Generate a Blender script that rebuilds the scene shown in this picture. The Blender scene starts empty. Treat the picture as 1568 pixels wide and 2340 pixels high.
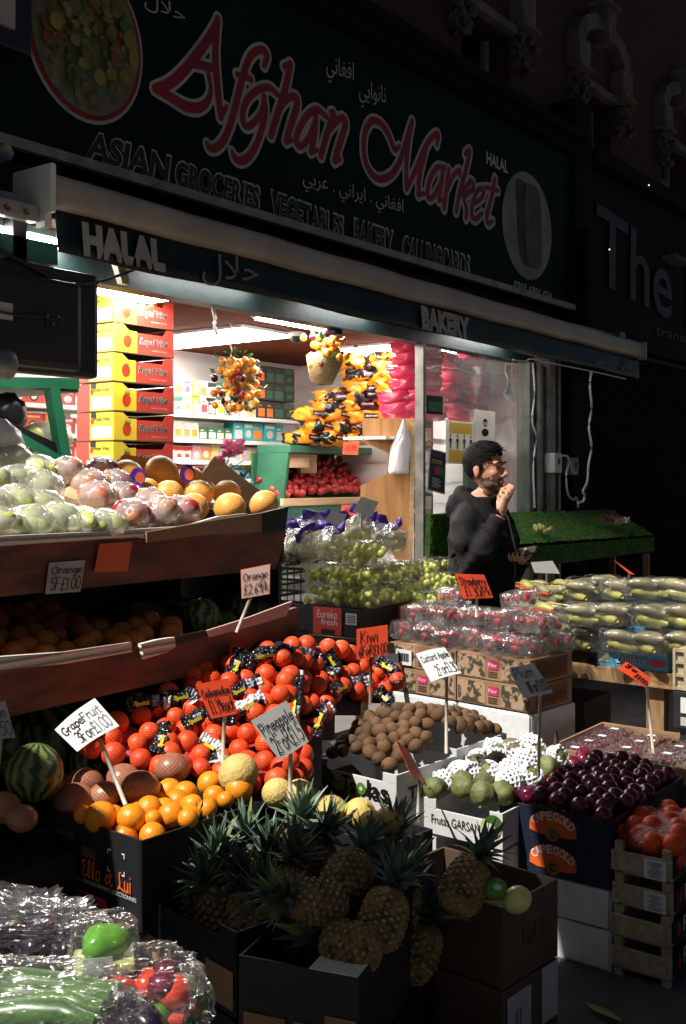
import bpy, bmesh, math, random
import numpy as np
from mathutils import Vector, Matrix, Euler, noise as mnoise
R = math.radians
S = bpy.context.scene
C = S.collection
random.seed(7)

# ---------------------------------------------------------------- camera, sky, sun, exposure
CZ, FPX, HX, HY = 1.62, 2450.0, 784.0, 1090.0      # eye height, focal length, horizon centre (photo measured 1568 x 2340)
cam = bpy.data.cameras.new('camera')
cam_o = bpy.data.objects.new('camera', cam); C.objects.link(cam_o)
cam_o.location = (0, 0, CZ)
cam_o.rotation_euler = (R(90), 0, math.atan2(-.8, .6))
cam.sensor_fit = 'VERTICAL'; cam.sensor_height = 36; cam.sensor_width = 24
cam.lens = 36*FPX/2340
cam.shift_y = -80/2340
cam.clip_start = .05; cam.clip_end = 300
S.camera = cam_o
S.view_settings.view_transform = 'Standard'; S.view_settings.look = 'None'
S.view_settings.exposure = .5; S.view_settings.gamma = 1
SUN = Vector((-.55, .17, .82)).normalized()         # towards the sun: along the street, high, from just behind the shop row
W = bpy.data.worlds.new('World'); S.world = W; W.use_nodes = True
nt = W.node_tree
sky = nt.nodes.new('ShaderNodeTexSky'); sky.sky_type = 'NISHITA'; sky.sun_disc = False
sky.sun_elevation = math.asin(SUN.z); sky.sun_rotation = math.atan2(SUN.x, SUN.y)
nt.links.new(sky.outputs[0], nt.nodes['Background'].inputs[0])
nt.nodes['Background'].inputs[1].default_value = .0125
sl = bpy.data.lights.new('sun', 'SUN'); sl.energy = 5.0; sl.angle = R(.5); sl.color = (1, .95, .87)
so = bpy.data.objects.new('sun', sl); C.objects.link(so)
so.rotation_euler = (-SUN).to_track_quat('-Z', 'Y').to_euler()

# ---------------------------------------------------------------- measuring: a ray of the photo to a point at a real plane
def ray(xd):
    a = (xd-HX)/FPX
    return .8+.6*a, .6-.8*a
def at(xd, yd, t):
    a, b = ray(xd); return Vector((a*t, b*t, CZ-(yd-HY)/FPX*t))
def atY(xd, yd, Y): return at(xd, yd, Y/ray(xd)[1])
def atX(xd, yd, X): return at(xd, yd, X/ray(xd)[0])
def atZ(xd, yd, Z): return at(xd, yd, (CZ-Z)*FPX/(yd-HY))

# ---------------------------------------------------------------- objects
def tag(o, label=None, cat=None, group=None, kind=None):
    if label: o['label'] = label
    if cat: o['category'] = cat
    if group: o['group'] = group
    if kind: o['kind'] = kind
    return o
def thing(name, label, cat, loc=(0, 0, 0), rz=0, group=None):
    o = bpy.data.objects.new(name, None); C.objects.link(o)
    o.empty_display_size = .1
    o.location = loc; o.rotation_euler = (0, 0, rz) if not hasattr(rz, '__len__') else rz
    return tag(o, label, cat, group)
def copy_tree(o, parent=None):
    c = o.copy(); C.objects.link(c)
    if parent: c.parent = parent
    for ch in list(o.children): copy_tree(ch, c)
    return c
def place(proto, used, loc, rot=(0, 0, 0), label=None, group=None, scale=None):
    """first call moves the prototype itself, later calls copy it with its parts"""
    o = proto if not used else copy_tree(proto)
    used.append(1)
    o.location = loc; o.rotation_euler = rot
    if scale: o.scale = scale if hasattr(scale, '__len__') else (scale,)*3
    if label: o['label'] = label
    if group: o['group'] = group
    return o

# ---------------------------------------------------------------- mesh collector
def icosphere(sub):
    bm = bmesh.new(); bmesh.ops.create_icosphere(bm, subdivisions=sub, radius=1)
    v = [x.co.copy() for x in bm.verts]; f = [[y.index for y in x.verts] for x in bm.faces]; bm.free(); return v, f
ICO = {k: icosphere(k) for k in (1, 2, 3)}
class MB:
    def __init__(s): s.v = []; s.f = []; s.m = []; s.mats = []; s.sm = []; s.uv = {}
    def mi(s, m):
        if m not in s.mats: s.mats.append(m)
        return s.mats.index(m)
    def add(s, verts, faces, m=None, smooth=False, uvs=None):
        n = len(s.v); s.v += [Vector(x) for x in verts]; i = s.mi(m)
        for k, f in enumerate(faces):
            if uvs: s.uv[len(s.f)] = [uvs[j] for j in f]
            s.f.append([n+j for j in f]); s.m.append(i); s.sm.append(smooth)
    def box(s, x0, x1, y0, y1, z0, z1, m=None, M=None):
        v = [Vector((x, y, z)) for z in (z0, z1) for x, y in ((x0, y0), (x1, y0), (x1, y1), (x0, y1))]
        if M: v = [M @ p for p in v]
        s.add(v, [(3, 2, 1, 0), (4, 5, 6, 7), (0, 1, 5, 4), (1, 2, 6, 5), (2, 3, 7, 6), (3, 0, 4, 7)], m)
    def bbox(s, x0, x1, y0, y1, z0, z1, m=None, M=None, b=.006):
        """chamfered box"""
        bm = bmesh.new(); bmesh.ops.create_cube(bm, size=1)
        for p in bm.verts: p.co = Vector(((x0+x1)/2+p.co.x*(x1-x0), (y0+y1)/2+p.co.y*(y1-y0), (z0+z1)/2+p.co.z*(z1-z0)))
        bmesh.ops.bevel(bm, geom=list(bm.edges), offset=b, segments=2, affect='EDGES', profile=.6)
        bm.verts.index_update()
        v = [p.co.copy() for p in bm.verts]
        if M: v = [M @ p for p in v]
        s.add(v, [[q.index for q in f.verts] for f in bm.faces], m); bm.free()
    def quad(s, a, b, c, d, m=None): s.add([a, b, c, d], [(0, 1, 2, 3)], m)
    def slab(s, pts, off, m=None):
        """polygon pts extruded by vector off"""
        n = len(pts); off = Vector(off); v = [Vector(p) for p in pts]; v += [p+off for p in v]
        s.add(v, [list(range(n))[::-1], list(range(n, 2*n))]+[(i, (i+1) % n, n+(i+1) % n, n+i) for i in range(n)], m)
    def tube(s, path, r, m=None, n=8, smooth=True, caps=True):
        path = [Vector(p) for p in path]; L = len(path); rr = r if hasattr(r, '__len__') else [r]*L
        vs = []; up = Vector((0, 0, 1))
        for i, p in enumerate(path):
            d = (path[min(i+1, L-1)]-path[max(i-1, 0)]).normalized()
            u = d.cross(up)
            if u.length < .1: u = d.cross(Vector((1, 0, 0)))
            u.normalize(); w = u.cross(d)
            vs += [p+(u*math.cos(2*math.pi*k/n)+w*math.sin(2*math.pi*k/n))*rr[i] for k in range(n)]
        fs = [(i*n+k, i*n+(k+1) % n, (i+1)*n+(k+1) % n, (i+1)*n+k) for i in range(L-1) for k in range(n)]
        if caps: fs += [list(range(n)), list(range((L-1)*n, L*n))[::-1]]
        s.add(vs, fs, m, smooth)
    def lathe(s, prof, m=None, n=20, M=None, smooth=True, uv=False):
        L = len(prof)
        vs = [Vector((r*math.cos(2*math.pi*k/n), r*math.sin(2*math.pi*k/n), z)) for r, z in prof for k in range(n+1)]
        if M: vs = [M @ p for p in vs]
        fs = [(i*(n+1)+k, i*(n+1)+k+1, (i+1)*(n+1)+k+1, (i+1)*(n+1)+k) for i in range(L-1) for k in range(n)]
        s.add(vs, fs, m, smooth, [(k/n, i/(L-1)) for i in range(L) for k in range(n+1)] if uv else None)
    def ball(s, c, r, m=None, sub=2, M=None):
        v, f = ICO[sub]; c = Vector(c); r = Vector(r) if hasattr(r, '__len__') else Vector((r, r, r))
        vs = [Vector((p.x*r.x, p.y*r.y, p.z*r.z)) for p in v]
        if M: vs = [M @ p for p in vs]
        s.add([c+p for p in vs], f, m, True)
    def text(s, st, o, U, V, m=None, bold=0, N=None, fit=True):
        """flat lettering with its bounding box on the parallelogram o, U (width), V (height)"""
        v, f = font_mesh(st, bold); o, U, V = Vector(o), Vector(U), Vector(V)
        x0 = min(p[0] for p in v); x1 = max(p[0] for p in v); y0 = min(p[1] for p in v); y1 = max(p[1] for p in v)
        s.add([o+U*((p[0]-x0)/(x1-x0))+V*((p[1]-y0)/(y1-y0)) for p in v], f, m)
    def strokes(s, lines, fn, m=None, cell=.02):
        v, f = stroke_mesh(lines, cell); s.add([fn(x, y) for x, y in v], f, m)
    def build(s, name, parent=None, m=None, world=False, loc=None, flip=False):
        me = bpy.data.meshes.new(name)
        off = Vector((0, 0, 0))
        if world and parent is not None: off = Vector(parent.location)
        if world and loc is not None: off = Vector(loc)
        me.from_pydata([p-off for p in s.v], [], s.f)
        for x in s.mats: me.materials.append(MT[x] if isinstance(x, str) else (x or m and (MT[m] if isinstance(m, str) else m)))
        me.polygons.foreach_set('material_index', s.m); me.polygons.foreach_set('use_smooth', s.sm)
        if s.uv:
            ul = me.uv_layers.new(name='uv')
            for k, uvs in s.uv.items():
                p = me.polygons[k]
                for j, li in enumerate(p.loop_indices): ul.data[li].uv = uvs[j]
        me.update()
        o = bpy.data.objects.new(name, me); C.objects.link(o)
        if parent is not None: o.parent = parent
        elif loc is not None: o.location = loc
        return o
def fixn(o):
    """make the normals of a closed mesh point outwards"""
    bm = bmesh.new(); bm.from_mesh(o.data); bmesh.ops.recalc_face_normals(bm, faces=bm.faces); bm.to_mesh(o.data); bm.free(); return o

_font = {}
def font_mesh(st, bold=0):
    k = (st, bold)
    if k not in _font:
        c = bpy.data.curves.new('writing', 'FONT'); c.body = st; c.size = 1; c.offset = bold; c.resolution_u = 4
        o = bpy.data.objects.new('writing', c); C.objects.link(o)
        dg = bpy.context.evaluated_depsgraph_get(); e = o.evaluated_get(dg); me = e.to_mesh()
        _font[k] = ([tuple(p.co) for p in me.vertices], [list(f.vertices) for f in me.polygons])
        e.to_mesh_clear(); bpy.data.objects.remove(o); bpy.data.curves.remove(c)
    return _font[k]

def smooth_line(p, k=4):
    """Catmull-Rom through (x, y[, w])"""
    if len(p) < 3: return [tuple(q) for q in p]
    P = [np.array(q, float) for q in p]; P = [2*P[0]-P[1]]+P+[2*P[-1]-P[-2]]; out = []
    for i in range(1, len(P)-2):
        a, b, c, d = P[i-1:i+3]
        for j in range(k):
            t = j/k; out.append(tuple(.5*((2*b)+(c-a)*t+(2*a-5*b+4*c-d)*t*t+(3*b-a-3*c+d)*t**3)))
    out.append(tuple(P[-2])); return out
def stroke_mesh(lines, cell):
    """union of round strokes (x, y, width) as one flat mesh"""
    seg = [(a, b) for l in lines for a, b in zip(l[:-1], l[1:])]
    xs = [q[0] for l in lines for q in l]; ys = [q[1] for l in lines for q in l]; mw = max(q[2] for l in lines for q in l)
    x0, y0 = min(xs)-mw, min(ys)-mw; nx = int((max(xs)+mw-x0)/cell)+2; ny = int((max(ys)+mw-y0)/cell)+2
    F = np.full((ny, nx), 1e3)
    for a, b in seg:
        w = max(a[2], b[2])/2+2*cell
        i0 = max(0, int((min(a[0], b[0])-w-x0)/cell)); i1 = min(nx, int((max(a[0], b[0])+w-x0)/cell)+2)
        j0 = max(0, int((min(a[1], b[1])-w-y0)/cell)); j1 = min(ny, int((max(a[1], b[1])+w-y0)/cell)+2)
        X, Y = np.meshgrid(x0+cell*np.arange(i0, i1), y0+cell*np.arange(j0, j1))
        dx, dy = b[0]-a[0], b[1]-a[1]; L = dx*dx+dy*dy+1e-12
        t = np.clip(((X-a[0])*dx+(Y-a[1])*dy)/L, 0, 1)
        d = np.hypot(X-a[0]-t*dx, Y-a[1]-t*dy)-(a[2]+(b[2]-a[2])*t)/2
        F[j0:j1, i0:i1] = np.minimum(F[j0:j1, i0:i1], d)
    F = -F; V = []; Q = []; idx = {}
    def vid(x, y):
        k = (round(x/cell*64), round(y/cell*64))
        if k not in idx: idx[k] = len(V); V.append((x, y))
        return idx[k]
    ins = F > 0
    for j in range(ny-1):
        i = 0
        while i < nx-1:
            c = ins[j, i]+ins[j, i+1]+ins[j+1, i+1]+ins[j+1, i]
            if c == 0: i += 1; continue
            if c == 4:
                k = i
                while k+1 < nx-1 and ins[j, k+1] and ins[j+1, k+1] and ins[j, k+2] and ins[j+1, k+2]: k += 1
                Q.append([vid(x0+cell*i, y0+cell*j), vid(x0+cell*(k+1), y0+cell*j), vid(x0+cell*(k+1), y0+cell*(j+1)), vid(x0+cell*i, y0+cell*(j+1))])
                i = k+1; continue
            cs = [(i, j), (i+1, j), (i+1, j+1), (i, j+1)]; poly = []
            for q in range(4):
                a, b = cs[q], cs[(q+1) % 4]; fa, fb = F[a[1], a[0]], F[b[1], b[0]]
                if fa > 0: poly.append(vid(x0+cell*a[0], y0+cell*a[1]))
                if (fa > 0) != (fb > 0):
                    t = fa/(fa-fb); t = min(max(t, .02), .98)
                    poly.append(vid(x0+cell*(a[0]+t*(b[0]-a[0])), y0+cell*(a[1]+t*(b[1]-a[1]))))
            if len(set(poly)) >= 3: Q.append(poly)
            i += 1
    return V, Q

# ---------------------------------------------------------------- handwriting: pen strokes per letter
_o = [(.3, .6), (.1, .42), (.12, .1), (.3, 0), (.47, .2), (.45, .48), (.3, .6)]
_O = [(.35, 1), (.1, .78), (.06, .35), (.3, 0), (.58, .2), (.62, .7), (.35, 1)]
_a = [(.45, .5), (.25, .6), (.08, .3), (.2, .02), (.42, .2), (.47, .55)]
HAND = {
 'O': (.72, [_O]), '0': (.52, [[(x*.8, y) for x, y in _O]]), 'o': (.55, [_o]),
 'r': (.45, [[(.1, .6), (.12, 0)], [(.12, .35), (.25, .58), (.42, .55)]]),
 'a': (.58, [_a, [(.47, .55), (.45, .1), (.55, .02)]]), 'd': (.58, [_a, [(.47, 1), (.46, .1), (.55, .02)]]),
 'g': (.55, [_a, [(.47, .55), (.47, -.15), (.3, -.36), (.08, -.26)]]),
 'n': (.56, [[(.1, .6), (.1, 0)], [(.1, .35), (.3, .6), (.44, .45), (.46, 0)]]),
 'm': (.8, [[(.08, .6), (.08, 0)], [(.08, .35), (.24, .6), (.36, .45), (.37, 0)], [(.37, .35), (.55, .6), (.67, .45), (.7, 0)]]),
 'h': (.55, [[(.1, 1), (.1, 0)], [(.1, .35), (.3, .6), (.44, .45), (.46, 0)]]),
 'b': (.55, [[(.1, 1), (.1, 0)], [(.1, .4), (.3, .6), (.46, .35), (.3, 0), (.1, .1)]]),
 'e': (.5, [[(.08, .3), (.42, .35), (.35, .58), (.12, .5), (.08, .2), (.25, 0), (.45, .1)]]),
 'c': (.48, [[(.42, .5), (.25, .6), (.08, .32), (.2, .02), (.45, .1)]]),
 'i': (.25, [[(.12, .58), (.12, 0)], [(.12, .8), (.14, .83)]]), 'l': (.25, [[(.12, 1), (.12, 0)]]),
 'u': (.55, [[(.08, .6), (.1, .1), (.28, 0), (.42, .2)], [(.45, .6), (.45, 0)]]),
 's': (.45, [[(.4, .55), (.2, .6), (.1, .45), (.35, .25), (.3, .02), (.06, .06)]]),
 'S': (.6, [[(.55, .85), (.35, 1), (.12, .8), (.3, .55), (.52, .3), (.35, .02), (.06, .1)]]),
 't': (.42, [[(.2, .9), (.2, .1), (.35, 0)], [(.04, .6), (.4, .62)]]),
 'w': (.72, [[(.05, .58), (.2, 0)], [(.2, 0), (.35, .5)], [(.35, .5), (.5, 0)], [(.5, 0), (.65, .6)]]),
 'y': (.5, [[(.06, .6), (.24, .1)], [(.45, .6), (.12, -.35)]]),
 'k': (.5, [[(.1, 1), (.1, 0)], [(.42, .55), (.1, .25)], [(.2, .32), (.45, 0)]]),
 'K': (.6, [[(.1, 1), (.1, 0)], [(.5, 1), (.1, .45)], [(.2, .55), (.55, 0)]]),
 'p': (.55, [[(.1, .6), (.1, -.35)], [(.1, .4), (.3, .6), (.46, .35), (.3, 0), (.1, .1)]]),
 'P': (.6, [[(.1, 1), (.1, 0)], [(.1, .95), (.45, 1), (.52, .7), (.35, .48), (.1, .5)]]),
 'R': (.62, [[(.1, 1), (.1, 0)], [(.1, .95), (.45, 1), (.52, .72), (.35, .5), (.1, .5)], [(.28, .5), (.58, 0)]]),
 'C': (.65, [[(.6, .85), (.35, 1), (.08, .6), (.2, .08), (.45, 0), (.6, .15)]]),
 'G': (.7, [[(.6, .85), (.35, 1), (.08, .6), (.2, .06), (.5, .05), (.6, .4)], [(.38, .42), (.66, .42)]]),
 'A': (.65, [[(.05, 0), (.32, 1)], [(.32, 1), (.6, 0)], [(.15, .38), (.5, .4)]]),
 'M': (.8, [[(.06, 0), (.15, 1)], [(.15, 1), (.38, .35)], [(.38, .35), (.62, 1)], [(.62, 1), (.72, 0)]]),
 'F': (.58, [[(.1, 1), (.1, 0)], [(.1, 1), (.55, 1)], [(.1, .55), (.42, .55)]]),
 'f': (.4, [[(.4, .95), (.25, .95), (.2, .6), (.18, -.2)], [(.05, .55), (.36, .58)]]),
 '£': (.6, [[(.5, .85), (.35, 1), (.22, .85), (.25, .4), (.15, .05)], [(.05, 0), (.3, .05), (.55, 0)], [(.08, .5), (.42, .5)]]),
 '1': (.3, [[(.15, 1), (.15, 0)]]), '.': (.24, [[(.1, .05), (.13, .03)]]), '/': (.35, [[(.3, 1), (.05, -.1)]]), ' ': (.35, []),
 '2': (.55, [[(.08, .8), (.25, 1), (.45, .8), (.35, .45), (.05, 0)], [(.05, .02), (.3, .06), (.52, 0)]]),
 '3': (.55, [[(.08, .9), (.3, 1), (.45, .8), (.25, .55)], [(.25, .55), (.5, .4), (.4, .05), (.06, .05)]]),
 '5': (.55, [[(.5, 1), (.15, 1)], [(.15, 1), (.12, .58)], [(.12, .58), (.4, .6), (.48, .3), (.3, .02), (.06, .1)]]),
 '6': (.5, [[(.42, 1), (.15, .6), (.08, .2), (.28, 0), (.45, .22), (.3, .45), (.1, .3)]]),
 '8': (.55, [[(.45, .85), (.25, 1), (.12, .8), (.42, .35), (.3, 0), (.08, .2), (.4, .7), (.45, .85)]]),
 '9': (.5, [[(.42, .75), (.25, .98), (.08, .72), (.25, .5), (.42, .75)], [(.43, .85), (.38, .3), (.3, 0)]]),
}
def hand_lines(st, x0, x1, y, h, w, rnd):
    """the words st between x0 and x1 on the line y, letter height h, pen width w"""
    tot = sum(HAND[c][0] for c in st); k = (x1-x0)/tot; x = x0; out = []
    for c in st:
        wd, ls = HAND[c]; dy = rnd.uniform(-.04, .04)*h
        for l in ls: out.append([(q[0], q[1], w) for q in smooth_line([(x+px*k, y+dy+py*h) for px, py in l])])
        x += wd*k
    return out
# ---------------------------------------------------------------- materials
MT = {}
def base_mat(name):
    m = bpy.data.materials.new(name); m.use_nodes = True; MT[name] = m
    return m, m.node_tree, m.node_tree.nodes['Principled BSDF']
def col(c): return (*c, 1) if len(c) == 3 else c
def nd(t, typ, **k):
    n = t.nodes.new('ShaderNode'+typ)
    for a, b in k.items(): setattr(n, a, b)
    return n
def mat(name, c, c2=None, sc=8, rough=.6, bump=0, bsc=40, metal=0, spec=.5, rand=0, coat=0, lo=.35, hi=.65, stretch=None, sss=0, trans=0, det=5):
    m, t, b = base_mat(name); L = t.links.new
    c2 = c2 or tuple(x*.72 for x in c)
    tc = nd(t, 'TexCoord'); src = tc.outputs['Object']
    oi = nd(t, 'ObjectInfo'); ad = nd(t, 'VectorMath', operation='ADD'); mu = nd(t, 'VectorMath', operation='SCALE')
    L(oi.outputs['Random'], mu.inputs[3]); mu.inputs[0].default_value = (17, 31, 23)
    L(src, ad.inputs[0]); L(mu.outputs[0], ad.inputs[1]); src = ad.outputs[0]
    if stretch:
        mp = nd(t, 'Mapping'); mp.inputs['Scale'].default_value = stretch; L(src, mp.inputs[0]); src = mp.outputs[0]
    n = nd(t, 'TexNoise'); n.inputs['Scale'].default_value = sc; n.inputs['Detail'].default_value = det; L(src, n.inputs[0])
    r = nd(t, 'ValToRGB'); r.color_ramp.elements[0].position = lo; r.color_ramp.elements[1].position = hi
    r.color_ramp.elements[0].color = col(c2); r.color_ramp.elements[1].color = col(c)
    L(n.outputs[0], r.inputs[0]); out = r.outputs[0]
    if rand:
        h = nd(t, 'HueSaturation'); mr = nd(t, 'MapRange'); mr.inputs[3].default_value = 1-rand; mr.inputs[4].default_value = 1+rand
        L(oi.outputs['Random'], mr.inputs[0]); L(mr.outputs[0], h.inputs['Value']); L(out, h.inputs['Color']); out = h.outputs[0]
    L(out, b.inputs['Base Color'])
    b.inputs['Roughness'].default_value = rough; b.inputs['Metallic'].default_value = metal
    b.inputs['Specular IOR Level'].default_value = spec; b.inputs['Coat Weight'].default_value = coat; b.inputs['Coat Roughness'].default_value = .12
    if sss: b.inputs['Subsurface Weight'].default_value = sss; b.inputs['Subsurface Radius'].default_value = (.01, .004, .002)
    if trans: b.inputs['Transmission Weight'].default_value = trans
    if bump:
        n2 = nd(t, 'TexNoise'); n2.inputs['Scale'].default_value = bsc; n2.inputs['Detail'].default_value = 4; L(src, n2.inputs[0])
        bp = nd(t, 'Bump'); bp.inputs['Strength'].default_value = bump; bp.inputs['Distance'].default_value = .01
        L(n2.outputs[0], bp.inputs['Height']); L(bp.outputs[0], b.inputs['Normal'])
    return m
def emit(name, c, s):
    m, t, b = base_mat(name); b.inputs['Base Color'].default_value = (.8, .8, .8, 1)
    b.inputs['Emission Color'].default_value = col(c); b.inputs['Emission Strength'].default_value = s; return m
def film(name, tint=(1, 1, 1), gl=.22, rough=.12, bump=.9, bsc=45, milk=.0, milkc=(.8, .8, .8)):
    """clear plastic: mostly see-through, crinkled highlights, a little milky"""
    m, t, b = base_mat(name); L = t.links.new; t.nodes.remove(b); out = t.nodes['Material Output']
    tr = nd(t, 'BsdfTransparent'); tr.inputs[0].default_value = col(tint)
    g = nd(t, 'BsdfGlossy'); g.inputs['Roughness'].default_value = rough; g.inputs[0].default_value = (.95, .95, .95, 1)
    lw = nd(t, 'LayerWeight'); lw.inputs[0].default_value = .35
    ma = nd(t, 'Math', operation='MULTIPLY_ADD'); ma.inputs[1].default_value = .42; ma.inputs[2].default_value = gl; ma.use_clamp = True
    tc = nd(t, 'TexCoord'); n = nd(t, 'TexNoise'); n.inputs['Scale'].default_value = bsc; n.inputs['Detail'].default_value = 3
    oi = nd(t, 'ObjectInfo'); ad = nd(t, 'VectorMath', operation='ADD'); L(oi.outputs['Random'], ad.inputs[1])
    L(tc.outputs['Object'], ad.inputs[0]); L(ad.outputs[0], n.inputs[0])
    bp = nd(t, 'Bump'); bp.inputs['Strength'].default_value = bump; bp.inputs['Distance'].default_value = .02
    L(n.outputs[0], bp.inputs['Height']); L(bp.outputs[0], g.inputs['Normal']); L(bp.outputs[0], lw.inputs['Normal'])
    L(lw.outputs['Facing'], ma.inputs[0]); mx = nd(t, 'MixShader'); L(ma.outputs[0], mx.inputs[0]); 
    if milk:
        df = nd(t, 'BsdfDiffuse'); df.inputs[0].default_value = col(milkc); m2 = nd(t, 'MixShader'); m2.inputs[0].default_value = milk
        L(tr.outputs[0], m2.inputs[1]); L(df.outputs[0], m2.inputs[2]); L(m2.outputs[0], mx.inputs[1])
    else: L(tr.outputs[0], mx.inputs[1])
    L(g.outputs[0], mx.inputs[2]); L(mx.outputs[0], out.inputs[0]); return m
def net_mat(name, c, c2, netc, n=9, wid=.16, rough=.45, rand=.1, tilt=1.0, lift=.5):
    """round fruit in a mesh sleeve: diamond threads over the skin, laid out on the fruit's own uv"""
    m, t, b = base_mat(name); L = t.links.new
    uv = nd(t, 'UVMap'); sp = nd(t, 'SeparateXYZ'); L(uv.outputs[0], sp.inputs[0])
    def line(sign):
        a = nd(t, 'Math', operation='MULTIPLY'); a.inputs[1].default_value = 2*n; L(sp.outputs[0], a.inputs[0])
        c_ = nd(t, 'Math', operation='MULTIPLY'); c_.inputs[1].default_value = sign*n*tilt; L(sp.outputs[1], c_.inputs[0])
        d = nd(t, 'Math', operation='ADD'); L(a.outputs[0], d.inputs[0]); L(c_.outputs[0], d.inputs[1])
        f = nd(t, 'Math', operation='PINGPONG'); f.inputs[1].default_value = .5; L(d.outputs[0], f.inputs[0])
        e = nd(t, 'Math', operation='LESS_THAN'); e.inputs[1].default_value = wid/2; L(f.outputs[0], e.inputs[0]); return e
    mx = nd(t, 'Math', operation='MAXIMUM'); L(line(1).outputs[0], mx.inputs[0]); L(line(-1).outputs[0], mx.inputs[1])
    tc = nd(t, 'TexCoord'); no = nd(t, 'TexNoise'); no.inputs['Scale'].default_value = 14; L(tc.outputs['Object'], no.inputs[0])
    r = nd(t, 'ValToRGB'); r.color_ramp.elements[0].position = .35; r.color_ramp.elements[1].position = .65
    r.color_ramp.elements[0].color = col(c2); r.color_ramp.elements[1].color = col(c); L(no.outputs[0], r.inputs[0])
    oi = nd(t, 'ObjectInfo'); h = nd(t, 'HueSaturation'); mr = nd(t, 'MapRange'); mr.inputs[3].default_value = 1-rand; mr.inputs[4].default_value = 1+rand
    L(oi.outputs['Random'], mr.inputs[0]); L(mr.outputs[0], h.inputs['Value']); L(r.outputs[0], h.inputs['Color'])
    mc = nd(t, 'Mix', data_type='RGBA'); mc.inputs[7].default_value = col(netc)
    L(mx.outputs[0], mc.inputs[0]); L(h.outputs[0], mc.inputs[6]); L(mc.outputs[2], b.inputs['Base Color'])
    n3 = nd(t, 'TexNoise'); n3.inputs['Scale'].default_value = 120; L(tc.outputs['Object'], n3.inputs[0])
    sm = nd(t, 'Math', operation='MULTIPLY_ADD'); sm.inputs[1].default_value = .35; L(n3.outputs[0], sm.inputs[0]); L(mx.outputs[0], sm.inputs[2])
    bp = nd(t, 'Bump'); bp.inputs['Strength'].default_value = lift; bp.inputs['Distance'].default_value = .004; L(sm.outputs[0], bp.inputs['Height']); L(bp.outputs[0], b.inputs['Normal'])
    b.inputs['Roughness'].default_value = rough; return m
def brick_mat(name, c1, c2, mortar, sc=1.0, bw=.225, bh=.075, rough=.85):
    m, t, b = base_mat(name); L = t.links.new
    tc = nd(t, 'TexCoord'); sp = nd(t, 'SeparateXYZ'); cb = nd(t, 'CombineXYZ'); L(tc.outputs['Object'], sp.inputs[0])
    su = nd(t, 'Math', operation='ADD'); L(sp.outputs[0], su.inputs[0]); L(sp.outputs[1], su.inputs[1])
    L(su.outputs[0], cb.inputs[0]); L(sp.outputs[2], cb.inputs[1])
    k = nd(t, 'TexBrick'); k.inputs['Scale'].default_value = sc; k.inputs['Brick Width'].default_value = bw; k.inputs['Row Height'].default_value = bh
    k.inputs['Mortar Size'].default_value = .006; k.inputs[1].default_value = col(c1); k.inputs[2].default_value = col(c2); k.inputs[3].default_value = col(mortar)
    L(cb.outputs[0], k.inputs[0]); L(k.outputs[0], b.inputs['Base Color'])
    bp = nd(t, 'Bump'); bp.inputs['Strength'].default_value = .5; bp.inputs['Distance'].default_value = .006; bp.invert = True
    L(k.outputs['Fac'], bp.inputs['Height']); L(bp.outputs[0], b.inputs['Normal']); b.inputs['Roughness'].default_value = rough; return m
def stripe_mat(name, c1, c2, axis=0, sc=10, dist=2, rough=.5, lo=.4, hi=.6, coords='Object', bump=0, dsc=2, bands='SIN'):
    m, t, b = base_mat(name); L = t.links.new
    tc = nd(t, 'TexCoord'); w = nd(t, 'TexWave', bands_direction='XYZ'[axis], wave_profile=bands); w.inputs['Scale'].default_value = sc
    w.inputs['Distortion'].default_value = dist; w.inputs['Detail'].default_value = 3; w.inputs['Detail Scale'].default_value = dsc
    src = tc.outputs[coords] if coords != 'UV' else nd(t, 'UVMap').outputs[0]
    L(src, w.inputs[0]); r = nd(t, 'ValToRGB'); r.color_ramp.elements[0].position = lo; r.color_ramp.elements[1].position = hi
    r.color_ramp.elements[0].color = col(c1); r.color_ramp.elements[1].color = col(c2); L(w.outputs[1], r.inputs[0]); L(r.outputs[0], b.inputs['Base Color'])
    b.inputs['Roughness'].default_value = rough
    if bump:
        bp = nd(t, 'Bump'); bp.inputs['Strength'].default_value = bump; bp.inputs['Distance'].default_value = .01; L(w.outputs[1], bp.inputs['Height']); L(bp.outputs[0], b.inputs['Normal'])
    return m

def thin(name, c, tr, rough=.6):
    m, t, b = base_mat(name); L = t.links.new; b.inputs['Base Color'].default_value = col(c); b.inputs['Roughness'].default_value = rough
    tl = nd(t, 'BsdfTranslucent'); tl.inputs[0].default_value = col(tr); ad = nd(t, 'AddShader'); L(b.outputs[0], ad.inputs[0]); L(tl.outputs[0], ad.inputs[1]); L(ad.outputs[0], t.nodes['Material Output'].inputs[0]); return m
thin('added_shade_cloth', (.3, .29, .27), (.27, .265, .25)); thin('poster_paper', (.5, .5, .48), (.42, .42, .4)); thin('poster_gold', (.45, .34, .08), (.4, .3, .06))
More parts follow.
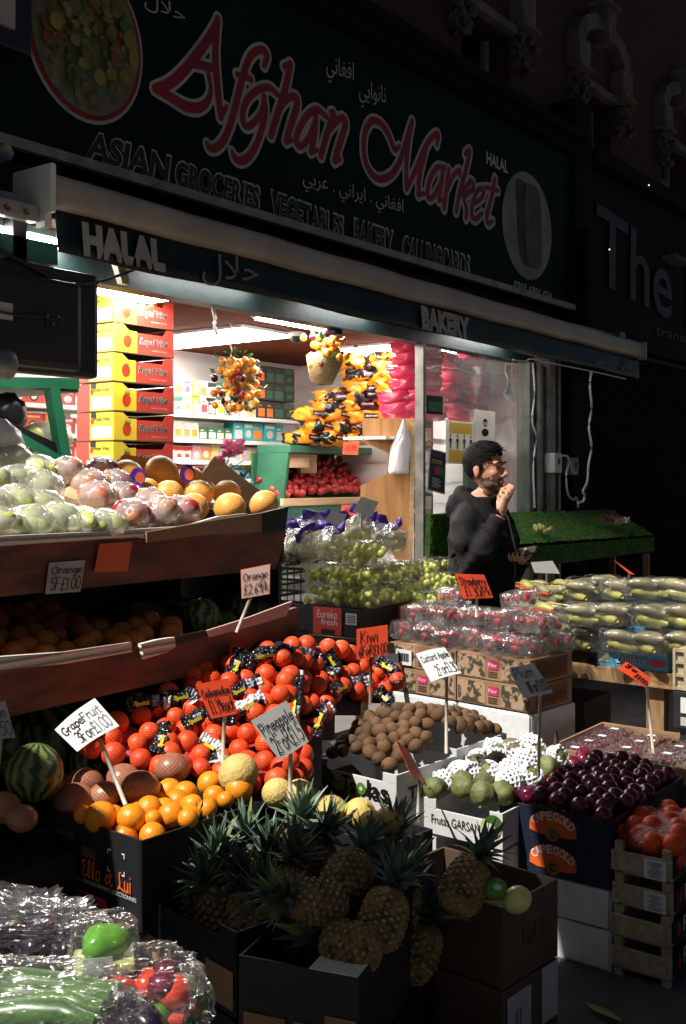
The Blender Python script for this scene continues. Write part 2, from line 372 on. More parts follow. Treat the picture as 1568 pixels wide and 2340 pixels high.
# building
brick_mat('brick', (.05, .02, .012), (.032, .014, .009), (.022, .019, .016))
mat('asphalt', (.1, .09, .08), (.055, .05, .046), sc=5, rough=.9, bump=.4, bsc=120)
mat('shop_floor', (.25, .22, .2), sc=5, rough=.5)
stripe_mat('ceiling_boards', (.03, .008, .004), (.11, .03, .014), axis=1, sc=3.2, dist=.3, rough=.85, lo=.02, hi=.12, bump=.5, bands='SAW'); MT['ceiling_boards'].node_tree.nodes['Principled BSDF'].inputs['Specular IOR Level'].default_value = .08
mat('wall_white', (.7, .69, .67), (.62, .6, .58), sc=3, rough=.7)
mat('slat_wall', (.75, .75, .74), (.7, .7, .69), sc=2, rough=.45)
mat('stone_pale', (.13, .12, .1), (.06, .055, .045), sc=6, rough=.85, bump=.4, bsc=30)
mat('stone_carved', (.09, .083, .07), (.015, .013, .01), sc=26, rough=.9, bump=1.0, bsc=30)
mat('dark_paint', (.006, .006, .0062), sc=3, rough=.75, spec=.12)
mat('window_dark', (.003, .0025, .002), rough=.3, spec=.3)
mat('sign_green', (.002, .0125, .0105), (.0013, .009, .0075), sc=2, rough=.6, spec=.12)
mat('valance_green', (.002, .013, .0135), (.0015, .009, .01), sc=3, rough=.38, spec=.4, bump=.15, bsc=18)
mat('beam_green', (.006, .022, .021), (.004, .014, .0135), sc=7, rough=.5, bump=.2, bsc=20)
mat('teal_paint', (.02, .17, .14), (.012, .09, .08), sc=9, rough=.45, bump=.2, bsc=25)
mat('letter_white', (.4, .38, .35), (.29, .28, .26), sc=5, rough=.6)
mat('letter_grey', (.22, .21, .19), (.15, .145, .135), sc=5, rough=.6)
mat('letter_outline', (.42, .4, .35), rough=.6)
mat('letter_red', (.25, .008, .016), (.16, .005, .01), sc=3, rough=.5)
mat('letter_black', (.004, .004, .004), rough=.5)
mat('cassette_white', (.4, .35, .3), (.32, .28, .235), sc=4, rough=.35)
mat('metal_grey', (.25, .25, .25), (.14, .14, .14), sc=12, rough=.4, metal=.6)
mat('metal_rail', (.3, .29, .26), (.16, .15, .13), sc=10, rough=.4)
mat('shutter_dark', (.012, .0085, .007), (.006, .0045, .004), sc=3, rough=.7, spec=.12)
mat('frame_paint', (.22, .25, .22), (.12, .14, .125), sc=9, rough=.5)
mat('pipe_maroon', (.06, .024, .02), sc=6, rough=.5)
mat('pipe_grey', (.2, .2, .2), (.1, .1, .1), sc=14, rough=.4)
mat('black_plastic', (.012, .012, .014), (.008, .008, .009), sc=5, rough=.45)
mat('tv_black', (.016, .017, .02), (.01, .01, .012), sc=3, rough=.5)
mat('white_plastic', (.75, .75, .74), (.65, .65, .64), sc=4, rough=.4)
mat('cable_white', (.7, .69, .67), rough=.5)
mat('alarm_yellow', (.16, .1, .015), (.1, .06, .01), sc=6, rough=.6)
emit('lamp_panel', (1, .97, .92), 28)
emit('lamp_tube', (1, .98, .95), 14)
emit('lamp_bright', (1, .97, .93), 55)
emit('pinpoint', (1, .75, .4), 1.2)
film('window_glass', gl=.015, rough=.03, bump=.1, bsc=5, milk=.07, milkc=(.8, .78, .75))
# timber, card, paper
mat('ply', (.6, .31, .12), (.44, .2, .07), sc=5, rough=.55, stretch=(5, 5, .8), det=6)
mat('ply_pale', (.62, .46, .27), (.5, .34, .18), sc=4, rough=.6, stretch=(1, 1, 8))
mat('crate_wood', (.42, .35, .235), (.29, .235, .15), sc=5, rough=.7, stretch=(8, 1, 8), bump=.2, bsc=30)
mat('table_wood', (.36, .22, .1), (.2, .115, .05), sc=5, rough=.7, stretch=(6, 6, 1), bump=.25, bsc=20)
mat('board_red', (.21, .066, .034), (.07, .022, .012), sc=9, rough=.6, bump=.3, bsc=14, stretch=(.6, .6, 2))
mat('card_brown', (.33, .2, .11), (.25, .14, .075), sc=6, rough=.75)
mat('card_dark', (.1, .055, .03), (.07, .038, .02), sc=6, rough=.75)
mat('card_orange', (.45, .22, .1), (.36, .16, .07), sc=5, rough=.7)
mat('card_black', (.012, .012, .015), (.008, .008, .01), sc=5, rough=.55)
mat('card_navy', (.01, .016, .038), (.007, .011, .026), sc=4, rough=.5)
mat('card_white', (.6, .6, .59), (.5, .5, .49), sc=4, rough=.55)
mat('card_blue', (.1, .42, .62), (.07, .3, .48), sc=3, rough=.5)
mat('card_yellow', (.85, .62, .03), (.75, .52, .02), sc=3, rough=.5)
mat('card_red', (.62, .055, .03), (.5, .04, .022), sc=3, rough=.5)
stripe_mat('strip_white', (.75, .71, .64), (.3, .27, .23), axis=2, sc=14, dist=.6, rough=.7, lo=.6, hi=.95, bump=.5)
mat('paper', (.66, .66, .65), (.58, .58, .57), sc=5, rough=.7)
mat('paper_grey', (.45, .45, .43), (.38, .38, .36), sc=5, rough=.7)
mat('paper_pink', (.62, .42, .36), (.55, .36, .3), sc=5, rough=.7)
mat('paper_orange', (.8, .075, .02), (.72, .06, .015), sc=4, rough=.6)
mat('paper_blank', (.72, .13, .04), (.62, .1, .03), sc=4, rough=.6)
mat('ink', (.008, .008, .012), rough=.5)
mat('stick', (.55, .5, .42), (.4, .35, .28), sc=9, rough=.6, stretch=(8, 8, 1))
mat('stick_dark', (.16, .12, .09), (.1, .075, .055), sc=9, rough=.6)
mat('foam_white', (.68, .69, .7), (.6, .61, .62), sc=30, rough=.7, bump=.2, bsc=200, spec=.3)
mat('label_green', (.06, .2, .07), rough=.5)
mat('orange_logo', (.75, .13, .02), (.65, .1, .015), sc=4, rough=.5)
mat('gold', (.3, .2, .05), rough=.4)
mat('yellow_ink', (.75, .6, .05), rough=.5)
mat('pink_ink', (.6, .03, .12), rough=.5)
mat('blue_ink', (.03, .07, .3), rough=.5)
mat('navy_ink', (.02, .03, .09), rough=.5)
mat('kiwi_green', (.1, .3, .02), (.06, .18, .015), sc=20, rough=.5)
mat('kiwi_yellow', (.5, .4, .03), (.38, .3, .02), sc=20, rough=.5)
mat('flower_print', (.36, .24, .15), (.05, .035, .02), sc=38, rough=.7, lo=.45, hi=.52)
# fruit
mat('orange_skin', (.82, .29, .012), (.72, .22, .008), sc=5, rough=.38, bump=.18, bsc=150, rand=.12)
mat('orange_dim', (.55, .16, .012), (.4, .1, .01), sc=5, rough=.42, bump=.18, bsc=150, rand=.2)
net_mat('orange_net', (.88, .14, .012), (.78, .085, .008), (.55, .015, .012), n=9, wid=.26, rough=.5, rand=.16)
net_mat('pomelo_net', (.95, .56, .13), (.88, .44, .08), (.85, .22, .03), n=11, wid=.14, rough=.4)
net_mat('pomelo_dark', (.5, .24, .14), (.42, .15, .09), (.1, .05, .03), n=12, wid=.14, rough=.3, rand=.15)
film('red_net', tint=(.9, .1, .09), gl=.02, rough=.4, bump=.8, bsc=90, milk=.55, milkc=(.6, .02, .03))
mat('label_black', (.01, .01, .012), (.03, .03, .04), sc=20, rough=.22, bump=.6, bsc=25)
mat('label_white', (.75, .75, .74), (.55, .56, .6), sc=14, rough=.3, bump=.4, bsc=25)
mat('label_photo', (.5, .52, .6), (.05, .06, .12), sc=30, rough=.25, lo=.4, hi=.6)
mat('kiwi_skin', (.15, .073, .026), (.075, .036, .013), sc=9, rough=.75, bump=.35, bsc=220, rand=.22)
mat('kiwi_tip', (.07, .04, .02), rough=.8)
mat('melon_skin', (.62, .46, .15), (.5, .36, .1), sc=8, rough=.6, bump=.5, bsc=90, rand=.08)
mat('stem', (.24, .17, .07), (.14, .1, .04), sc=20, rough=.8)
stripe_mat('watermelon', (.02, .045, .012), (.16, .2, .06), axis=0, sc=4.0, dist=5.5, rough=.35, lo=.3, hi=.75, coords='UV', dsc=1.4)
mat('plum_skin', (.13, .009, .028), (.05, .006, .018), sc=10, rough=.22, rand=.35, bump=.05, bsc=30, lo=.3, hi=.7)
mat('apple_red', (.5, .05, .04), (.26, .008, .018), sc=11, rough=.25, rand=.3)
mat('apple_blush', (.55, .12, .09), (.5, .3, .12), sc=7, rough=.3, rand=.15)
mat('pear_green', (.58, .6, .2), (.42, .46, .12), sc=8, rough=.4, rand=.15)
mat('grape_green', (.55, .58, .11), (.4, .46, .07), sc=20, rough=.25, rand=.1, sss=.3)
mat('grape_yellow', (.7, .66, .25), (.6, .55, .18), sc=20, rough=.3, sss=.3)
mat('grape_red', (.2, .015, .03), (.1, .008, .02), sc=20, rough=.28)
mat('custard_skin', (.16, .175, .055), (.075, .085, .025), sc=12, rough=.6, bump=.4, bsc=60, rand=.15)
mat('custard_brown', (.15, .12, .06), (.09, .06, .03), sc=12, rough=.7, bump=.4, bsc=60, rand=.2)
mat('strawberry', (.34, .012, .022), (.2, .008, .016), sc=30, rough=.35, bump=.4, bsc=200)
mat('leaf_green', (.06, .16, .03), (.035, .1, .02), sc=14, rough=.5)
mat('cucumber', (.23, .2, .115), (.1, .095, .05), sc=11, rough=.4, rand=.2, stretch=(1, 1, 1))
mat('cucumber_yellow', (.36, .33, .09), (.24, .23, .06), sc=9, rough=.4)
mat('pine_body', (.3, .19, .065), (.075, .06, .022), sc=30, rough=.75, bump=.3, bsc=80, rand=.2)
mat('pine_eye', (.4, .3, .17), (.16, .11, .055), sc=40, rough=.8)
mat('pine_leaf', (.12, .175, .12), (.055, .09, .058), sc=12, rough=.42, rand=.25)
mat('pine_leaf_pale', (.12, .2, .13), (.06, .11, .065), sc=12, rough=.5)
mat('pine_leaf_yellow', (.3, .32, .05), (.15, .2, .03), sc=12, rough=.5)
mat('turf', (.08, .2, .03), (.025, .085, .012), sc=22, rough=.9, bump=1, bsc=160)
mat('turf_blade', (.16, .33, .05), (.06, .17, .025), sc=40, rough=.8)
film('clear_film', gl=.02, rough=.13, bump=1, bsc=19, milk=.03)
film('cucumber_film', gl=-.02, rough=.14, bump=1, bsc=17, milk=.01)
film('clear_bag', gl=.1, rough=.16, bump=1, bsc=15, milk=.26, milkc=(.97, .97, .94))
film('clear_tray', gl=.05, rough=.1, bump=.35, bsc=30, milk=.03)
film('foam_net_film', gl=.02, rough=.5)
mat('foam_net', (.8, .82, .82), (.72, .74, .75), sc=30, rough=.6)
# goods
mat('charcoal_bag', (.85, .3, .02), (.012, .012, .012), sc=7, rough=.22, bump=.7, bsc=16, lo=.44, hi=.47, rand=.1)
mat('charcoal_orange', (.85, .34, .03), (.7, .2, .01), sc=10, rough=.22, bump=.7, bsc=18)
mat('charcoal_pink', (.75, .06, .14), (.6, .03, .09), sc=8, rough=.25, bump=.6, bsc=18)
mat('purple_bag', (.1, .03, .36), (.06, .015, .24), sc=12, rough=.25, bump=.5, bsc=25)
mat('green_steel', (.03, .27, .13), (.02, .2, .09), sc=5, rough=.45)
mat('stand_green', (.03, .15, .08), (.02, .105, .055), sc=6, rough=.5)
mat('shelf_white', (.78, .75, .7), (.7, .66, .6), sc=5, rough=.45)
mat('jar_beige', (.5, .42, .3), (.4, .3, .2), sc=9, rough=.3)
mat('jar_red', (.5, .06, .05), (.4, .03, .03), sc=9, rough=.3)
for nm, c in dict(c_white=(.55, .54, .5), c_cream=(.7, .62, .48), c_black=(.014, .02, .018), c_green=(.03, .13, .07), c_teal=(.03, .36, .38), c_orange=(.75, .22, .04),
                  c_yellow=(.75, .55, .06), c_red=(.6, .04, .04), c_blue=(.05, .3, .55), c_violet=(.12, .07, .25), c_pink=(.7, .3, .35)).items():
    mat(nm, c, tuple(x*.8 for x in c), sc=9, rough=.4)
mat('basket', (.6, .44, .22), (.35, .22, .09), sc=40, rough=.7, stretch=(1, 1, 4), bump=.6, bsc=60)
mat('fake_orange', (.85, .36, .02), (.75, .24, .01), sc=6, rough=.3, rand=.1)
mat('fake_leaf', (.05, .19, .05), (.03, .11, .03), sc=10, rough=.4)
mat('flower_pink', (.8, .35, .5), (.65, .08, .25), sc=18, rough=.6)
mat('plastic_bag', (.75, .75, .75), (.62, .62, .62), sc=6, rough=.35, bump=.5, bsc=14)
mat('poster_yellow', (.8, .62, .2), rough=.6)
# veg and person
mat('pepper_green', (.1, .3, .025), (.06, .2, .015), sc=6, rough=.2)
mat('courgette', (.08, .17, .035), (.035, .09, .018), sc=14, rough=.35, stretch=(1, 1, .3))
mat('tomato', (.6, .06, .02), (.5, .035, .015), sc=6, rough=.2)
mat('aubergine', (.018, .01, .022), (.012, .007, .016), sc=6, rough=.2)
mat('skin', (.5, .26, .17), (.42, .2, .13), sc=12, rough=.45, sss=.15)
mat('stubble', (.13, .07, .048), (.07, .038, .027), sc=90, rough=.65, bump=.3, bsc=300)
mat('hair', (.006, .0045, .004), (.003, .0022, .002), sc=60, rough=.65, bump=1, bsc=140, spec=.12)
mat('lip', (.36, .12, .09), rough=.45)
mat('eye_white', (.22, .19, .17), rough=.2)
mat('jacket', (.007, .0066, .0066), (.004, .0038, .0038), sc=7, rough=.8, bump=.3, bsc=18, spec=.2)
mat('zip', (.12, .12, .12), rough=.35, metal=.7)
mat('trousers', (.012, .013, .018), rough=.8)
mat('shoe', (.02, .02, .02), rough=.5)
mat('phone', (.008, .008, .01), rough=.12)
# ---------------------------------------------------------------- ground
m = MB(); m.quad((-25, -25, .17), (35, -25, .17), (35, 30, .17), (-25, 30, .17), 'asphalt')
tag(m.build('pavement'), kind='structure')

# ---------------------------------------------------------------- the shop building
WX = [2.8, 4.6, 6.42, 8.22, 10.05, 11.9, 13.7]
bd = thing('shop_building', 'dark brick terrace building with a green shop front and a lit open interior', 'building', (4.8, 3.6, 0))
def window_holes(mb, z0, z1):
    xs = [1.2]+[q for w in WX for q in (w-.33, w+.33)]+[17]
    for a, b in zip(xs[::2], xs[1::2]): mb.box(a, b, 3.6, 3.95, z0, z1, 'brick')
m = MB()
m.box(1.2, 17, 3.6, 3.95, 2.62, 4.2, 'brick'); window_holes(m, 4.2, 4.72)
m.box(1.2, 17, 3.6, 3.95, 4.72, 6.4, 'brick'); window_holes(m, 6.4, 7.8); m.box(1.2, 17, 3.6, 3.95, 7.8, 9.6, 'brick')
m.box(1.2, 1.45, 3.95, 7.6, 0, 9.6, 'brick'); m.box(1.45, 17, 7.3, 7.6, 0, 9.6, 'brick'); m.box(16.7, 17, 3.95, 7.3, 0, 9.6, 'brick')
m.box(1.45, 16.7, 3.95, 7.3, 9.3, 9.6, 'dark_paint')
m.build('brick_wall', bd, world=True)
for w in WX:
    for z0, z1 in ((4.2, 4.72), (6.4, 7.8)):
        f = MB(); f.box(w-.33, w+.33, 3.8, 3.84, z0, z1, 'window_dark')
        fo = f.build('window', bd, world=True)
        g = MB()
        for a, b in ((w-.33, w-.28), (w+.28, w+.33)): g.box(a, b, 3.76, 3.80, z0, z1, 'frame_paint')
        g.box(w-.28, w+.28, 3.76, 3.80, (z0+z1)/2, (z0+z1)/2+.05, 'frame_paint')
        off = g.build('window_frame', fo); off.data.transform(Matrix.Translation(-Vector((4.8, 3.6, 0))))
        # lintel, segmental arch of pale stones, keystone, carved corbels
        a = MB(); a.box(w-.36, w+.36, 3.53, 3.6, z1, z1+.06, 'stone_pale')
        for s in (-1, 1):
            a.box(w+s*.43-.1, w+s*.43+.1, 3.49, 3.6, z1+.062, z1+.3, 'stone_pale'); q = [R(9.5*k) for k in range(10)]
            o_ = [(w+s*.53*math.cos(t), z1+.302+.3*math.sin(t)) for t in q]; n_ = [(w+s*.39*math.cos(t), z1+.302+.19*math.sin(t)) for t in q]
            for k in range(9): a.slab([(o_[k][0], 3.6, o_[k][1]), (o_[k+1][0], 3.6, o_[k+1][1]), (n_[k+1][0], 3.6, n_[k+1][1]), (n_[k][0], 3.6, n_[k][1])], (0, -.1, 0), 'stone_pale')
        a.slab([(w-.06, 3.6, z1+.4), (w+.06, 3.6, z1+.4), (w+.09, 3.6, z1+.68), (w-.09, 3.6, z1+.68)], (0, -.15, 0), 'stone_pale')
        a.box(w-.13, w+.13, 3.43, 3.6, z1+.682, z1+.72, 'stone_pale')
        fixn(a.build('window_arch', bd, world=True))
        for s in (-1, 1):
            k = MB(); x = w+s*.43
            rr = random.Random(int(w*10+s+z0))
            for i in range(26):
                k.ball((x+rr.uniform(-.1, .1), 3.53+rr.uniform(-.05, .04), z1-.12+rr.uniform(-.12, .14)), rr.uniform(.022, .045), 'stone_carved', 1)
            k.box(x-.1, x+.1, 3.52, 3.6, z1-.22, z1+.055, 'stone_carved'); k.box(x-.13, x+.13, 3.46, 3.6, z1+.06, z1+.085, 'stone_pale')
            k.build('corbel', bd, world=True)
m = MB(); m.box(1.2, 7.45, 3.38, 3.6, 4.02, 4.1, 'dark_paint'); m.box(1.2, 7.45, 3.32, 3.6, 4.1, 4.17, 'dark_paint'); m.box(7.75, 17, 3.36, 3.6, 4.04, 4.15, 'dark_paint')
m.build('cornice', bd, world=True)
for x in (1.2, 7.42):
    m = MB(); m.bbox(x, x+.3, 3.4, 3.6, 2.62, 4.45, 'dark_paint', b=.02); m.bbox(x, x+.3, 3.42, 3.6, 0, 2.6, 'dark_paint', b=.02)
    m.build('pilaster', bd, world=True)
m = MB(); m.box(1.5, 6.95, 3.5, 3.6, 2.43, 2.6, 'beam_green'); m.build('shutter_beam', bd, world=True)
m = MB(); m.box(1.5, 7.4, 3.22, 3.5, 2.57, 2.6, 'ceiling_boards'); m.build('soffit', bd, world=True)
# inside of the shop
m = MB(); m.box(1.45, 7.3, 3.6, 7.3, 0, .2, 'shop_floor'); m.build('shop_floor', bd, world=True)
m = MB(); m.box(1.45, 7.3, 3.6, 7.3, 2.55, 2.6, 'ceiling_boards'); m.build('shop_ceiling', bd, world=True)
m = MB(); m.box(1.45, 7.3, 5.7, 5.75, .08, 2.55, 'wall_white'); m.build('back_wall', bd, world=True)
m = MB(); m.box(7.0, 7.05, 3.62, 5.7, .08, 2.55, 'slat_wall')
for i in range(14): m.box(6.985, 7.0, 3.62, 5.7, .3+i*.16, .44+i*.16, 'slat_wall')
m.build('slatted_wall', bd, world=True)
m = MB(); m.box(5.49, 6.86, 3.5, 3.58, 0, .85, 'dark_paint'); m.box(5.49, 6.86, 3.46, 3.6, .85, .89, 'frame_paint'); m.build('stall_riser', bd, world=True)
m = MB(); m.box(5.475, 5.5, 3.5, 3.56, .89, 2.43, 'metal_rail'); m.build('window_post', bd, world=True); m = MB(); m.box(6.83, 6.9, 3.48, 3.58, .89, 2.43, 'frame_paint'); m.build('window_post', bd, world=True)
m = MB(); m.box(5.5, 6.83, 3.525, 3.533, .89, 2.43, 'window_glass'); m.build('window_pane', bd, world=True)
m = MB(); m.box(6.9, 6.96, 3.5, 3.6, 0, 2.43, 'dark_paint'); m.box(6.96, 7.0, 3.46, 3.6, 0, 2.43, 'metal_rail'); m.box(7.0, 7.07, 3.52, 3.6, 0, 2.43, 'dark_paint')
m.box(7.07, 7.16, 3.44, 3.6, 0, 2.5, 'metal_rail'); m.box(7.17, 7.2, 3.46, 3.6, 0, 2.5, 'metal_grey'); m.box(7.21, 7.25, 3.44, 3.6, 0, 2.5, 'metal_grey'); m.box(7.25, 7.42, 3.55, 3.6, 0, 2.6, 'dark_paint')
m.build('shutter_guide', bd, world=True)
# painted green panel and timber seen through the glass
m = MB(); m.box(6.35, 6.8, 3.7, 3.74, .9, 1.84, 'stand_green'); m.build('green_panel', bd, world=True)

# ---------------------------------------------------------------- lit ceiling panels and tubes
lights = [('large bright ceiling panel above the back shelves', 4.86, 5.32, 4.42, 5.5, 2.53), ('bright ceiling panel behind the hanging fruit baskets', 4.6, 5.2, 3.8, 4.08, 2.53),
          ('bright ceiling panel just right of the stacked tomato boxes', 3.3, 3.84, 3.82, 4.14, 2.53), ('ceiling panel over the shelves of red packets', 2.5, 3.1, 4.3, 5.3, 2.53),
          ('ceiling panel above the charcoal bags behind the window', 6.1, 6.7, 4.0, 4.6, 2.53)]
for lb, x0, x1, y0, y1, z in lights:
    t = thing('ceiling_light', lb, 'light', ((x0+x1)/2, (y0+y1)/2, z), 0, 'lit ceiling panels in the shop')
    m = MB(); m.bbox(x0-.02, x1+.02, y0-.02, y1+.02, z, z+.02, 'white_plastic', b=.004); m.build('frame', t, world=True)
    m = MB(); m.box(x0, x1, y0, y1, z-.012, z-.001, 'lamp_panel'); m.build('diffuser', t, world=True)
for lb, x0, x1 in (('strip light under the soffit above the television', 2.3, 2.8), ('strip light under the soffit behind the white HALAL lettering', 3.25, 3.95),
                   ('strip light under the soffit between the HALAL and BAKERY lettering', 4.4, 4.95), ('strip light under the soffit above the shop window', 5.9, 6.5)):
    t = thing('strip_light', lb, 'light', ((x0+x1)/2, 3.4, 2.55), 0, 'strip lights under the soffit')
    m = MB(); m.bbox(x0-.03, x1+.03, 3.36, 3.46, 2.54, 2.57, 'white_plastic', b=.006); m.build('housing', t, world=True)
    m = MB(); m.box(x0, x1, 3.375, 3.445, 2.52, 2.538, 'lamp_bright' if x0 < 2.5 else 'lamp_tube'); m.build('tube', t, world=True)

# ---------------------------------------------------------------- sign board
YS = 3.44
sg = thing('shop_sign', 'long dark green shop sign with red script lettering over the awning', 'sign', (4.9, YS, 2.9))
m = MB(); m.box(1.52, 7.4, YS, YS+.1, 2.9, 4.0, 'sign_green'); m.build('board', sg, world=True)
m = MB(); m.box(1.5, 7.42, YS-.04, YS-.006, 2.86, 2.9, 'metal_rail'); m.box(1.5, 7.42, YS-.006, YS+.12, 2.86, 2.898, 'dark_paint'); m.build('bottom_rail', sg, world=True)
def sq(mb, st, bl, br, tl, Y, mm, bold=0):
    o = atY(*bl, Y); mb.text(st, o, atY(*br, Y)-o, atY(*tl, Y)-o, mm, bold)
def ell(mb, cx, cz, rx, rz, Y, mm, n=40, a0=0): mb.add([(cx+rx*math.cos(2*math.pi*k/n), Y, cz+rz*math.sin(2*math.pi*k/n)) for k in range(n)], [list(range(n))], mm)
def A(x, y): return (271.6+.34647*x, .34647*y)
def B(x, y): return (747+.34647*x, 67.9+.34647*y)
ST_A = [[(650, 120, 34), (640, 160, 44), (565, 290, 56), (445, 445, 58), (340, 545, 60), (235, 585, 46)],
 [(650, 125, 34), (632, 350, 48), (645, 560, 50), (668, 775, 40)], [(668, 775, 34), (705, 705, 26)],
 [(235, 588, 46), (340, 645, 56), (440, 703, 62), (520, 712, 56), (580, 670, 44), (602, 590, 28), (588, 500, 30)], [(480, 418, 50), (600, 446, 48)],
 [(955, 435, 34), (972, 370, 44), (948, 332, 44), (890, 345, 44), (842, 415, 46), (800, 560, 46), (750, 760, 46), (700, 900, 46), (650, 968, 46), (600, 980, 42), (578, 948, 26)],
 [(775, 490, 30), (868, 525, 34)],
 [(1040, 622, 34), (990, 580, 40), (920, 592, 40), (842, 660, 42), (812, 760, 42), (826, 828, 40), (870, 825, 40), (940, 740, 38), (955, 640, 34)],
 [(955, 635, 30), (962, 740, 40), (930, 880, 42), (880, 1000, 44), (820, 1058, 46), (768, 1050, 40), (742, 1000, 24)],
 [(1085, 440, 30), (1130, 422, 34)], [(1128, 425, 42), (1090, 600, 46), (1040, 760, 46), (1000, 895, 44)],
 [(1040, 740, 34), (1105, 655, 40), (1160, 640, 42), (1172, 690, 46), (1130, 830, 46), (1100, 932, 40)], [(1100, 936, 34), (1138, 926, 24)],
 [(1365, 770, 34), (1300, 725, 40), (1238, 765, 40), (1182, 860, 42), (1168, 935, 42), (1195, 965, 40), (1245, 915, 36), (1292, 800, 32)],
 [(1296, 765, 32), (1290, 880, 40), (1262, 1002, 36)], [(1262, 1004, 30), (1304, 990, 24)],
 [(1395, 742, 30), (1412, 748, 34), (1390, 820, 42), (1355, 935, 42), (1330, 1030, 40)],
 [(1370, 880, 34), (1430, 800, 40), (1476, 782, 42), (1490, 830, 46), (1450, 960, 44), (1420, 1062, 42)], [(1420, 1064, 34), (1456, 1050, 24)]]
ST_B = [[(474, 770, 22), (442, 788, 34), (402, 690, 38), (352, 620, 38), (292, 604, 38), (248, 680, 38), (240, 800, 38), (262, 900, 38), (312, 972, 40), (370, 986, 40), (438, 940, 38), (490, 840, 36), (530, 700, 34), (560, 604, 30), (542, 700, 30), (522, 880, 32), (522, 1050, 30)],
 [(522, 1050, 30), (580, 930, 32), (640, 790, 34), (690, 712, 34), (730, 692, 32), (722, 760, 22)], [(650, 780, 34), (610, 950, 38), (600, 1088, 34)], [(600, 1090, 28), (642, 1080, 20)],
 [(775, 912, 26), (722, 912, 30), (672, 1000, 32), (662, 1095, 32), (692, 1108, 30), (742, 1020, 26), (768, 918, 26)], [(766, 920, 26), (746, 1060, 30), (735, 1128, 28)], [(735, 1130, 24), (772, 1118, 18)],
 [(802, 925, 28), (785, 1050, 32), (770, 1180, 30)], [(788, 1060, 26), (830, 965, 28), (872, 930, 30), (874, 965, 20)],
 [(908, 822, 26), (940, 802, 28), (910, 940, 32), (872, 1080, 32), (850, 1200, 30)], [(882, 1085, 24), (945, 1000, 28), (962, 1046, 30), (902, 1108, 28), (918, 1180, 30), (915, 1245, 26)],
 [(962, 1150, 24), (1020, 1108, 26), (1030, 1052, 28), (990, 1062, 28), (960, 1140, 30), (952, 1228, 30), (982, 1248, 28), (1024, 1208, 20)],
 [(1106, 985, 28), (1084, 1100, 32), (1052, 1230, 32), (1062, 1278, 28), (1092, 1262, 18)], [(1048, 1042, 24), (1124, 1062, 26)]]
def script_lines(extra):
    out = []
    for STs, T in ((ST_A, A), (ST_B, B)):
        for l in STs:
            s = []
            for x, y, w in smooth_line(l, 5):
                q = T(x, y); p = atY(q[0], q[1], YS); k = .34647/FPX*(YS/ray(q[0])[1])*1.12
                s.append((p.x, p.z, (w+extra)*k))
            out.append(s)
    return out
m = MB(); m.strokes(script_lines(46), lambda x, z: (x, YS-.003, z), 'letter_white', .008)
m.strokes(script_lines(5), lambda x, z: (x, YS-.006, z), 'letter_red', .008); m.build('script_lettering', sg, world=True)
m = MB()
for st, bl, br, tl in (('ASIAN', (195, 360), (384, 416), (204, 296)), ('GROCERIES', (400, 424), (592, 482), (403, 364)), ('VEGETABLES', (618, 490), (784, 548), (620, 433)),
                       ('BAKERY', (810, 556), (898, 583), (811, 498)), ('CALLINGCARDS', (920, 592), (1072, 636), (922, 537))):
    sq(m, st, (bl[0]-2, bl[1]+3), (br[0]+2, br[1]+3), (tl[0]-2, tl[1]-3), YS-.003, 'letter_outline', .06); sq(m, st, (bl[0]+1, bl[1]-1), (br[0]-1, br[1]-1), (tl[0]+1, tl[1]+2), YS-.006, 'letter_black', .03)
m.build('block_lettering', sg, world=True)
m = MB()
sq(m, 'HALAL', (1112, 374), (1161, 397), (1112, 345), YS-.004, 'letter_outline', .03); sq(m, '0203 6891 024', (1174, 660), (1261, 688), (1175, 640), YS-.004, 'letter_outline', .02)
sq(m, '\uFEDD\uFEFC\uFEA3', (330, 22), (424, 60), (330, -22), YS-.004, 'letter_outline')
sq(m, '\uFEF2\uFEE7\uFE8E\uFED0\uFED3\uFE8D', (746, 186), (809, 206), (746, 122), YS-.004, 'letter_outline'); sq(m, '\uFEF2\uFEF3\uFE8D\uFEEE\uFEE7\uFE8E\uFEE7', (821, 244), (882, 258), (821, 180), YS-.004, 'letter_outline')
sq(m, '\uFEF2\uFE91\uFEAE\uFECB . \uFEF2\uFEE7\uFE8D\uFEAE\uFEF3\uFE8D . \uFEF2\uFEE7\uFE8E\uFED0\uFED3\uFE8D', (692, 436), (922, 502), (692, 384), YS-.004, 'letter_outline')
m.build('small_lettering', sg, world=True)
m = MB(); rr = random.Random(3); cx, cz = 2.85, 3.4
ell(m, cx, cz, .305, .345, YS-.003, 'letter_white'); ell(m, cx, cz, .292, .33, YS-.006, 'letter_red'); ell(m, cx, cz, .272, .31, YS-.009, 'print_onion')
mat('print_salad', (.2, .18, .03), (.04, .055, .012), sc=14, rough=.6); mat('print_onion', (.2, .18, .12), (.11, .09, .05), sc=22, rough=.6); mat('print_pepper', (.18, .045, .02), (.15, .09, .02), sc=9, rough=.6)
mat('print_lemon', (.25, .21, .04), (.18, .15, .03), sc=6, rough=.6)
ell(m, cx+.02, cz+.1, .23, .19, YS-.012, 'print_salad')
for i in range(150):
    a, q = rr.uniform(0, 6.28), math.sqrt(rr.random())
    r_ = rr.uniform(.008, .034); ell(m, cx+.22*q*math.cos(a), cz+.26*q*math.sin(a), r_, r_*rr.uniform(.3, 1.4), YS-.013-.0003*i, rr.choice(['print_salad', 'print_onion', 'print_pepper', 'print_lemon', 'print_salad', 'leaf_green']), 14)
m.build('salad_picture', sg, world=True)
m = MB(); ell(m, 6.72, 3.36, .37, .37, YS-.003, 'letter_grey')
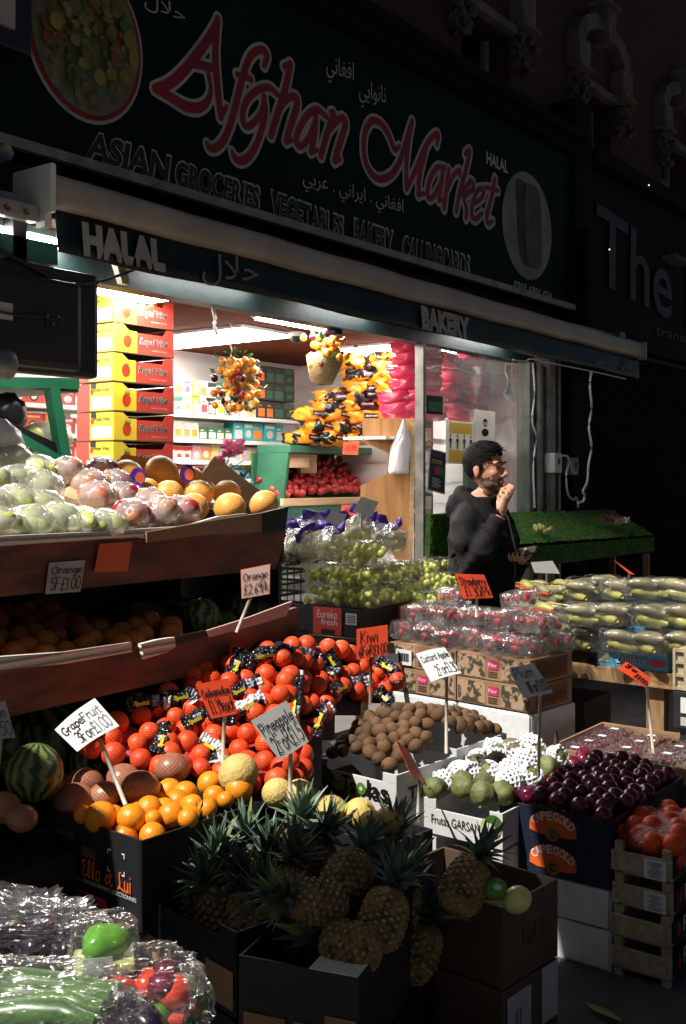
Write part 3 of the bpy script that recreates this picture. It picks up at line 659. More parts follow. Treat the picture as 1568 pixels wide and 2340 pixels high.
mat('print_loaf', (.1, .075, .06), (.05, .035, .03), sc=9, rough=.6, stretch=(3, 1, .6)); mat('print_crust', (.05, .03, .025), (.03, .02, .017), sc=9, rough=.6)
for x0, w_, tilt, mm in ((6.66, .1, -.05, 'print_crust'), (6.79, .13, -.02, 'print_loaf')):
    m.add([(x0+w_*math.copysign(abs(math.cos(q))**.5, math.cos(q))+tilt*math.sin(q), YS-.006-(.003 if mm == 'print_loaf' else 0), 3.37+.29*math.copysign(abs(math.sin(q))**.6, math.sin(q))) for q in [2*math.pi*k/40 for k in range(40)]], [list(range(40))], mm)
m.build('bread_picture', sg, world=True)

# ---------------------------------------------------------------- awning
YA = 3.2; XL, XR = 2.47, 8.15
aw = thing('awning', 'rolled up awning with white cassette and dark green lettered valance over the shop front', 'awning', (5.3, YA, 2.6))
def sag(x): return -.05*(x-XL)/(XR-XL)
m = MB(); prof = []
for k in range(9):
    a = R(-90+k*22.5); prof.append((YA-.05*abs(math.cos(a))**.35, 2.66+.06*math.copysign(abs(math.sin(a))**.7, math.sin(a))))
prof += [(YA+.16, 2.718), (YA+.16, 2.602)]
NX = 24; vs = []; n = len(prof)
for i in range(NX+1):
    x = XL+(XR-XL)*i/NX; vs += [(x, y+.003*math.sin(i*2.1), z+sag(x)+.003*math.sin(i*1.7)) for y, z in prof]
m.add(vs, [(i*n+k, (i+1)*n+k, (i+1)*n+(k+1) % n, i*n+(k+1) % n) for i in range(NX) for k in range(n)]+[list(range(n)), list(range(NX*n, NX*n+n))[::-1]], 'cassette_white', True)
fixn(m.build('cassette', aw, world=True))
m = MB(); vs = []; 
for i in range(61):
    x = XL+.04+(XR-XL-.06)*i/60
    for j in range(5): vs.append((x, YA+.0+.006*math.sin(i*.9+j)*(j/4)-.004*j, 2.612+sag(x)-.042*j-.006*(j == 4)*math.sin(i*.35)))
m.add(vs, [(i*5+j, i*5+j+1, (i+1)*5+j+1, (i+1)*5+j) for i in range(60) for j in range(4)], 'valance_green', True)
o = m.build('valance', aw, world=True); sm_ = o.modifiers.new('thick', 'SOLIDIFY'); sm_.thickness = .003
YV = YA-.026
m = MB(); sq(m, 'HALAL', (192, 584), (379, 623), (187, 505), YV, 'letter_white', .07); sq(m, 'BAKERY', (966, 752), (1076, 778), (962, 697), YV, 'letter_white', .07)
sq(m, '\uFEDD\uFEFC\uFEA3', (462, 652), (591, 660), (462, 577), YV, 'letter_grey')
sq(m, '\uFEF2\uFE91\uFEAE\uFECB . \uFEF2\uFEE7\uFE8D\uFEAE\uFEF3\uFE8D . \uFEF2\uFEE7\uFE8E\uFED0\uFED3\uFE8D', (1362, 838), (1443, 854), (1362, 806), YV, 'letter_grey')
m.build('lettering', aw, world=True)
m = MB(); m.bbox(XL-.025, XL, YA-.06, YA+.17, 2.57, 2.75, 'white_plastic', b=.01); m.box(XL-.03, XL, YA-.03, YA+.02, 2.52, 2.57, 'white_plastic'); m.build('end_cap', aw, world=True)
m = MB(); m.bbox(XR, XR+.02, YA-.06, YA+.17, 2.54, 2.68, 'cassette_white', b=.01); m.build('end_cap', aw, world=True)
m = MB(); m.bbox(7.2, 8.0, YA+.1, YA+.16, 2.69, 2.73, 'metal_grey', b=.01); m.box(7.9, 8.0, YA+.05, YA+.2, 2.68, 2.74, 'metal_grey'); m.build('rear_arm', aw, world=True)
# second awning's arm left of it
ar = thing('awning_bracket', 'grey metal folding awning arm bolted beside the cassette end', 'bracket', (2.3, 3.3, 2.7))
m = MB(); m.bbox(1.9, 2.44, 3.2, 3.25, 2.54, 2.6, 'cassette_white', b=.008); m.bbox(2.1, 2.2, 3.18, 3.28, 2.58, 2.76, 'cassette_white', b=.012); m.tube([(2.22, 3.2, 2.78), (2.22, 3.34, 2.78)], .05, 'metal_grey', 14); m.tube([(2.3, 3.2, 2.76), (2.3, 3.3, 2.76)], .03, 'metal_grey', 12)
m.bbox(2.26, 2.4, 3.22, 3.26, 2.6, 2.63, 'metal_grey', b=.005)
for x in (2.12, 2.3, 2.38): m.tube([(x, 3.19, 2.565), (x, 3.2, 2.565)], .012, 'metal_grey', 8)
m.build('folding_arm', ar, world=True)
m = MB(); m.box(1.6, 2.6, 3.3, 3.36, 2.42, 2.5, 'teal_paint'); m.build('mounting_beam', ar, world=True)
m = MB(); p0 = atY(0, 635-60, 3.28); pts = [atY(x, y, 3.29) for x, y in ((-10, 562), (60, 605), (130, 640), (205, 648), (270, 630), (318, 612))]
m.tube([Vector(q) for q in smooth_line([tuple(p) for p in pts])], .006, 'black_plastic', 6); tag(m.build('power_cable'), 'black cable drooping under the teal beam beside the awning end', 'cable')
m = MB(); m.slab([(2.85, 3.3, 2.57), (2.91, 3.3, 2.57), (2.96, 3.3, 2.4), (2.92, 3.3, 2.4)], (0, .03, 0), 'cassette_white'); tag(fixn(m.build('awning_strut')), 'short pale metal strut hanging behind the valance above the television', 'strut')

# ---------------------------------------------------------------- on the front: white panel sign, alarm box, camera
pj = thing('projecting_sign', 'white sign panel in a black frame at the top left corner', 'sign', (2.35, 3.36, 3.0))
m = MB(); m.bbox(1.7, 2.52, 3.35, 3.40, 3.2, 4.3, 'black_plastic', b=.01); m.build('frame', pj, world=True)
m = MB(); m.box(1.75, 2.435, 3.335, 3.35, 3.27, 4.25, 'letter_white'); m.build('panel', pj, world=True)
al = thing('alarm_box', 'yellow burglar alarm box on the dark brick above the sign', 'alarm box', (5.32, 3.6, 4.3))
c = atY(820, 32, 3.55)
m = MB(); m.slab([(c.x+dx*.145, 3.6, c.z+dz*.17) for dx, dz in ((-1, .6), (-.5, 1), (.5, 1), (1, .6), (1, -.6), (0, -1), (-1, -.6))], (0, -.07, 0), 'alarm_yellow'); fixn(m.build('case', al, world=True))
m = MB(); m.box(c.x-.06, c.x+.08, 3.525, 3.53, c.z-.02, c.z+.1, 'letter_black'); m.text('ADT', (c.x-.045, 3.522, c.z+.01), (.11, 0, 0), (0, 0, .06), 'alarm_yellow'); m.build('badge', al, world=True)
for lb, x, y in (('tiny glowing bulb on the dark ledge right of the sign', 1483, 423), ('tiny glowing bulb beside the dark letter T', 1393, 570)):
    p = atY(x, y, 3.34); t = thing('fairy_bulb', lb, 'bulb', p)
    m = MB(); m.ball((0, 0, 0), .007, 'pinpoint', 1); m.build('glass', t); m = MB(); m.tube([(0, 0, .006), (0, .02, .03), (0, .3, .05)], .004, 'black_plastic', 6); m.build('wire', t)
# ---------------------------------------------------------------- neighbour shop on the right
nb = thing('neighbour_shop_front', 'closed shop next door with dark roller shutter and dark fascia', 'shop front', (10.5, 3.6, 0))
m = MB(); vs = []
rows = 66
for i in range(rows+1):
    z = 2.66*i/rows
    for dy in ((0, -.012, -.016, -.012) if i < rows else (0,)):
        k = {0: 0}.get(0)
    vs += [(7.75, 3.6, z), (16.5, 3.6, z), (7.75, 3.575, z+.02), (16.5, 3.575, z+.02)]
m.add(vs, [q for i in range(rows) for q in ((i*4, i*4+1, i*4+3, i*4+2), (i*4+2, i*4+3, i*4+5, i*4+4))], 'shutter_dark'); m.build('roller_shutter', nb, world=True)
m = MB(); m.box(7.75, 16.5, 3.46, 3.6, 2.7, 4.03, 'shutter_dark'); m.build('fascia_board', nb, world=True)
mat('letter_dark', (.021, .021, .021), (.015, .015, .015), rough=.5)
m = MB(); sq(m, 'The l', (1362, 642), (1578, 757), (1364, 462), 3.44, 'letter_dark', .01); sq(m, 'transforming', (1498, 770), (1650, 815), (1500, 742), 3.445, 'letter_dark'); m.build('lettering', nb, world=True)
m = MB(); m.bbox(7.7, 7.78, 3.5, 3.58, 0, 2.6, 'pipe_maroon', b=.01); m.build('door_post', nb, world=True)
m = MB(); m.bbox(9.35, 9.75, 3.33, 3.5, 3.55, 3.6, 'stone_pale', b=.01); m.build('ledge', nb, world=True)

dp = thing('drain_pipe', 'grey drain pipe running down the shop front beside the shutter guides', 'drain pipe', (7.47, 3.5, 0))
m = MB(); m.tube([(7.47, 3.49, 0), (7.47, 3.49, 2.7)], .035, 'pipe_grey', 14); m.build('lower_pipe', dp, world=True)
m = MB(); m.tube([(7.47, 3.36, 2.72), (7.47, 3.36, 3.4), (7.5, 3.36, 3.46)], .035, 'dark_paint', 14); m.build('upper_pipe', dp, world=True)
for z in (.9, 1.72): m = MB(); m.tube([(7.47, 3.49, z), (7.47, 3.49, z+.05)], .045, 'pipe_grey', 14); m.build('collar', dp, world=True)
for lb, x, y, w_, h_ in (('white electric socket box on the rails beside the drain pipe', 1268, 1058, .12, .14), ('grey switch box on the maroon post right of the drain pipe', 1308, 1066, .1, .13)):
    c = atY(x, y, 3.42); t = thing('socket_box', lb, 'socket', c)
    mm = 'white_plastic' if w_ > .11 else 'pipe_grey'
    m = MB(); m.bbox(-w_/2, w_/2, -.03, .06, -h_/2, h_/2, mm, b=.008); m.build('case', t)
    m = MB(); m.box(-.012, .012, -.036, -.031, -.01, .03, 'black_plastic'); m.build('switch', t)
m = MB(); 
pts = [(1352, 848), (1348, 880), (1352, 930), (1346, 975), (1352, 1020), (1345, 1060), (1342, 1100), (1332, 1122), (1336, 1132), (1332, 1146), (1322, 1148)]
m.tube([Vector(q) for q in smooth_line([tuple(atY(x, y, 3.18)) for x, y in pts])], .009, 'cable_white', 7)
tag(m.build('hanging_cable'), 'long white cable hanging from the awning end beside the shutter', 'cable')
m = MB(); pts = [(1280, 1043), (1296, 1042), (1300, 1056), (1294, 1085), (1298, 1128), (1310, 1142), (1317, 1137), (1322, 1160)]
m.tube([Vector(q) for q in smooth_line([tuple(atY(x, y, 3.36)) for x, y in pts])], .008, 'cable_white', 7)
m.tube([Vector(q) for q in smooth_line([tuple(atY(x, y, 3.36)) for x, y in ((1296, 1042), (1304, 1060), (1308, 1078), (1316, 1080))])], .008, 'cable_white', 7)
tag(m.build('looped_cable'), 'white cable looping down from the electric socket box', 'cable')
m = MB(); pts = [(1172, 822), (1200, 826), (1214, 820), (1240, 826), (1300, 838), (1350, 848), (1430, 866)]
m.tube([Vector(q) for q in smooth_line([tuple(atY(x, y, 3.17)) for x, y in pts])], .005, 'cable_white', 6)
tag(m.build('valance_cable'), 'thin white cable running along the lower edge of the valance', 'cable')
m = MB(); pts = [(1218, 830), (1222, 900), (1216, 960), (1226, 1000), (1219, 1060), (1222, 1160)]
m.tube([Vector(q) for q in smooth_line([tuple(atY(x, y, 3.44)) for x, y in pts])], .008, 'cable_white', 6)
tag(m.build('rail_cable'), 'twisting white cable between the window post and the shutter guides', 'cable')
m = MB(); c = atY(1162, 880, 3.4); m.add([(c.x-.03+.015*(i % 2), 3.4+.02*math.sin(i*2), c.z+.14-.05*i) for i in range(6)]+[(c.x+.05+.01*math.sin(i*3), 3.4+.02*math.sin(i), c.z+.14-.05*i) for i in range(6)], [(i, i+1, i+7, i+6) for i in range(5)], 'plastic_bag')
o = m.build('torn_tag'); o.modifiers.new('thick', 'SOLIDIFY').thickness = .003; tag(o, 'torn grey plastic tag hanging from the valance in front of the window', 'tag')

# ---------------------------------------------------------------- posters on the glass
def poster(name, corners, mm, label, Y=3.515):
    P = [atY(x, y, Y) for x, y in corners]   # tl tr br bl
    t = thing(name, label, 'poster', P[3]); m = MB(); m.slab([P[3], P[2], P[1], P[0]], (0, .002, 0), mm); fixn(m.build('sheet', t, world=True))
    def f(u, v, d=.003): return P[0].lerp(P[1], u).lerp(P[3].lerp(P[2], u), v)+Vector((0, -d, 0))
    return t, f
t, f = poster('distance_poster', ((1019, 959), (1084, 966), (1084, 1062), (1019, 1059)), 'poster_paper', 'white and yellow poster of four standing figures behind the man')
m = MB(); m.quad(f(.1, .3), f(.9, .3), f(.9, .04), f(.1, .04), 'poster_gold'); m.quad(f(.08, .97), f(.95, .97), f(.95, .68), f(.08, .68), 'poster_gold'); m.build('coloured_band', t, world=True)
m = MB()
for k in range(4):
    u = .14+k*.24
    def g(x, y): return f(u+x*.05, .5-y*.16, .004)
    n = 12; m.add([g(.0+.42*math.cos(6.283*i/n), .92+.28*math.sin(6.283*i/n)) for i in range(n)], [list(range(n))], 'ink')
    m.add([g(x, y) for x, y in ((-.7, .55), (.7, .55), (1.4, -.1), (1.1, -.15), (.6, .25), (.55, -1), (.1, -1), (0, -.2), (-.1, -1), (-.55, -1), (-.6, .25), (-1.1, -.15), (-1.4, -.1))], [(0, 1, 4, 10), (1, 2, 3, 4), (0, 10, 11, 12), (10, 4, 5, 6, 7, 8, 9)], 'ink')
m.build('figure_print', t, world=True)
t, f = poster('mask_poster', ((1084, 935), (1132, 941), (1131, 1012), (1084, 1011)), 'poster_paper', 'white poster showing a masked face, on the glass above the man', 3.51)
m = MB(); n = 20
m.add([f(.5+.11*math.cos(6.283*i/n), .38+.13*math.sin(6.283*i/n), .003) for i in range(n)], [list(range(n))], 'ink'); m.quad(f(.4, .46, .005), f(.6, .46, .005), f(.6, .36, .005), f(.4, .36, .005), 'paper')
m.add([f(.5+.17*math.cos(6.283*i/n), .68+.13*math.sin(6.283*i/n)*(1 if i < 10 else .9), .003) for i in range(n)], [list(range(n))], 'ink'); m.build('face_print', t, world=True)
t, f = poster('event_poster', ((983, 1025), (1020, 1034), (1017, 1130), (977, 1119)), 'paper', 'dark blue poster with a red and green flag, on the glass left of the man', 3.49)
m = MB(); m.quad(f(.06, .97), f(.94, .97), f(.94, .03), f(.06, .03), 'navy_ink'); m.quad(f(.3, .6, .005), f(.6, .58, .005), f(.6, .38, .005), f(.3, .38, .005), 'c_red'); m.quad(f(.6, .58, .005), f(.9, .6, .005), f(.9, .4, .005), f(.6, .38, .005), 'label_green')
for i, (a, b) in enumerate(((.08, .2), (.24, .27), (.29, .33))): m.quad(f(.1, b, .005), f(.72, b, .005), f(.72, a, .005), f(.1, a, .005), ['navy_ink', 'poster_yellow', 'poster_yellow'][i])
for i in range(5): m.quad(f(.2, .7+.05*i, .005), f(.6+.1*(i % 2), .7+.05*i, .005), f(.6+.1*(i % 2), .675+.05*i, .005), f(.2, .675+.05*i, .005), 'paper')
m.text('KYZANS', f(.1, .16, .006), f(.65, .16, .006)-f(.1, .16, .006), f(.1, .08, .006)-f(.1, .16, .006), 'gold'); m.text('AFGHANISTAN', f(.1, .34, .007), f(.75, .34, .007)-f(.1, .34, .007), f(.1, .28, .007)-f(.1, .34, .007), 'navy_ink')
m.build('print', t, world=True)
t, f = poster('rating_sticker', ((975, 903), (1012, 906), (1012, 948), (975, 945)), 'letter_black', 'small black and green rating sticker on the window edge', 3.51)
m = MB(); m.quad(f(.06, .85), f(.94, .85), f(.94, .3), f(.06, .3), 'label_green'); m.text('0', f(.68, .75, .005), f(.8, .75, .005)-f(.68, .75, .005), f(.68, .5, .005)-f(.68, .75, .005), 'ink'); m.build('print', t, world=True)
# ---------------------------------------------------------------- stack of tomato boxes
def tomato_box():
    t = thing('tomato_box', 'box', 'box'); w, d, h, th = .205, .14, .143, .006   # half width, half depth
    m = MB(); m.box(-w, w, -d, d, 0, th, 'card_dark')
    m.box(-w, w, d-th, d, th, h, 'card_red'); m.box(w-th, w, -d, d-th, th, h, 'card_red')
    m.box(-w, -w+th, -d+th, d-.1, th, h, 'card_yellow'); m.box(-w, -w+th, d-.1, d-th, th, h, 'card_red')
    k = -w+.15
    m.box(-w, k, -d, -d+th, th, h*.8, 'card_yellow'); m.box(k, w-th, -d, -d+th, th, h*.76, 'card_red')
    m.box(-w, -w+.06, -d, -d+th, h*.8, h, 'card_yellow'); m.box(w-.05, w-th, -d, -d+th, h*.76, h, 'card_red')
    m.slab([(-w+.06, -d, h*.8), (-w+.1, -d, h*.8), (-w+.06, -d, h)], (0, th, 0), 'card_yellow'); m.slab([(w-.05, -d, h*.76), (w-.05, -d, h), (w-.075, -d, h*.76)], (0, th, 0), 'card_red')
    m.build('carton', t)
    p = MB(); y = -d-.0015
    p.text('Royal Vine', (k+.012, y, h*.3), (.2, 0, 0), (.012, 0, .045), 'c_white', .05); p.text('Royal Vine', (k+.015, y-.0015, h*.32), (.194, 0, 0), (.012, 0, .04), 'ink', .008)
    p.text('tomatoes on the vine', (k+.1, y, h*.16), (.11, 0, 0), (0, 0, .01), 'c_white')
    n = 20; p.add([(-w+.085+.028*math.cos(6.283*i/n), y, h*.42+.032*math.sin(6.283*i/n)) for i in range(n)], [list(range(n))], 'tomato')
    for i in range(5): p.add([(-w+.07+.0075*i, y-.001, h*.6), (-w+.077+.0075*i, y-.001, h*.6), (-w+.072+.0085*i, y-.001, h*.8)], [(0, 1, 2)], 'leaf_green')
    x = -w-.0015
    p.quad((x, -d+.015, h*.1), (x, d-.115, h*.1), (x, d-.115, h*.52), (x, -d+.015, h*.52), 'paper_grey')
    p.text('Royal Vine', (x, d-.13, h*.66), (0, -.12, 0), (0, 0, .028), 'ink', .01); p.add([(x, d-.118-.012*math.cos(6.283*i/n), h*.7+.016*math.sin(6.283*i/n)) for i in range(n)], [list(range(n))], 'tomato')
    p.quad((x-.001, d-.11, h*.82), (x-.001, d-.15, h*.82), (x-.001, d-.15, h*1.0), (x-.001, d-.11, h*1.0), 'ink')
    p.build('print', t); return t
tb = tomato_box(); used = []
LV = ['top', 'second', 'third', 'fourth', 'fifth', 'sixth']
for i in range(6):
    place(tb, used, (3.775+.004*math.sin(i*2.3), 4.24, 2.39-.1475*i), (0, 0, .01*math.sin(i*1.7)), 'yellow and red tomato box, %s from the top of the stack in the shop' % LV[i] if i else 'yellow and red tomato box on top of the stack in the shop', 'stacked yellow and red tomato boxes')
rr = random.Random(5); m = MB()
tp = MB(); tp.ball((0, 0, 0), (.034, .034, .03), 'tomato', 2); tp.ball((0, 0, .028), (.012, .012, .005), 'leaf_green', 1)
tpo = tag(tp.build('tomato'), 'red tomato in the topmost yellow and red box', 'tomato', 'tomatoes in the topmost box'); used = []
for x in (-.15, -.085, -.02, .045, .11, .16): place(tpo, used, (3.775+x, 4.16+rr.uniform(0, .04), 2.39+.125+rr.uniform(-.01, .008)), (rr.random(), rr.random(), 0))
bt = thing('box_table', 'plain dark table under the stack of tomato boxes', 'table', (3.77, 4.24, .08))
m = MB(); m.box(-.25, .25, -.16, .2, 1.53, 1.572, 'card_dark'); m.build('tabletop', bt)
for sx in (-.22, .22):
    for sy in (-.13, .17): m = MB(); m.box(sx-.02, sx+.02, sy-.02, sy+.02, 0, 1.53, 'card_dark'); m.build('leg', bt)

# ---------------------------------------------------------------- television seen from behind
tv = thing('television', 'black flat television seen from behind, hung at the left of the shop front', 'television', (2.25, 3.36, 2.2))
m = MB(); m.bbox(1.75, 2.8, 3.3, 3.37, 2.005, 2.415, 'tv_black', b=.02); m.build('rear_cover', tv, world=True)
m = MB(); m.bbox(1.75, 2.68, 3.25, 3.3, 2.02, 2.36, 'tv_black', b=.025); m.build('rear_housing', tv, world=True)
m = MB(); m.box(2.5, 2.58, 3.247, 3.25, 2.17, 2.23, 'black_plastic'); 
for i in range(6): m.tube([(2.51+.025*(i % 3), 3.25, 2.185+.03*(i//3)), (2.51+.025*(i % 3), 3.242, 2.185+.03*(i//3))], .006, 'metal_grey' if i % 2 else 'black_plastic', 8)
m.build('socket_panel', tv, world=True)
m = MB(); m.box(2.24, 2.36, 3.246, 3.2495, 2.18, 2.24, 'paper_grey'); m.build('label', tv, world=True)
m = MB(); m.box(2.4, 2.46, 3.3, 3.36, 2.41, 2.57, 'black_plastic'); m.build('bracket', tv, world=True)
m = MB(); m.tube([Vector(q) for q in smooth_line([(2.2, 3.24, 2.21), (2.36, 3.235, 2.2), (2.5, 3.24, 2.21)])], .005, 'black_plastic', 6)
tag(m.build('television_cable'), 'black cable plugged into the back of the television', 'cable')
sp = thing('lamp_reflector', 'round grey spotlight under the television at the left edge', 'lamp', atY(2, 832, 3.2))
m = MB(); m.lathe([(.03, -.06), (.05, -.03), (.055, .03), (.05, .035), (.02, .0)], 'metal_grey', 18, Matrix.Rotation(R(90), 4, 'Y')); m.build('reflector', sp)
m = MB(); m.tube([(-.05, 0, 0), (-.1, .05, .03), (-.1, .1, .2)], .012, 'black_plastic', 8); m.build('bracket', sp)

# ---------------------------------------------------------------- green steel rack with a black crate
gr = thing('steel_rack', 'green painted steel rack at the left of the shop', 'rack', (2.6, 3.8, .08))
def bar(mb, a, b, wd, Y, dp, mm):
    p, q = atY(*a, Y), atY(*b, Y); d = (q-p).normalized(); n = Vector((-d.z, 0, d.x))*wd/2
    mb.slab([p-n, q-n, q+n, p+n], (0, dp, 0), mm)
for nm, a, b, wd, Y, dp in (('rail', (-60, 872), (182, 876), .045, 3.8, .05), ('leg', (126, 884), (158, 1075), .05, 3.795, .05), ('rail', (30, 990), (150, 1058), .04, 3.8, .05)):
    m = MB(); bar(m, a, b, wd, Y, dp, 'green_steel'); fixn(m.build(nm, gr, world=True))
m = MB(); p, q = atY(-60, 862, 3.85), atY(180, 866, 3.85); m.box(p.x, q.x, 3.85, 4.3, p.z-.03, p.z, 'stand_green'); m.build('shelf', gr, world=True)
m = MB(); p = atY(158, 1075, 3.8); m.box(p.x-.03, p.x+.03, 3.8, 3.84, .08, p.z, 'green_steel'); m.box(p.x-.9, p.x-.84, 4.2, 4.24, .08, p.z+.5, 'green_steel'); m.build('post', gr, world=True)
bc = thing('black_crate', 'black plastic crate lying tilted in the green steel rack', 'crate', atY(60, 1000, 3.85))
P = [atY(x, y, 3.82) for x, y in ((-60, 925), (128, 1012), (134, 1052), (100, 1040), (-60, 985))]
m = MB(); m.slab(P, (0, .02, 0), 'card_black'); fixn(m.build('side', bc, world=True)); m = MB(); m.slab([p+Vector((0, .3, .02)) for p in P], (0, .02, 0), 'card_black'); fixn(m.build('side', bc, world=True))
m = MB(); m.slab([P[4]+Vector((0, .02, 0)), P[3]+Vector((0, .02, 0)), P[3]+Vector((0, .3, .02)), P[4]+Vector((0, .3, .02))], (0, 0, .01), 'card_black'); fixn(m.build('base', bc, world=True))
m = MB(); c = atY(108, 1000, 3.98); m.ball((0, 0, 0), (.13, .09, .075), 'c_cream', 3); m.ball((-.1, -.02, .0), (.07, .06, .05), 'pear_green', 2); o = tag(m.build('pale_cabbage', loc=c), 'large pale vegetable in the tilted black crate', 'vegetable')
m = MB(); c = atY(15, 945, 3.9); rr = random.Random(8)
v, f = ICO[3]; m.add([Vector((p.x*.09, p.y*.06, p.z*.09))*(1+.25*mnoise.noise(p*3.1)) for p in v], f, 'label_black', True); tag(m.build('black_bag', loc=c), 'crumpled black bag on top of the tilted black crate', 'bag')

# ---------------------------------------------------------------- back shelves and their goods
sh = thing('back_shelves', 'cream metal shelving along the back wall of the shop', 'shelves', (4.9, 5.5, .08))
ZS = [2.06, 1.885, 1.735, 1.605, 1.465, 1.3, 1.1, .85, .55, .25]
for z in ZS:
    m = MB(); m.bbox(3.0, 6.48, 5.28, 5.66, z-.028, z, 'shelf_white', b=.004); m.build('shelf', sh, world=True)
for x in (3.0, 4.55, 5.1, 6.48): m = MB(); m.box(x-.015, x+.015, 5.66, 5.69, .08, 2.5, 'shelf_white'); m.build('upright', sh, world=True)
GP = {}
def grocery(cm, pm, style):
    k = (cm, pm, style)
    if k not in GP:
        m = MB(); m.bbox(-.5, .5, -.5, .5, 0, 1, cm, b=.02); y = -.503; n = 20
        if style == 0: m.add([(.3*math.cos(6.283*i/n), y, .4+.22*math.sin(6.283*i/n)) for i in range(n)], [list(range(n))], pm); m.quad((-.4, y, .74), (.4, y, .74), (.4, y, .9), (-.4, y, .9), pm)
        if style == 1: m.quad((-.38, y, .12), (.38, y, .12), (.38, y, .6), (-.38, y, .6), pm); m.quad((-.3, y, .72), (.1, y, .72), (.1, y, .8), (-.3, y, .8), pm)
        if style == 2: m.quad((-.5, y, .64), (.5, y, .7), (.5, y, .95), (-.5, y, .95), pm); m.quad((-.3, y, .2), (.3, y, .2), (.2, y, .45), (-.2, y, .45), pm)
        if style == 3: m.add([(-.1+.26*math.cos(6.283*i/n), y, .36+.26*math.sin(6.283*i/n)) for i in range(n)], [list(range(n))], pm); m.add([(-.1+.16*math.cos(6.283*i/n), y-.004, .36+.16*math.sin(6.283*i/n)) for i in range(n)], [list(range(n))], 'c_cream'); m.quad((-.4, y, .76), (.3, y, .76), (.3, y, .86), (-.4, y, .86), 'c_yellow')
        GP[k] = [m.build('grocery_box'), []]
    return GP[k]
CN = dict(c_white='white', c_cream='cream', c_black='black', c_green='dark green', c_teal='teal', c_orange='orange', c_yellow='yellow', c_red='red', c_blue='blue', c_violet='violet', c_pink='pink')
ORD = ['first', 'second', 'third', 'fourth', 'fifth', 'sixth', 'seventh', 'eighth', 'ninth', 'tenth', 'eleventh', 'twelfth']
def row(x0, z, items, where, y=5.33, cat='box', gap=.004, grp='packets on the back shelves', dy=.1):
    cnt = {}; x = x0; tot = {}
    for cm, pm, st, w, h in items: tot[cm] = tot.get(cm, 0)+1
    for cm, pm, st, w, h in items:
        pr, us = grocery(cm, pm, st); i = cnt.get(cm, 0); cnt[cm] = i+1
        lab = '%s%s packet %s' % (ORD[i % 12]+' ' if tot[cm] > 1 else '', CN[cm], where)
        o = pr if not us else pr.copy()
        if us: C.objects.link(o)
        us.append(1); o.location = (x+w/2, y+dy/2+random.uniform(0, .015), z+.001); o.scale = (w-gap, dy, h); o.rotation_euler = (0, 0, random.uniform(-.04, .04))
        tag(o, lab, cat, grp); x += w
rr = random.Random(21)
a = [('c_white', 'c_cream', 1), ('c_violet', 'c_white', 0), ('c_white', 'c_green', 2), ('c_white', 'c_yellow', 0), ('c_orange', 'c_white', 1), ('c_white', 'c_red', 1), ('c_black', 'c_cream', 1), ('c_white', 'c_yellow', 1), ('c_green', 'c_white', 1), ('c_white', 'c_orange', 2)]
row(5.02, 2.06, [(p, q, s, .083, .12) for p, q, s in a], 'in the lower layer of the top back shelf, counted from the boxes')
b = [('c_white', 'c_cream', 2), ('c_violet', 'c_white', 1), ('c_white', 'c_yellow', 1), ('c_white', 'c_violet', 0), ('c_orange', 'c_white', 0), ('c_cream', 'c_orange', 1), ('c_white', 'c_black', 2), ('c_green', 'c_white', 1), ('c_white', 'c_yellow', 0), ('c_black', 'c_green', 1)]
row(5.02, 2.183, [(p, q, s, .083, .115) for p, q, s in b], 'in the upper layer of the top back shelf, counted from the boxes')
for k, (z, lv) in enumerate(((2.06, 'bottom'), (2.2, 'middle'), (2.33, 'top'))):
    row(5.86, z, [('c_white', 'c_cream', 1, .09, .13), ('c_white', 'c_yellow', 0, .09, .13), ('c_black', 'c_orange', 1, .1, .13), ('c_black', 'c_orange' if k == 0 else 'c_green', 1, .1, .13), ('c_black', 'c_green', 1, .13, .13), ('c_black', 'c_green', 2, .12, .13)], 'in the %s layer beside the black cartons on the back shelf' % lv)
row(5.02, 1.885, [('c_cream', 'c_orange', 1, .08, .11)]*5+[('c_green', 'c_cream', 1, .09, .085)]*4+[('c_teal', 'c_white', 1, .11, .135), ('c_teal', 'c_white', 0, .11, .135), ('c_teal', 'c_orange', 1, .12, .135), ('c_teal', 'c_white', 0, .13, .135), ('c_teal', 'c_white', 1, .1, .13)], 'on the shelf of teal cartons at the back')
row(5.02, 1.735, [('c_cream', 'c_red', 2, .085, .1)]*4+[('c_pink', 'c_white', 0, .09, .11), ('c_orange', 'c_white', 0, .1, .115), ('c_yellow', 'c_white', 0, .09, .115), ('c_white', 'c_violet', 0, .1, .12), ('c_white', 'c_teal', 0, .1, .12), ('c_white', 'c_pink', 2, .1, .115), ('c_cream', 'c_yellow', 1, .1, .1), ('c_white', 'c_teal', 1, .1, .1)], 'on the shelf of milk cartons at the back')
row(5.02, 1.605, [('c_cream', 'c_green', 1, .09, .09)]*4+[('c_red', 'c_white', 0, .09, .1), ('c_white', 'c_red', 1, .1, .1), ('c_yellow', 'c_blue', 2, .1, .105), ('c_white', 'c_blue', 0, .1, .105), ('c_blue', 'c_white', 0, .1, .105), ('c_blue', 'c_yellow', 2, .1, .105), ('c_yellow', 'c_blue', 1, .1, .105), ('c_blue', 'c_white', 1, .1, .1)], 'on the shelf of blue cartons at the back')
row(5.6, 1.465, [('c_yellow', 'c_white', 1, .07, .1)]*5+[('c_cream', 'c_yellow', 1, .08, .09)]*4, 'on the lowest visible back shelf behind the apples')
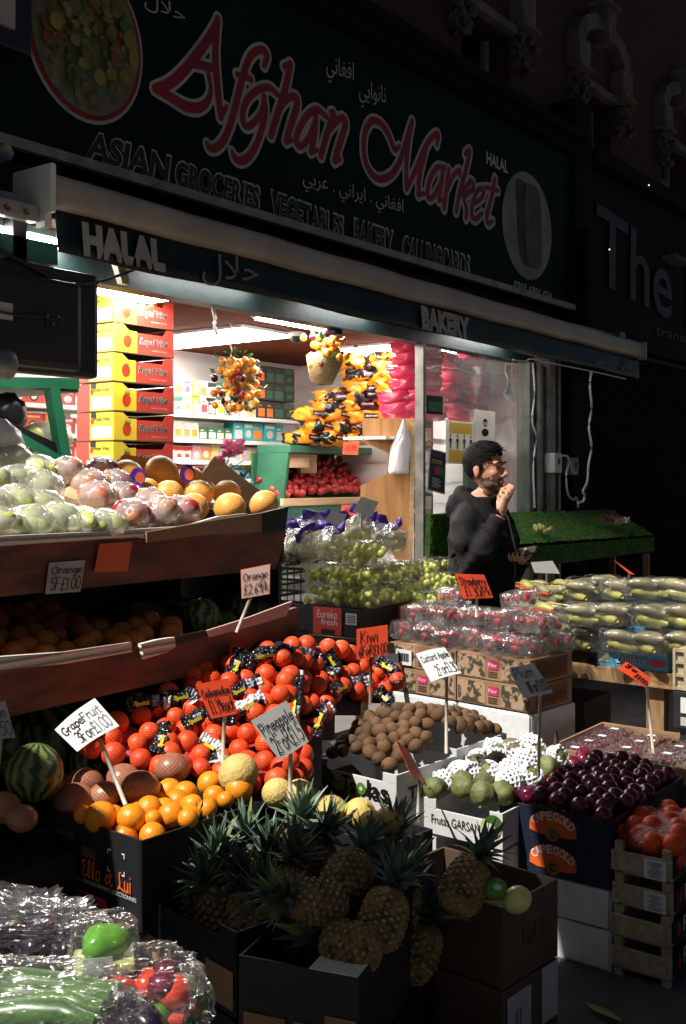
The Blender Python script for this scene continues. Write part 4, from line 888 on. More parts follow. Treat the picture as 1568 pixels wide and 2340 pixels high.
for z, lv in ((1.735, 'milk carton'), (1.605, 'lower'), (1.885, 'middle'), (2.06, 'top')):
    row(3.55, z, [('c_red', 'c_black', 3, .115, .075), ('c_orange', 'c_white', 1, .1, .1), ('c_violet', 'c_pink', 1, .09, .125), ('c_red', 'c_white', 0, .12, .1), ('c_red', 'c_black', 3, .13, .12), ('c_orange', 'c_black', 3, .12, .12), ('c_red', 'c_white', 0, .11, .1), ('c_white', 'c_red', 2, .1, .1)], 'on the %s shelf left of the tomato boxes' % lv, grp='red packets left of the tomato boxes')

# ---------------------------------------------------------------- hanging baskets of artificial fruit
def hanging(c, seed, n, spread, label, cordtop, hang):
    t = thing('hanging_basket', label, 'hanging basket', c); rr = random.Random(seed)
    m = MB(); m.lathe([(.015, -.12), (.07, -.1), (.1, 0), (.11, .04), (.1, .035), (.06, -.09), (0, -.1)], 'basket', 20, Matrix.Translation(hang) @ Matrix.Rotation(R(14), 4, 'Y')); m.build('wicker_basket', t)
    for i in range(n):
        o = MB(); x, y, z = rr.gauss(0, spread[0]), rr.gauss(-.05, .05), rr.uniform(-spread[1], spread[1]*.8)
        x *= 1-.35*abs(z)/spread[1]
        k = rr.random(); o.ball((x, y, z), (.021, .021, .024) if k < .85 else (.013, .013, .02), 'fake_orange' if k < .78 else ('plum_skin' if k < .88 else 'apple_red'), 2); o.build('orange' if k < .78 else 'small_fruit', t)
    m = MB()
    for i in range(90):
        x, y, z = rr.gauss(0, spread[0]*1.1), rr.gauss(-.05, .06), rr.uniform(-spread[1], spread[1]*1.15); a, b, l = rr.uniform(0, 6.28), rr.uniform(-1, 1), rr.uniform(.025, .05)
        d = Vector((math.cos(a)*math.cos(b), math.sin(a)*math.cos(b), math.sin(b)))*l; s = d.cross(Vector((rr.uniform(-1, 1), rr.uniform(-1, 1), rr.uniform(-1, 1)))).normalized()*l*.28
        p = Vector((x, y, z)); m.add([p, p+d*.5+s, p+d, p+d*.5-s+Vector((0, 0, .004))], [(0, 1, 2, 3)], 'fake_leaf')
    m.build('leaves', t)
    m = MB(); m.tube([Vector((0, 0, spread[1]))]+[Vector((.008*math.sin(i*2), 0, spread[1]+cordtop*i/6)) for i in range(1, 7)], .005, 'cable_white', 6); m.build('cord', t); return t
hanging(at(528, 875, 6.1), 4, 78, (.062, .155), 'artificial orange garland spilling from a wicker basket under the bright panel', .18, (.05, -.02, .06))
hanging(at(731, 800, 6.3), 9, 72, (.055, .1), 'artificial orange garland over a wicker basket by the black bracket lamp', .15, (.0, -.03, -.09))
for z in (0,):
    m = MB(); pts = [atY(x, y, 3.55) for x, y in ((490, 672), (487, 700), (492, 730), (490, 745), (497, 765))]; m.tube([Vector(q) for q in smooth_line([tuple(p) for p in pts])], .009, 'cable_white', 7); tag(m.build('fruit_hanging_cable'), 'thick white cable hanging from the strip light over the fruit garland', 'cable')
dc = thing('security_camera', 'white dome security camera on the wooden ceiling', 'camera', atZ(677, 772, 2.52) if False else at(677, 768, 6.9))
m = MB(); m.lathe([(0, .05), (.06, .05), (.06, 0), (.05, -.005)], 'white_plastic', 18); m.build('base', dc); m = MB(); m.ball((0, 0, -.005), (.045, .045, .045), 'black_plastic', 2); m.build('dome', dc)
fl = thing('bracket_lamp', 'black bracket spotlight under the green beam beside the fruit garland', 'lamp', at(765, 745, 5.9))
m = MB(); m.bbox(-.035, .035, -.03, .03, -.05, .02, 'black_plastic', b=.008); m.build('lamp_body', fl); m = MB(); m.tube([(0, 0, .02), (0, 0, .1)], .006, 'black_plastic', 6); m.build('stem', fl)
# flowers
fw = thing('flower_bunch', 'bunch of pink flowers wrapped in film beside the cardboard flap', 'flowers', at(528, 1085, 5.0)); rr = random.Random(12); m = MB()
for i in range(9):
    c = Vector((rr.uniform(-.09, .09), rr.uniform(-.05, .05), .1+rr.uniform(-.05, .08)))
    for k in range(16):
        a, b = rr.uniform(0, 6.28), rr.uniform(-.3, 1.4); d = Vector((math.cos(a)*math.cos(b), math.sin(a)*math.cos(b), math.sin(b)))*.038; s = d.cross(Vector((.3, .5, .8))).normalized()*.011
        m.add([c, c+d*.6+s, c+d, c+d*.6-s], [(0, 1, 2, 3)], 'flower_pink')
m.build('blossoms', fw); m = MB()
for i in range(60):
    a, l = rr.uniform(0, 6.28), rr.uniform(.05, .1); p = Vector((rr.uniform(-.08, .08), rr.uniform(-.05, .05), rr.uniform(-.08, .06))); d = Vector((math.cos(a), math.sin(a), rr.uniform(-.2, .8))).normalized()*l; s = Vector((-d.y, d.x, 0))*.12
    m.add([p, p+d*.5+s, p+d, p+d*.5-s], [(0, 1, 2, 3)], 'leaf_green')
m.tube([(0, 0, 0), (.02, 0, -.35)], [.05, .012], 'leaf_green', 8); m.build('leaves', fw)

# ---------------------------------------------------------------- charcoal bags
def pillow(nx, ny, nz, amp, seed, mm, name):
    """lumpy filled bag: a soft box with pinched ends"""
    v, f = ICO[3]; m = MB(); vs = []
    for p in v:
        e = Vector([math.copysign(abs(c)**.55, c) for c in p]); k = 1-.35*max(0, abs(p.x)-.75)/.25
        q = Vector((e.x*nx, e.y*ny*k, e.z*nz*k)); q *= 1+amp*mnoise.noise(p*2.3+Vector((seed, 0, 0)))+amp*.5*mnoise.noise(p*5+Vector((0, seed, 0))); vs.append(q)
    m.add(vs, f, mm, True); return m
def charcoal(kind, seed):
    t = thing('charcoal_bag', 'bag', 'bag')
    pillow(.17, .12, .055, .32, seed, 'charcoal_bag' if kind else 'charcoal_pink', 'sack').build('sack', t); m = MB()
    if kind: m.quad((-.09, -.128, -.02), (.03, -.13, -.025), (.03, -.126, .015), (-.09, -.124, .02), 'label_black'); m.text('charcoal', (-.08, -.1325, -.008), (.1, 0, 0), (0, 0, .016), 'c_white', .03)
    else: m.text('Barbecue Charcoal', (-.1, -.13, -.015), (.2, 0, 0), (0, 0, .03), 'c_white', .02)
    m.build('print', t); return t
pr = [charcoal(1, s) for s in (1, 5)]+[charcoal(0, 3)]; us = [[], [], []]
spots = [(700, 1003), (768, 1004), (828, 1000), (738, 978), (803, 976), (848, 978), (722, 952), (775, 950), (835, 948), (765, 926), (826, 926), (772, 905), (835, 905),
         (838, 882), (893, 882), (835, 860), (893, 858), (832, 838), (888, 836), (852, 816), (906, 815), (872, 797), (920, 796)]
for i, (x, y) in enumerate(spots):
    t_ = 8.0-.0009*(1010-y); p = at(x, y, t_)
    place(pr[i % 2], us[i % 2], p, (rr.uniform(-.12, .12), rr.uniform(-.15, .15), rr.uniform(-.5, -.1)), 'crumpled orange and black charcoal bag, %s row up from the green shelf, number %d along' % (['bottom', 'second', 'third', 'fourth', 'fifth', 'sixth', 'seventh', 'eighth', 'ninth', 'tenth'][[1003, 978, 951, 926, 905, 882, 859, 837, 815, 797].index(min([1003, 978, 951, 926, 905, 882, 859, 837, 815, 797], key=lambda q: abs(q-y)))], 1+sum(1 for a_, b_ in spots if abs(b_-y) < 6 and a_ < x)), 'heaped orange and black charcoal bags')
for i, (x, y) in enumerate([(952, 795), (955, 822), (950, 850), (952, 880), (925, 908), (960, 910), (930, 938), (962, 940)]):
    place(pr[2], us[2], at(x, y, 7.2), (rr.uniform(-.1, .1), rr.uniform(-.12, .12), rr.uniform(-.45, -.2)), 'pink charcoal bag stacked right of the orange ones, %s from the top' % ORD[i], 'stacked pink charcoal bags')
for i, (x, y) in enumerate([(1010, 822), (1065, 832), (1120, 845), (1168, 852), (1035, 862), (1092, 872), (1150, 882), (1020, 895), (1075, 905), (1130, 915), (1176, 922), (1040, 935), (1105, 948), (1165, 962), (1075, 968), (1130, 978)]):
    place(pr[2], us[2], atY(x, y, 4.0), (rr.uniform(-.2, .2), rr.uniform(-.15, .15), rr.uniform(-.2, .2)), 'pink charcoal bag behind the shop window, %s by height' % (ORD+['thirteenth', 'fourteenth', 'fifteenth', 'sixteenth'])[i], 'pink charcoal bags behind the window')
m = MB(); m.bbox(5.6, 6.82, 3.86, 4.2, 1.86, 1.88, 'shelf_white', b=.004); tag(m.build('window_shelf'), 'pale shelf behind the window carrying pink charcoal bags', 'shelf')

# ---------------------------------------------------------------- green stand with the red apples
st = thing('fruit_stand', 'green and timber stand holding red apples inside the shop', 'stand', (6.4, 5.0, .08))
p, q = atY(640, 1146, 5.0), atY(830, 1144, 5.0)
m = MB(); m.bbox(p.x, q.x+.05, 4.97, 5.0, p.z-.035, p.z+.02, 'ply_pale', b=.004); m.build('front_lip', st, world=True)
m = MB(); m.box(p.x, q.x+.05, 4.98, 5.0, p.z-.22, p.z-.035, 'stand_green'); m.build('front_panel', st, world=True)
m = MB(); m.slab([(p.x, 5.0, p.z-.03), (q.x+.1, 5.0, p.z-.03), (q.x+.1, 5.27, p.z+.12), (p.x, 5.27, p.z+.12)], (0, 0, -.02), 'stand_green'); fixn(m.build('sloping_base', st, world=True))
a, b = atY(664, 1018, 4.95), atY(870, 1015, 4.95)
m = MB(); m.bbox(a.x, b.x, 4.95, 5.27, a.z-.05, a.z+.005, 'stand_green', b=.005); m.build('upper_shelf', st, world=True)
m = MB(); m.slab([(a.x, 4.97, a.z-.05), (a.x, 5.27, a.z-.05), (p.x+.02, 5.27, p.z), (p.x+.02, 4.99, p.z)], (.025, 0, 0), 'stand_green'); fixn(m.build('side_board', st, world=True))
m = MB(); m.box(p.x, 6.9, 5.26, 5.275, p.z, a.z-.05, 'stand_green'); m.build('back_board', st, world=True)
m = MB(); m.bbox(a.x+.05, a.x+.28, 5.0, 5.05, a.z-.16, a.z-.055, 'ply_pale', b=.004); m.bbox(a.x+.3, a.x+.5, 5.1, 5.14, a.z-.2, a.z-.055, 'ply_pale', b=.004); m.build('timber_bracket', st, world=True)
for x in (p.x+.03, q.x): m = MB(); m.box(x-.025, x+.025, 5.02, 5.07, .08, p.z-.05, 'stand_green'); m.build('leg', st, world=True)
m = MB(); pts = [(829, 956), (948, 956), (944, 1084), (938, 1290), (905, 1280), (858, 1187), (824, 1141), (824, 1110), (884, 1084), (888, 1035), (829, 1009)]
F_ = Vector((.8, .6, 0)); m.slab([at(x, y, 6.9) for x, y in pts], F_*.025, 'ply'); m.slab([at(x, y, 6.885) for x, y in ((940, 956), (950, 956), (943, 1290), (932, 1290))], F_*.012, 'ply_pale'); fixn(m.build('end_panel', st, world=True))
ap = MB(); ap.lathe([(0, -.026), (.012, -.03), (.026, -.024), (.036, -.004), (.034, .014), (.022, .028), (.01, .029), (0, .02)], 'apple_red', 16); ap.tube([(0, 0, .02), (.004, 0, .036)], .0022, 'stem', 5)
ao = tag(ap.build('apple'), 'red apple heaped on the green stand inside the shop', 'apple', 'red apples on the green stand'); us_ = []
rr = random.Random(31); pts = []
for k in range(4000):
    x, y = rr.uniform(p.x+.04, q.x+.02), rr.uniform(5.03, 5.24); dz = rr.random()
    hmax = p.z+.03+(y-5.0)*(.45+.75*max(0, min(1, (x-p.x)/.55)))
    z = hmax
    if all((x-a_)**2+(y-b_)**2+(z-c_)**2 > .055**2 for a_, b_, c_ in pts): pts.append((x, y, z))
for i, v in enumerate(pts): place(ao, us_, v, (rr.uniform(-1, 1), rr.uniform(-1, 1), rr.uniform(0, 6)))
for lb, cs, t_, mm in (('orange price card hanging from the green shelf', ((785, 1010), (822, 1008), (818, 1040), (783, 1038)), 7.5, 'paper_blank'), ('orange price card below the red apples', ((781, 1154), (822, 1153), (818, 1180), (779, 1178)), 7.45, 'paper_blank')):
    t = thing('price_card', lb, 'price card', at(*cs[3], t_), 0, 'price cards on the shop stand'); m = MB(); m.slab([at(*c_, t_) for c_ in cs], F_*.002, mm); fixn(m.build('card', t, world=True))
    m = MB(); Pp = [at(*c_, t_-.004) for c_ in cs]; L_ = hand_lines('£1.99', .15, .85, .3, .45, .06, rr); m.strokes(L_, lambda u, v: Pp[3].lerp(Pp[2], u).lerp(Pp[0].lerp(Pp[1], u), v), 'c_red', .02); m.build('writing', t, world=True)
bg = thing('carrier_bag', 'white plastic carrier bag hanging on the timber end panel', 'bag', at(910, 1020, 6.8)); m = MB()
rowz = [(921, 926, 958), (914, 929, 975), (905, 938, 1000), (893, 939, 1020), (890, 935, 1050), (888, 934, 1075), (890, 934, 1083)]
vs = []
for i, (xa, xb, y) in enumerate(rowz):
    for k in range(10):
        u = k/9; th = math.sin(math.pi*u)*.05*(.3 if i == 0 else 1)+.012*math.sin(u*19+i*2); vs.append(at(xa+(xb-xa)*u, y, 6.86)-F_*th)
m.add(vs, [(i*10+k, i*10+k+1, i*10+k+11, i*10+k+10) for i in range(6) for k in range(9)], 'plastic_bag', True); o = m.build('sheet', bg, world=True); o.modifiers.new('thick', 'SOLIDIFY').thickness = .002
ss = thing('side_shelf', 'timber shelf unit between the end panel and the shop window', 'shelf', at(962, 1280, 7.0))
for y in (1010, 1062, 1110, 1165, 1220): m = MB(); P = [at(948, y, 7.2), at(985, y, 7.2), at(985, y+9, 7.2), at(948, y+9, 7.2)]; m.slab(P, F_*.15, 'card_orange'); fixn(m.build('shelf', ss, world=True))
m = MB(); P = [at(946, 960, 7.36), at(990, 960, 7.36), at(990, 1290, 7.36), at(946, 1290, 7.36)]; m.slab(P, F_*.02, 'card_dark'); fixn(m.build('back_board', ss, world=True))
for i, (y, mm, lb) in enumerate(((990, 'card_orange', 'orange-brown carton at the top of the timber shelf unit'), (1045, 'card_brown', 'brown carton on the second timber shelf'), (1093, 'c_white', 'white carton on the third timber shelf'), (1145, 'c_cream', 'cream carton on the fourth timber shelf'), (1205, 'card_black', 'black carton low on the timber shelf unit'))):
    c = at(968, y+18, 7.25); m = MB(); m.bbox(-.05, .05, -.05, .05, 0, .085, mm, b=.004); m.box(-.03, .02, -.052, -.0505, .02, .06, 'paper_grey'); o = m.build('carton', loc=c); o.rotation_euler = (0, 0, R(-53)); tag(o, lb, 'carton', 'cartons on the timber shelf unit')
# ================================================================= the stall
V3 = Vector
F_ = Vector((.8, .6, 0))
def px(r, t): return r*t/FPX
def poly_slab(pts, Y, th, mm, name, parent, mb=None):
    m = mb or MB(); m.slab([atY(x, y, Y) for x, y in pts], (0, th, 0), mm)
    return None if mb else fixn(m.build(name, parent, world=True))
def frame_from(Apx, Bpx, z):
    """a box whose front top edge runs from photo point A (far end) to B (near end) at height z: origin at A, u along A to B, v away from the viewer"""
    a, b = atZ(*Apx, z), atZ(*Bpx, z); u = (b-a); L = u.length; u.normalize(); v = Vector((-u.y, u.x, 0)); rz = math.atan2(u.y, u.x)
    return a, u, v, L, rz
def open_box(t, L, D, h, mm, inner=None, th=.008, notch=0, lip=None, floor=.01, corner=0, name='carton'):
    """open top carton in local space: x along the front (0..L), y back (0..D), z -h..0"""
    inner = inner or mm; m = MB()
    m.bbox(0, L, 0, th, -h, -notch, mm, b=.0015); m.bbox(0, L, D-th, D, -h, 0, mm, b=.0015); m.bbox(0, th, th, D-th, -h, 0, mm, b=.0015); m.bbox(L-th, L, th, D-th, -h, 0, mm, b=.0015)
    m.box(th, L-th, th, D-th, -h, -h+floor, inner)
    if notch:
        m.bbox(0, L*.16, 0, th, -notch+.0005, 0, mm, b=.001); m.bbox(L*.84, L, 0, th, -notch+.0005, 0, mm, b=.001)
    if corner:
        for x in (th, L-th-corner):
            m.slab([(x, th, 0), (x+corner, th, 0), (x if x == th else x+corner, th+corner, 0)], (0, 0, -.006), mm)
    return m.build(name, t)
def fill_top(D, L, n_try, dmin, zf, rr, m0=.02):
    pts = []
    for _ in range(n_try):
        p = Vector((rr.uniform(m0, L-m0), rr.uniform(m0, D-m0), 0)); p.z = zf(p.x/L, p.y/D)
        if all((p-q).length > dmin for q in pts): pts.append(p)
    return pts

# ---------------------------------------------------------------- two tier timber stand on the left
ps = thing('tiered_stand', 'two tier reddish timber stand with sloping boards, left of the shop entrance', 'stand', (1.9, 2.6, 0))
poly_slab([(-260, 1258), (643, 1213), (655, 1212), (632, 1300), (0, 1364), (-260, 1392)], 2.5, .02, 'board_red', 'upper_board', ps)
poly_slab([(-260, 1545), (0, 1512), (445, 1462), (680, 1388), (688, 1466), (461, 1540), (0, 1643), (-260, 1690)], 2.42, .02, 'board_red', 'lower_board', ps)
m = MB(); m.slab([(1.0, 2.52, 1.34), (2.96, 2.52, 1.34), (2.96, 3.22, 1.5), (1.0, 3.22, 1.5)], (0, 0, -.02), 'card_dark'); fixn(m.build('upper_shelf', ps, world=True))
m = MB(); m.slab([(1.0, 2.44, 1.06), (2.9, 2.44, 1.08), (2.9, 2.98, 1.17), (1.0, 2.98, 1.15)], (0, 0, -.02), 'card_dark'); fixn(m.build('lower_shelf', ps, world=True))
m = MB(); m.box(1.0, 2.95, 3.0, 3.02, .5, 1.4, 'card_black'); m.build('back_panel', ps, world=True)
m = MB(); m.slab([(2.965, 2.5, 1.31), (2.985, 3.22, 1.46), (2.985, 3.22, 1.56), (2.985, 2.52, 1.43)], (.015, 0, 0), 'card_dark'); fixn(m.build('end_board', ps, world=True))
m = MB(); m.box(2.97, 2.985, 2.52, 3.2, .45, 1.36, 'card_black'); m.build('side_panel', ps, world=True)
for x, y, z in ((1.1, 2.5, 1.03), (2.75, 2.5, 1.05), (1.1, 3.17, 1.45), (2.9, 3.17, 1.45)):
    m = MB(); m.bbox(x-.025, x+.025, y-.025, y+.025, 0, z, 'table_wood', b=.004); m.build('leg', ps, world=True)
def strip(name, pts, Y, mm, label, th=.014):
    m = MB(); n = len(pts)//2
    top = pts[:n]; bot = pts[n:][::-1]
    m.slab([atY(x, y, Y) for x, y in top+bot[::-1]], (0, th, 0), mm); o = fixn(m.build(name)); tag(o, label, 'cardboard strip', 'cardboard strips taped to the stand boards'); return o
strip('cardboard_strip', [(-60, 1228), (200, 1216), (443, 1201), (443, 1218), (200, 1234), (-60, 1252)], 2.482, 'strip_white', 'long torn white cardboard strip along the upper board')
strip('cardboard_strip', [(444, 1196), (500, 1180), (566, 1173), (568, 1186), (540, 1200), (450, 1216)], 2.478, 'strip_white', 'short ridged cardboard strip at the end of the upper strip')
strip('cardboard_strip', [(-60, 1505), (150, 1490), (300, 1468), (302, 1490), (150, 1517), (-60, 1537)], 2.40, 'strip_white', 'long shaded cardboard strip along the lower board under the oranges')
strip('cardboard_strip', [(322, 1472), (360, 1462), (400, 1456), (402, 1478), (385, 1490), (330, 1506)], 2.394, 'strip_white', 'sunlit ridged cardboard strip in the middle of the lower board')
strip('cardboard_strip', [(401, 1455), (440, 1447), (474, 1440), (474, 1452), (440, 1463), (403, 1471)], 2.396, 'card_black', 'black taped cardboard strip on the lower board')
strip('cardboard_strip', [(474, 1441), (560, 1414), (668, 1374), (655, 1407), (600, 1424), (480, 1456)], 2.39, 'paper_pink', 'pinkish bent cardboard flap at the right end of the lower board', .008)
t = thing('cardboard_tray', 'brown cardboard tray of netted pomelos on the upper tier', 'cardboard box', (2.5, 2.7, 1.45))
poly_slab([(336, 1216), (470, 1192), (600, 1172), (600, 1216), (470, 1222), (336, 1240)], 2.47, .01, 'card_brown', 'front_panel', t)
poly_slab([(600, 1172), (660, 1157), (652, 1213), (600, 1216)], 2.468, .012, 'card_black', 'taped_corner', t)
poly_slab([(175, 1075), (262, 1062), (285, 1038), (478, 1072), (490, 1130), (262, 1140), (175, 1130)], 3.12, .01, 'card_orange', 'rear_panel', t)
poly_slab([(462, 1082), (490, 1043), (640, 1155), (600, 1168), (510, 1118)], 2.96, .008, 'ply_pale', 'flap', t)
t2 = thing('divider_board', 'olive cardboard divider between the bagged pears and bagged apples', 'cardboard', (2.2, 2.7, 1.45))
m = MB(); m.slab([atY(165, 1098, 3.0), atY(292, 1212, 2.56), atY(270, 1226, 2.54), atY(120, 1215, 2.6), atY(110, 1150, 2.9)], F_*.008, 'pear_green'); m.mats[0] = 'ply_pale'; fixn(m.build('panel', t2, world=True))
# the two papers on the upper board
def bil(P, u, v): return P[3].lerp(P[2], u).lerp(P[0].lerp(P[1], u), v)
def card(corners, depths, mm, label, lines, stick=None, stick_t=None, name='price_card', ink='ink', w=.026, bend=.0, stick_m='stick', grp='handwritten price cards', seed=1, edge=None, nrm=None):
    """a hand lettered card standing in the fruit; lines = (text, x0, x1, baseline, height)"""
    dl = depths if hasattr(depths, '__len__') else [depths]*4
    P = [at(x, y, d) for (x, y), d in zip(corners, dl)]; N = (P[1]-P[0]).cross(P[3]-P[0]).normalized()
    if N.dot(P[0]-V3((0, 0, CZ))) > 0: N = -N          # towards the viewer
    base = at(*stick[1], stick_t[1]) if stick else P[3]
    t = thing(name, label, 'price card', base, 0, grp); m = MB(); n = 7; vs = []
    for k in range(2):
        for j in range(2):
            for i in range(n): u = i/(n-1); vs.append(bil(P, u, j)+N*(bend*math.sin(math.pi*u)-.0018*k))
    fs = [(i, i+1, n+i+1, n+i) for i in range(n-1)]+[(2*n+i, 3*n+i, 3*n+i+1, 2*n+i+1) for i in range(n-1)]
    fs += [(i, 2*n+i, 2*n+i+1, i+1) for i in range(n-1)]+[(n+i, n+i+1, 3*n+i+1, 3*n+i) for i in range(n-1)]+[(0, n, 3*n, 2*n), (n-1, 3*n-1, 4*n-1, 2*n-1)]
    m.add(vs, fs, mm); o = fixn(m.build('card', t, world=True))
    if edge: m = MB(); q = [bil(P, u, v)-N*.004 for u, v in ((-.02, -.01), (1.02, -.01), (1.02, 1.02), (-.02, 1.02))]; m.slab(q, -N*.002, edge); fixn(m.build('backing', t, world=True))
    if lines:
        rr = random.Random(seed); m = MB(); Ls = []
        for s, x0, x1, y, h in lines: Ls += hand_lines(s, x0, x1, y, h, w, rr)
        m.strokes(Ls, lambda u, v: bil(P, u, v)+N*(bend*math.sin(math.pi*min(max(u, 0), 1))+.0022), ink, .012); m.build('handwriting', t, world=True)
    if stick:
        m = MB(); a, b = at(*stick[0], stick_t[0]), at(*stick[1], stick_t[1]); m.tube([a-N*.004, b-N*.004], .0055, stick_m, 7); m.build('stick', t, world=True)
    return t
def tY(x, Y): return Y/ray(x)[1]
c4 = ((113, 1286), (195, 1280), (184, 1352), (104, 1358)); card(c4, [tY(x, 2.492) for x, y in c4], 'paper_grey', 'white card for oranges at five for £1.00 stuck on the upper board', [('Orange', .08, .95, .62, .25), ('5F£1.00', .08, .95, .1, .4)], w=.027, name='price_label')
c4 = ((228, 1243), (303, 1237), (292, 1305), (216, 1308)); card(c4, [tY(x, 2.49) for x, y in c4], 'paper_blank', 'blank orange paper square stuck on the upper board', None, name='price_label')
card(((551, 1303), (617, 1290), (616, 1357), (553, 1368)), 3.45, 'paper_pink', 'pinkish card for oranges at £2.69 leaning over the lower tier', [('Orange', .06, .92, .6, .26), ('£2.69/k', .06, .97, .12, .34)], ((575, 1360), (540, 1446)), (3.46, 3.42), edge='paper_orange', w=.027)
card(((815, 1438), (886, 1428), (887, 1495), (815, 1507)), 3.75, 'paper_orange', 'orange card reading Kiwi standing behind the kiwi boxes', [('Kiwi', .1, .7, .5, .42), ('6FoR£1.00', .06, .97, .08, .34)], ((848, 1500), (846, 1610)), (3.76, 3.76), stick_m='stick_dark', w=.027)
card(((950, 1494), (1016, 1479), (1055, 1538), (985, 1558)), [3.42, 3.42, 3.36, 3.36], 'paper', 'white card for custard apples at two for £1.30', [('Custard Apple', .05, .97, .64, .22), ('2For£1.30', .3, 1.0, .1, .36)], ((1021, 1545), (1020, 1720)), (3.39, 3.39), bend=.006, w=.025)
card(((1160, 1527), (1219, 1515), (1264, 1582), (1197, 1595)), [3.4, 3.4, 3.35, 3.35], 'paper', 'white card for plums at eight for £1.00', [('Plum', .08, .8, .6, .34), ('8For£1.00', .3, .98, .1, .36)], ((1235, 1588), (1231, 1775)), (3.38, 3.38), w=.025)
card(((1040, 1311), (1106, 1313), (1127.5, 1366), (1058.5, 1368)), 3.95, 'paper_orange', 'orange card reading Strawberry in front of the man', [('Strawberry', .05, .95, .56, .34), ('£1.30/Pk', .12, .98, .1, .4)], ((1090, 1366), (1089, 1410)), (3.96, 3.96), bend=.004, w=.027)
card(((125, 1667.5), (216.5, 1595.4), (272.7, 1659), (176.7, 1717.7)), [2.8, 2.8, 2.74, 2.74], 'paper', 'white card for grapefruit at three for £1.00', [('GrapeFruit', .06, .95, .58, .28), ('3For£1.00', .2, .95, .1, .38)], ((227, 1690), (285, 1838)), (2.76, 2.7), bend=.008, w=.025)
card(((447, 1565), (521.5, 1549.7), (540.5, 1631), (482.7, 1642)), 3.0, 'paper_orange', 'orange card for galia melons at £1.39 each', [('Galiamelon', .05, .97, .6, .24), ('£1.39each', .12, 1.0, .12, .4)], ((513, 1636), (508, 1745)), (3.01, 2.98), w=.027)
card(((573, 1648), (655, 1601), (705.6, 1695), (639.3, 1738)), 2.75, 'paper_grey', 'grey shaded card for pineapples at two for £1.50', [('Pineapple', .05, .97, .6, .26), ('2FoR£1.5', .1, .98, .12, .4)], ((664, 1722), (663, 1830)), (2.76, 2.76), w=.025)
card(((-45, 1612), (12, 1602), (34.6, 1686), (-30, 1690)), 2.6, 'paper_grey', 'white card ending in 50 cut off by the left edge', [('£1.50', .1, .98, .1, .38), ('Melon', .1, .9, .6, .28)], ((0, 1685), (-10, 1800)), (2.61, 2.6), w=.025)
card(((905, 1689), (940, 1724), (977, 1796), (942, 1776)), [3.2, 3.35, 3.35, 3.2], 'paper_orange', 'orange card seen nearly edge-on beside the custard apples', [('£1.00', .1, .9, .3, .4)], ((962, 1782), (957, 1875)), (3.26, 3.25))
card(((1431, 1512), (1490, 1553), (1475, 1571), (1411, 1529)), [4.02, 4.02, 3.95, 3.95], 'paper_orange', 'crumpled orange card leaning in front of the blue carton', [('2For', .08, .5, .5, .4), ('£1.00', .5, .95, .15, .4)], ((1479, 1562), (1495, 1722)), (4.0, 4.0), bend=.004, w=.04)
card(((755, 1170.6), (793, 1174.5), (777.5, 1207), (736, 1196.6)), 4.9, 'paper', 'blank white card leaning left of the purple topped bags', None, ((757, 1200), (757, 1235)), (4.92, 4.92))
card(((826, 1134), (866.6, 1147), (848, 1181), (806, 1168)), 4.95, 'paper', 'white card tilted above the purple topped bags', [('2.99', .25, .75, .3, .4)], ((827, 1174), (825, 1215)), (4.97, 4.97), ink='paper_grey')
card(((1213, 1285), (1263, 1281.6), (1280, 1311), (1222, 1309)), 4.7, 'paper_grey', 'greyish card standing behind the yellow tied cucumber tubs', None, ((1250, 1308), (1250, 1330)), (4.72, 4.72))
card(((1405, 1281), (1420, 1291), (1451, 1313), (1440, 1312)), [4.6, 4.75, 4.75, 4.6], 'paper_orange', 'orange card seen edge-on above the wrapped cucumbers', None, ((1440, 1311), (1438, 1335)), (4.65, 4.65))

# ---------------------------------------------------------------- fruit meshes
def uv_ball(r, mm, n=22, k=14, sq_=None):
    m = MB(); prof = [(max(.0001, r[0]*math.sin(math.pi*i/k)), -r[1]*math.cos(math.pi*i/k)) for i in range(k+1)]; m.lathe(prof, mm, n, uv=True); return m
def solo(mb, name, cat): return tag(mb.build(name), 'fruit', cat)
def orange_mb(r, mm):
    m = uv_ball((r, r*.95), mm); m.lathe([(0, r*.93), (r*.09, r*.945), (r*.1, r*.93)], 'stem', 7); return m
# bagged pears and apples
def fruit_bag(name, fr, nfr, mm, label, seed, r, sz):
    t = thing(name, label, 'bag of fruit'); rr = random.Random(seed)
    for i in range(nfr):
        a = 6.283*i/nfr+rr.uniform(-.3, .3); q = sz*.5*(1 if i else .1); m = MB()
        if fr == 'pear': m.lathe([(0, -r), (r*.7, -r*.85), (r, -r*.2), (r*.8, r*.5), (r*.4, r*1.05), (r*.2, r*1.3), (0, r*1.35)], mm, 14, Matrix.Translation((q*math.cos(a), q*math.sin(a), rr.uniform(-.01, .015))) @ Euler((rr.uniform(-1.5, 1.5), rr.uniform(-1.5, 1.5), 0)).to_matrix().to_4x4())
        else: m.lathe([(0, -r*.8), (r*.5, -r*.9), (r, -r*.1), (r*.9, r*.5), (r*.4, r*.85), (0, r*.65)], mm if rr.random() < .7 else 'apple_red', 14, Matrix.Translation((q*math.cos(a), q*math.sin(a), rr.uniform(-.01, .015))) @ Euler((rr.uniform(-1.5, 1.5), rr.uniform(-1.5, 1.5), 0)).to_matrix().to_4x4())
        m.build(fr, t)
    v, f = ICO[3]; vs = []
    for p in v:
        s = 1+.16*mnoise.noise(p*2.6+V3((seed, 0, 0)))+.08*mnoise.noise(p*7); vs.append(V3((p.x*sz*1.02*s, p.y*sz*1.02*s, max(p.z, -.75)*r*1.55*s)))
    m = MB(); m.add(vs, f, 'clear_bag', True)
    m.build('clear_wrapping', t); return t
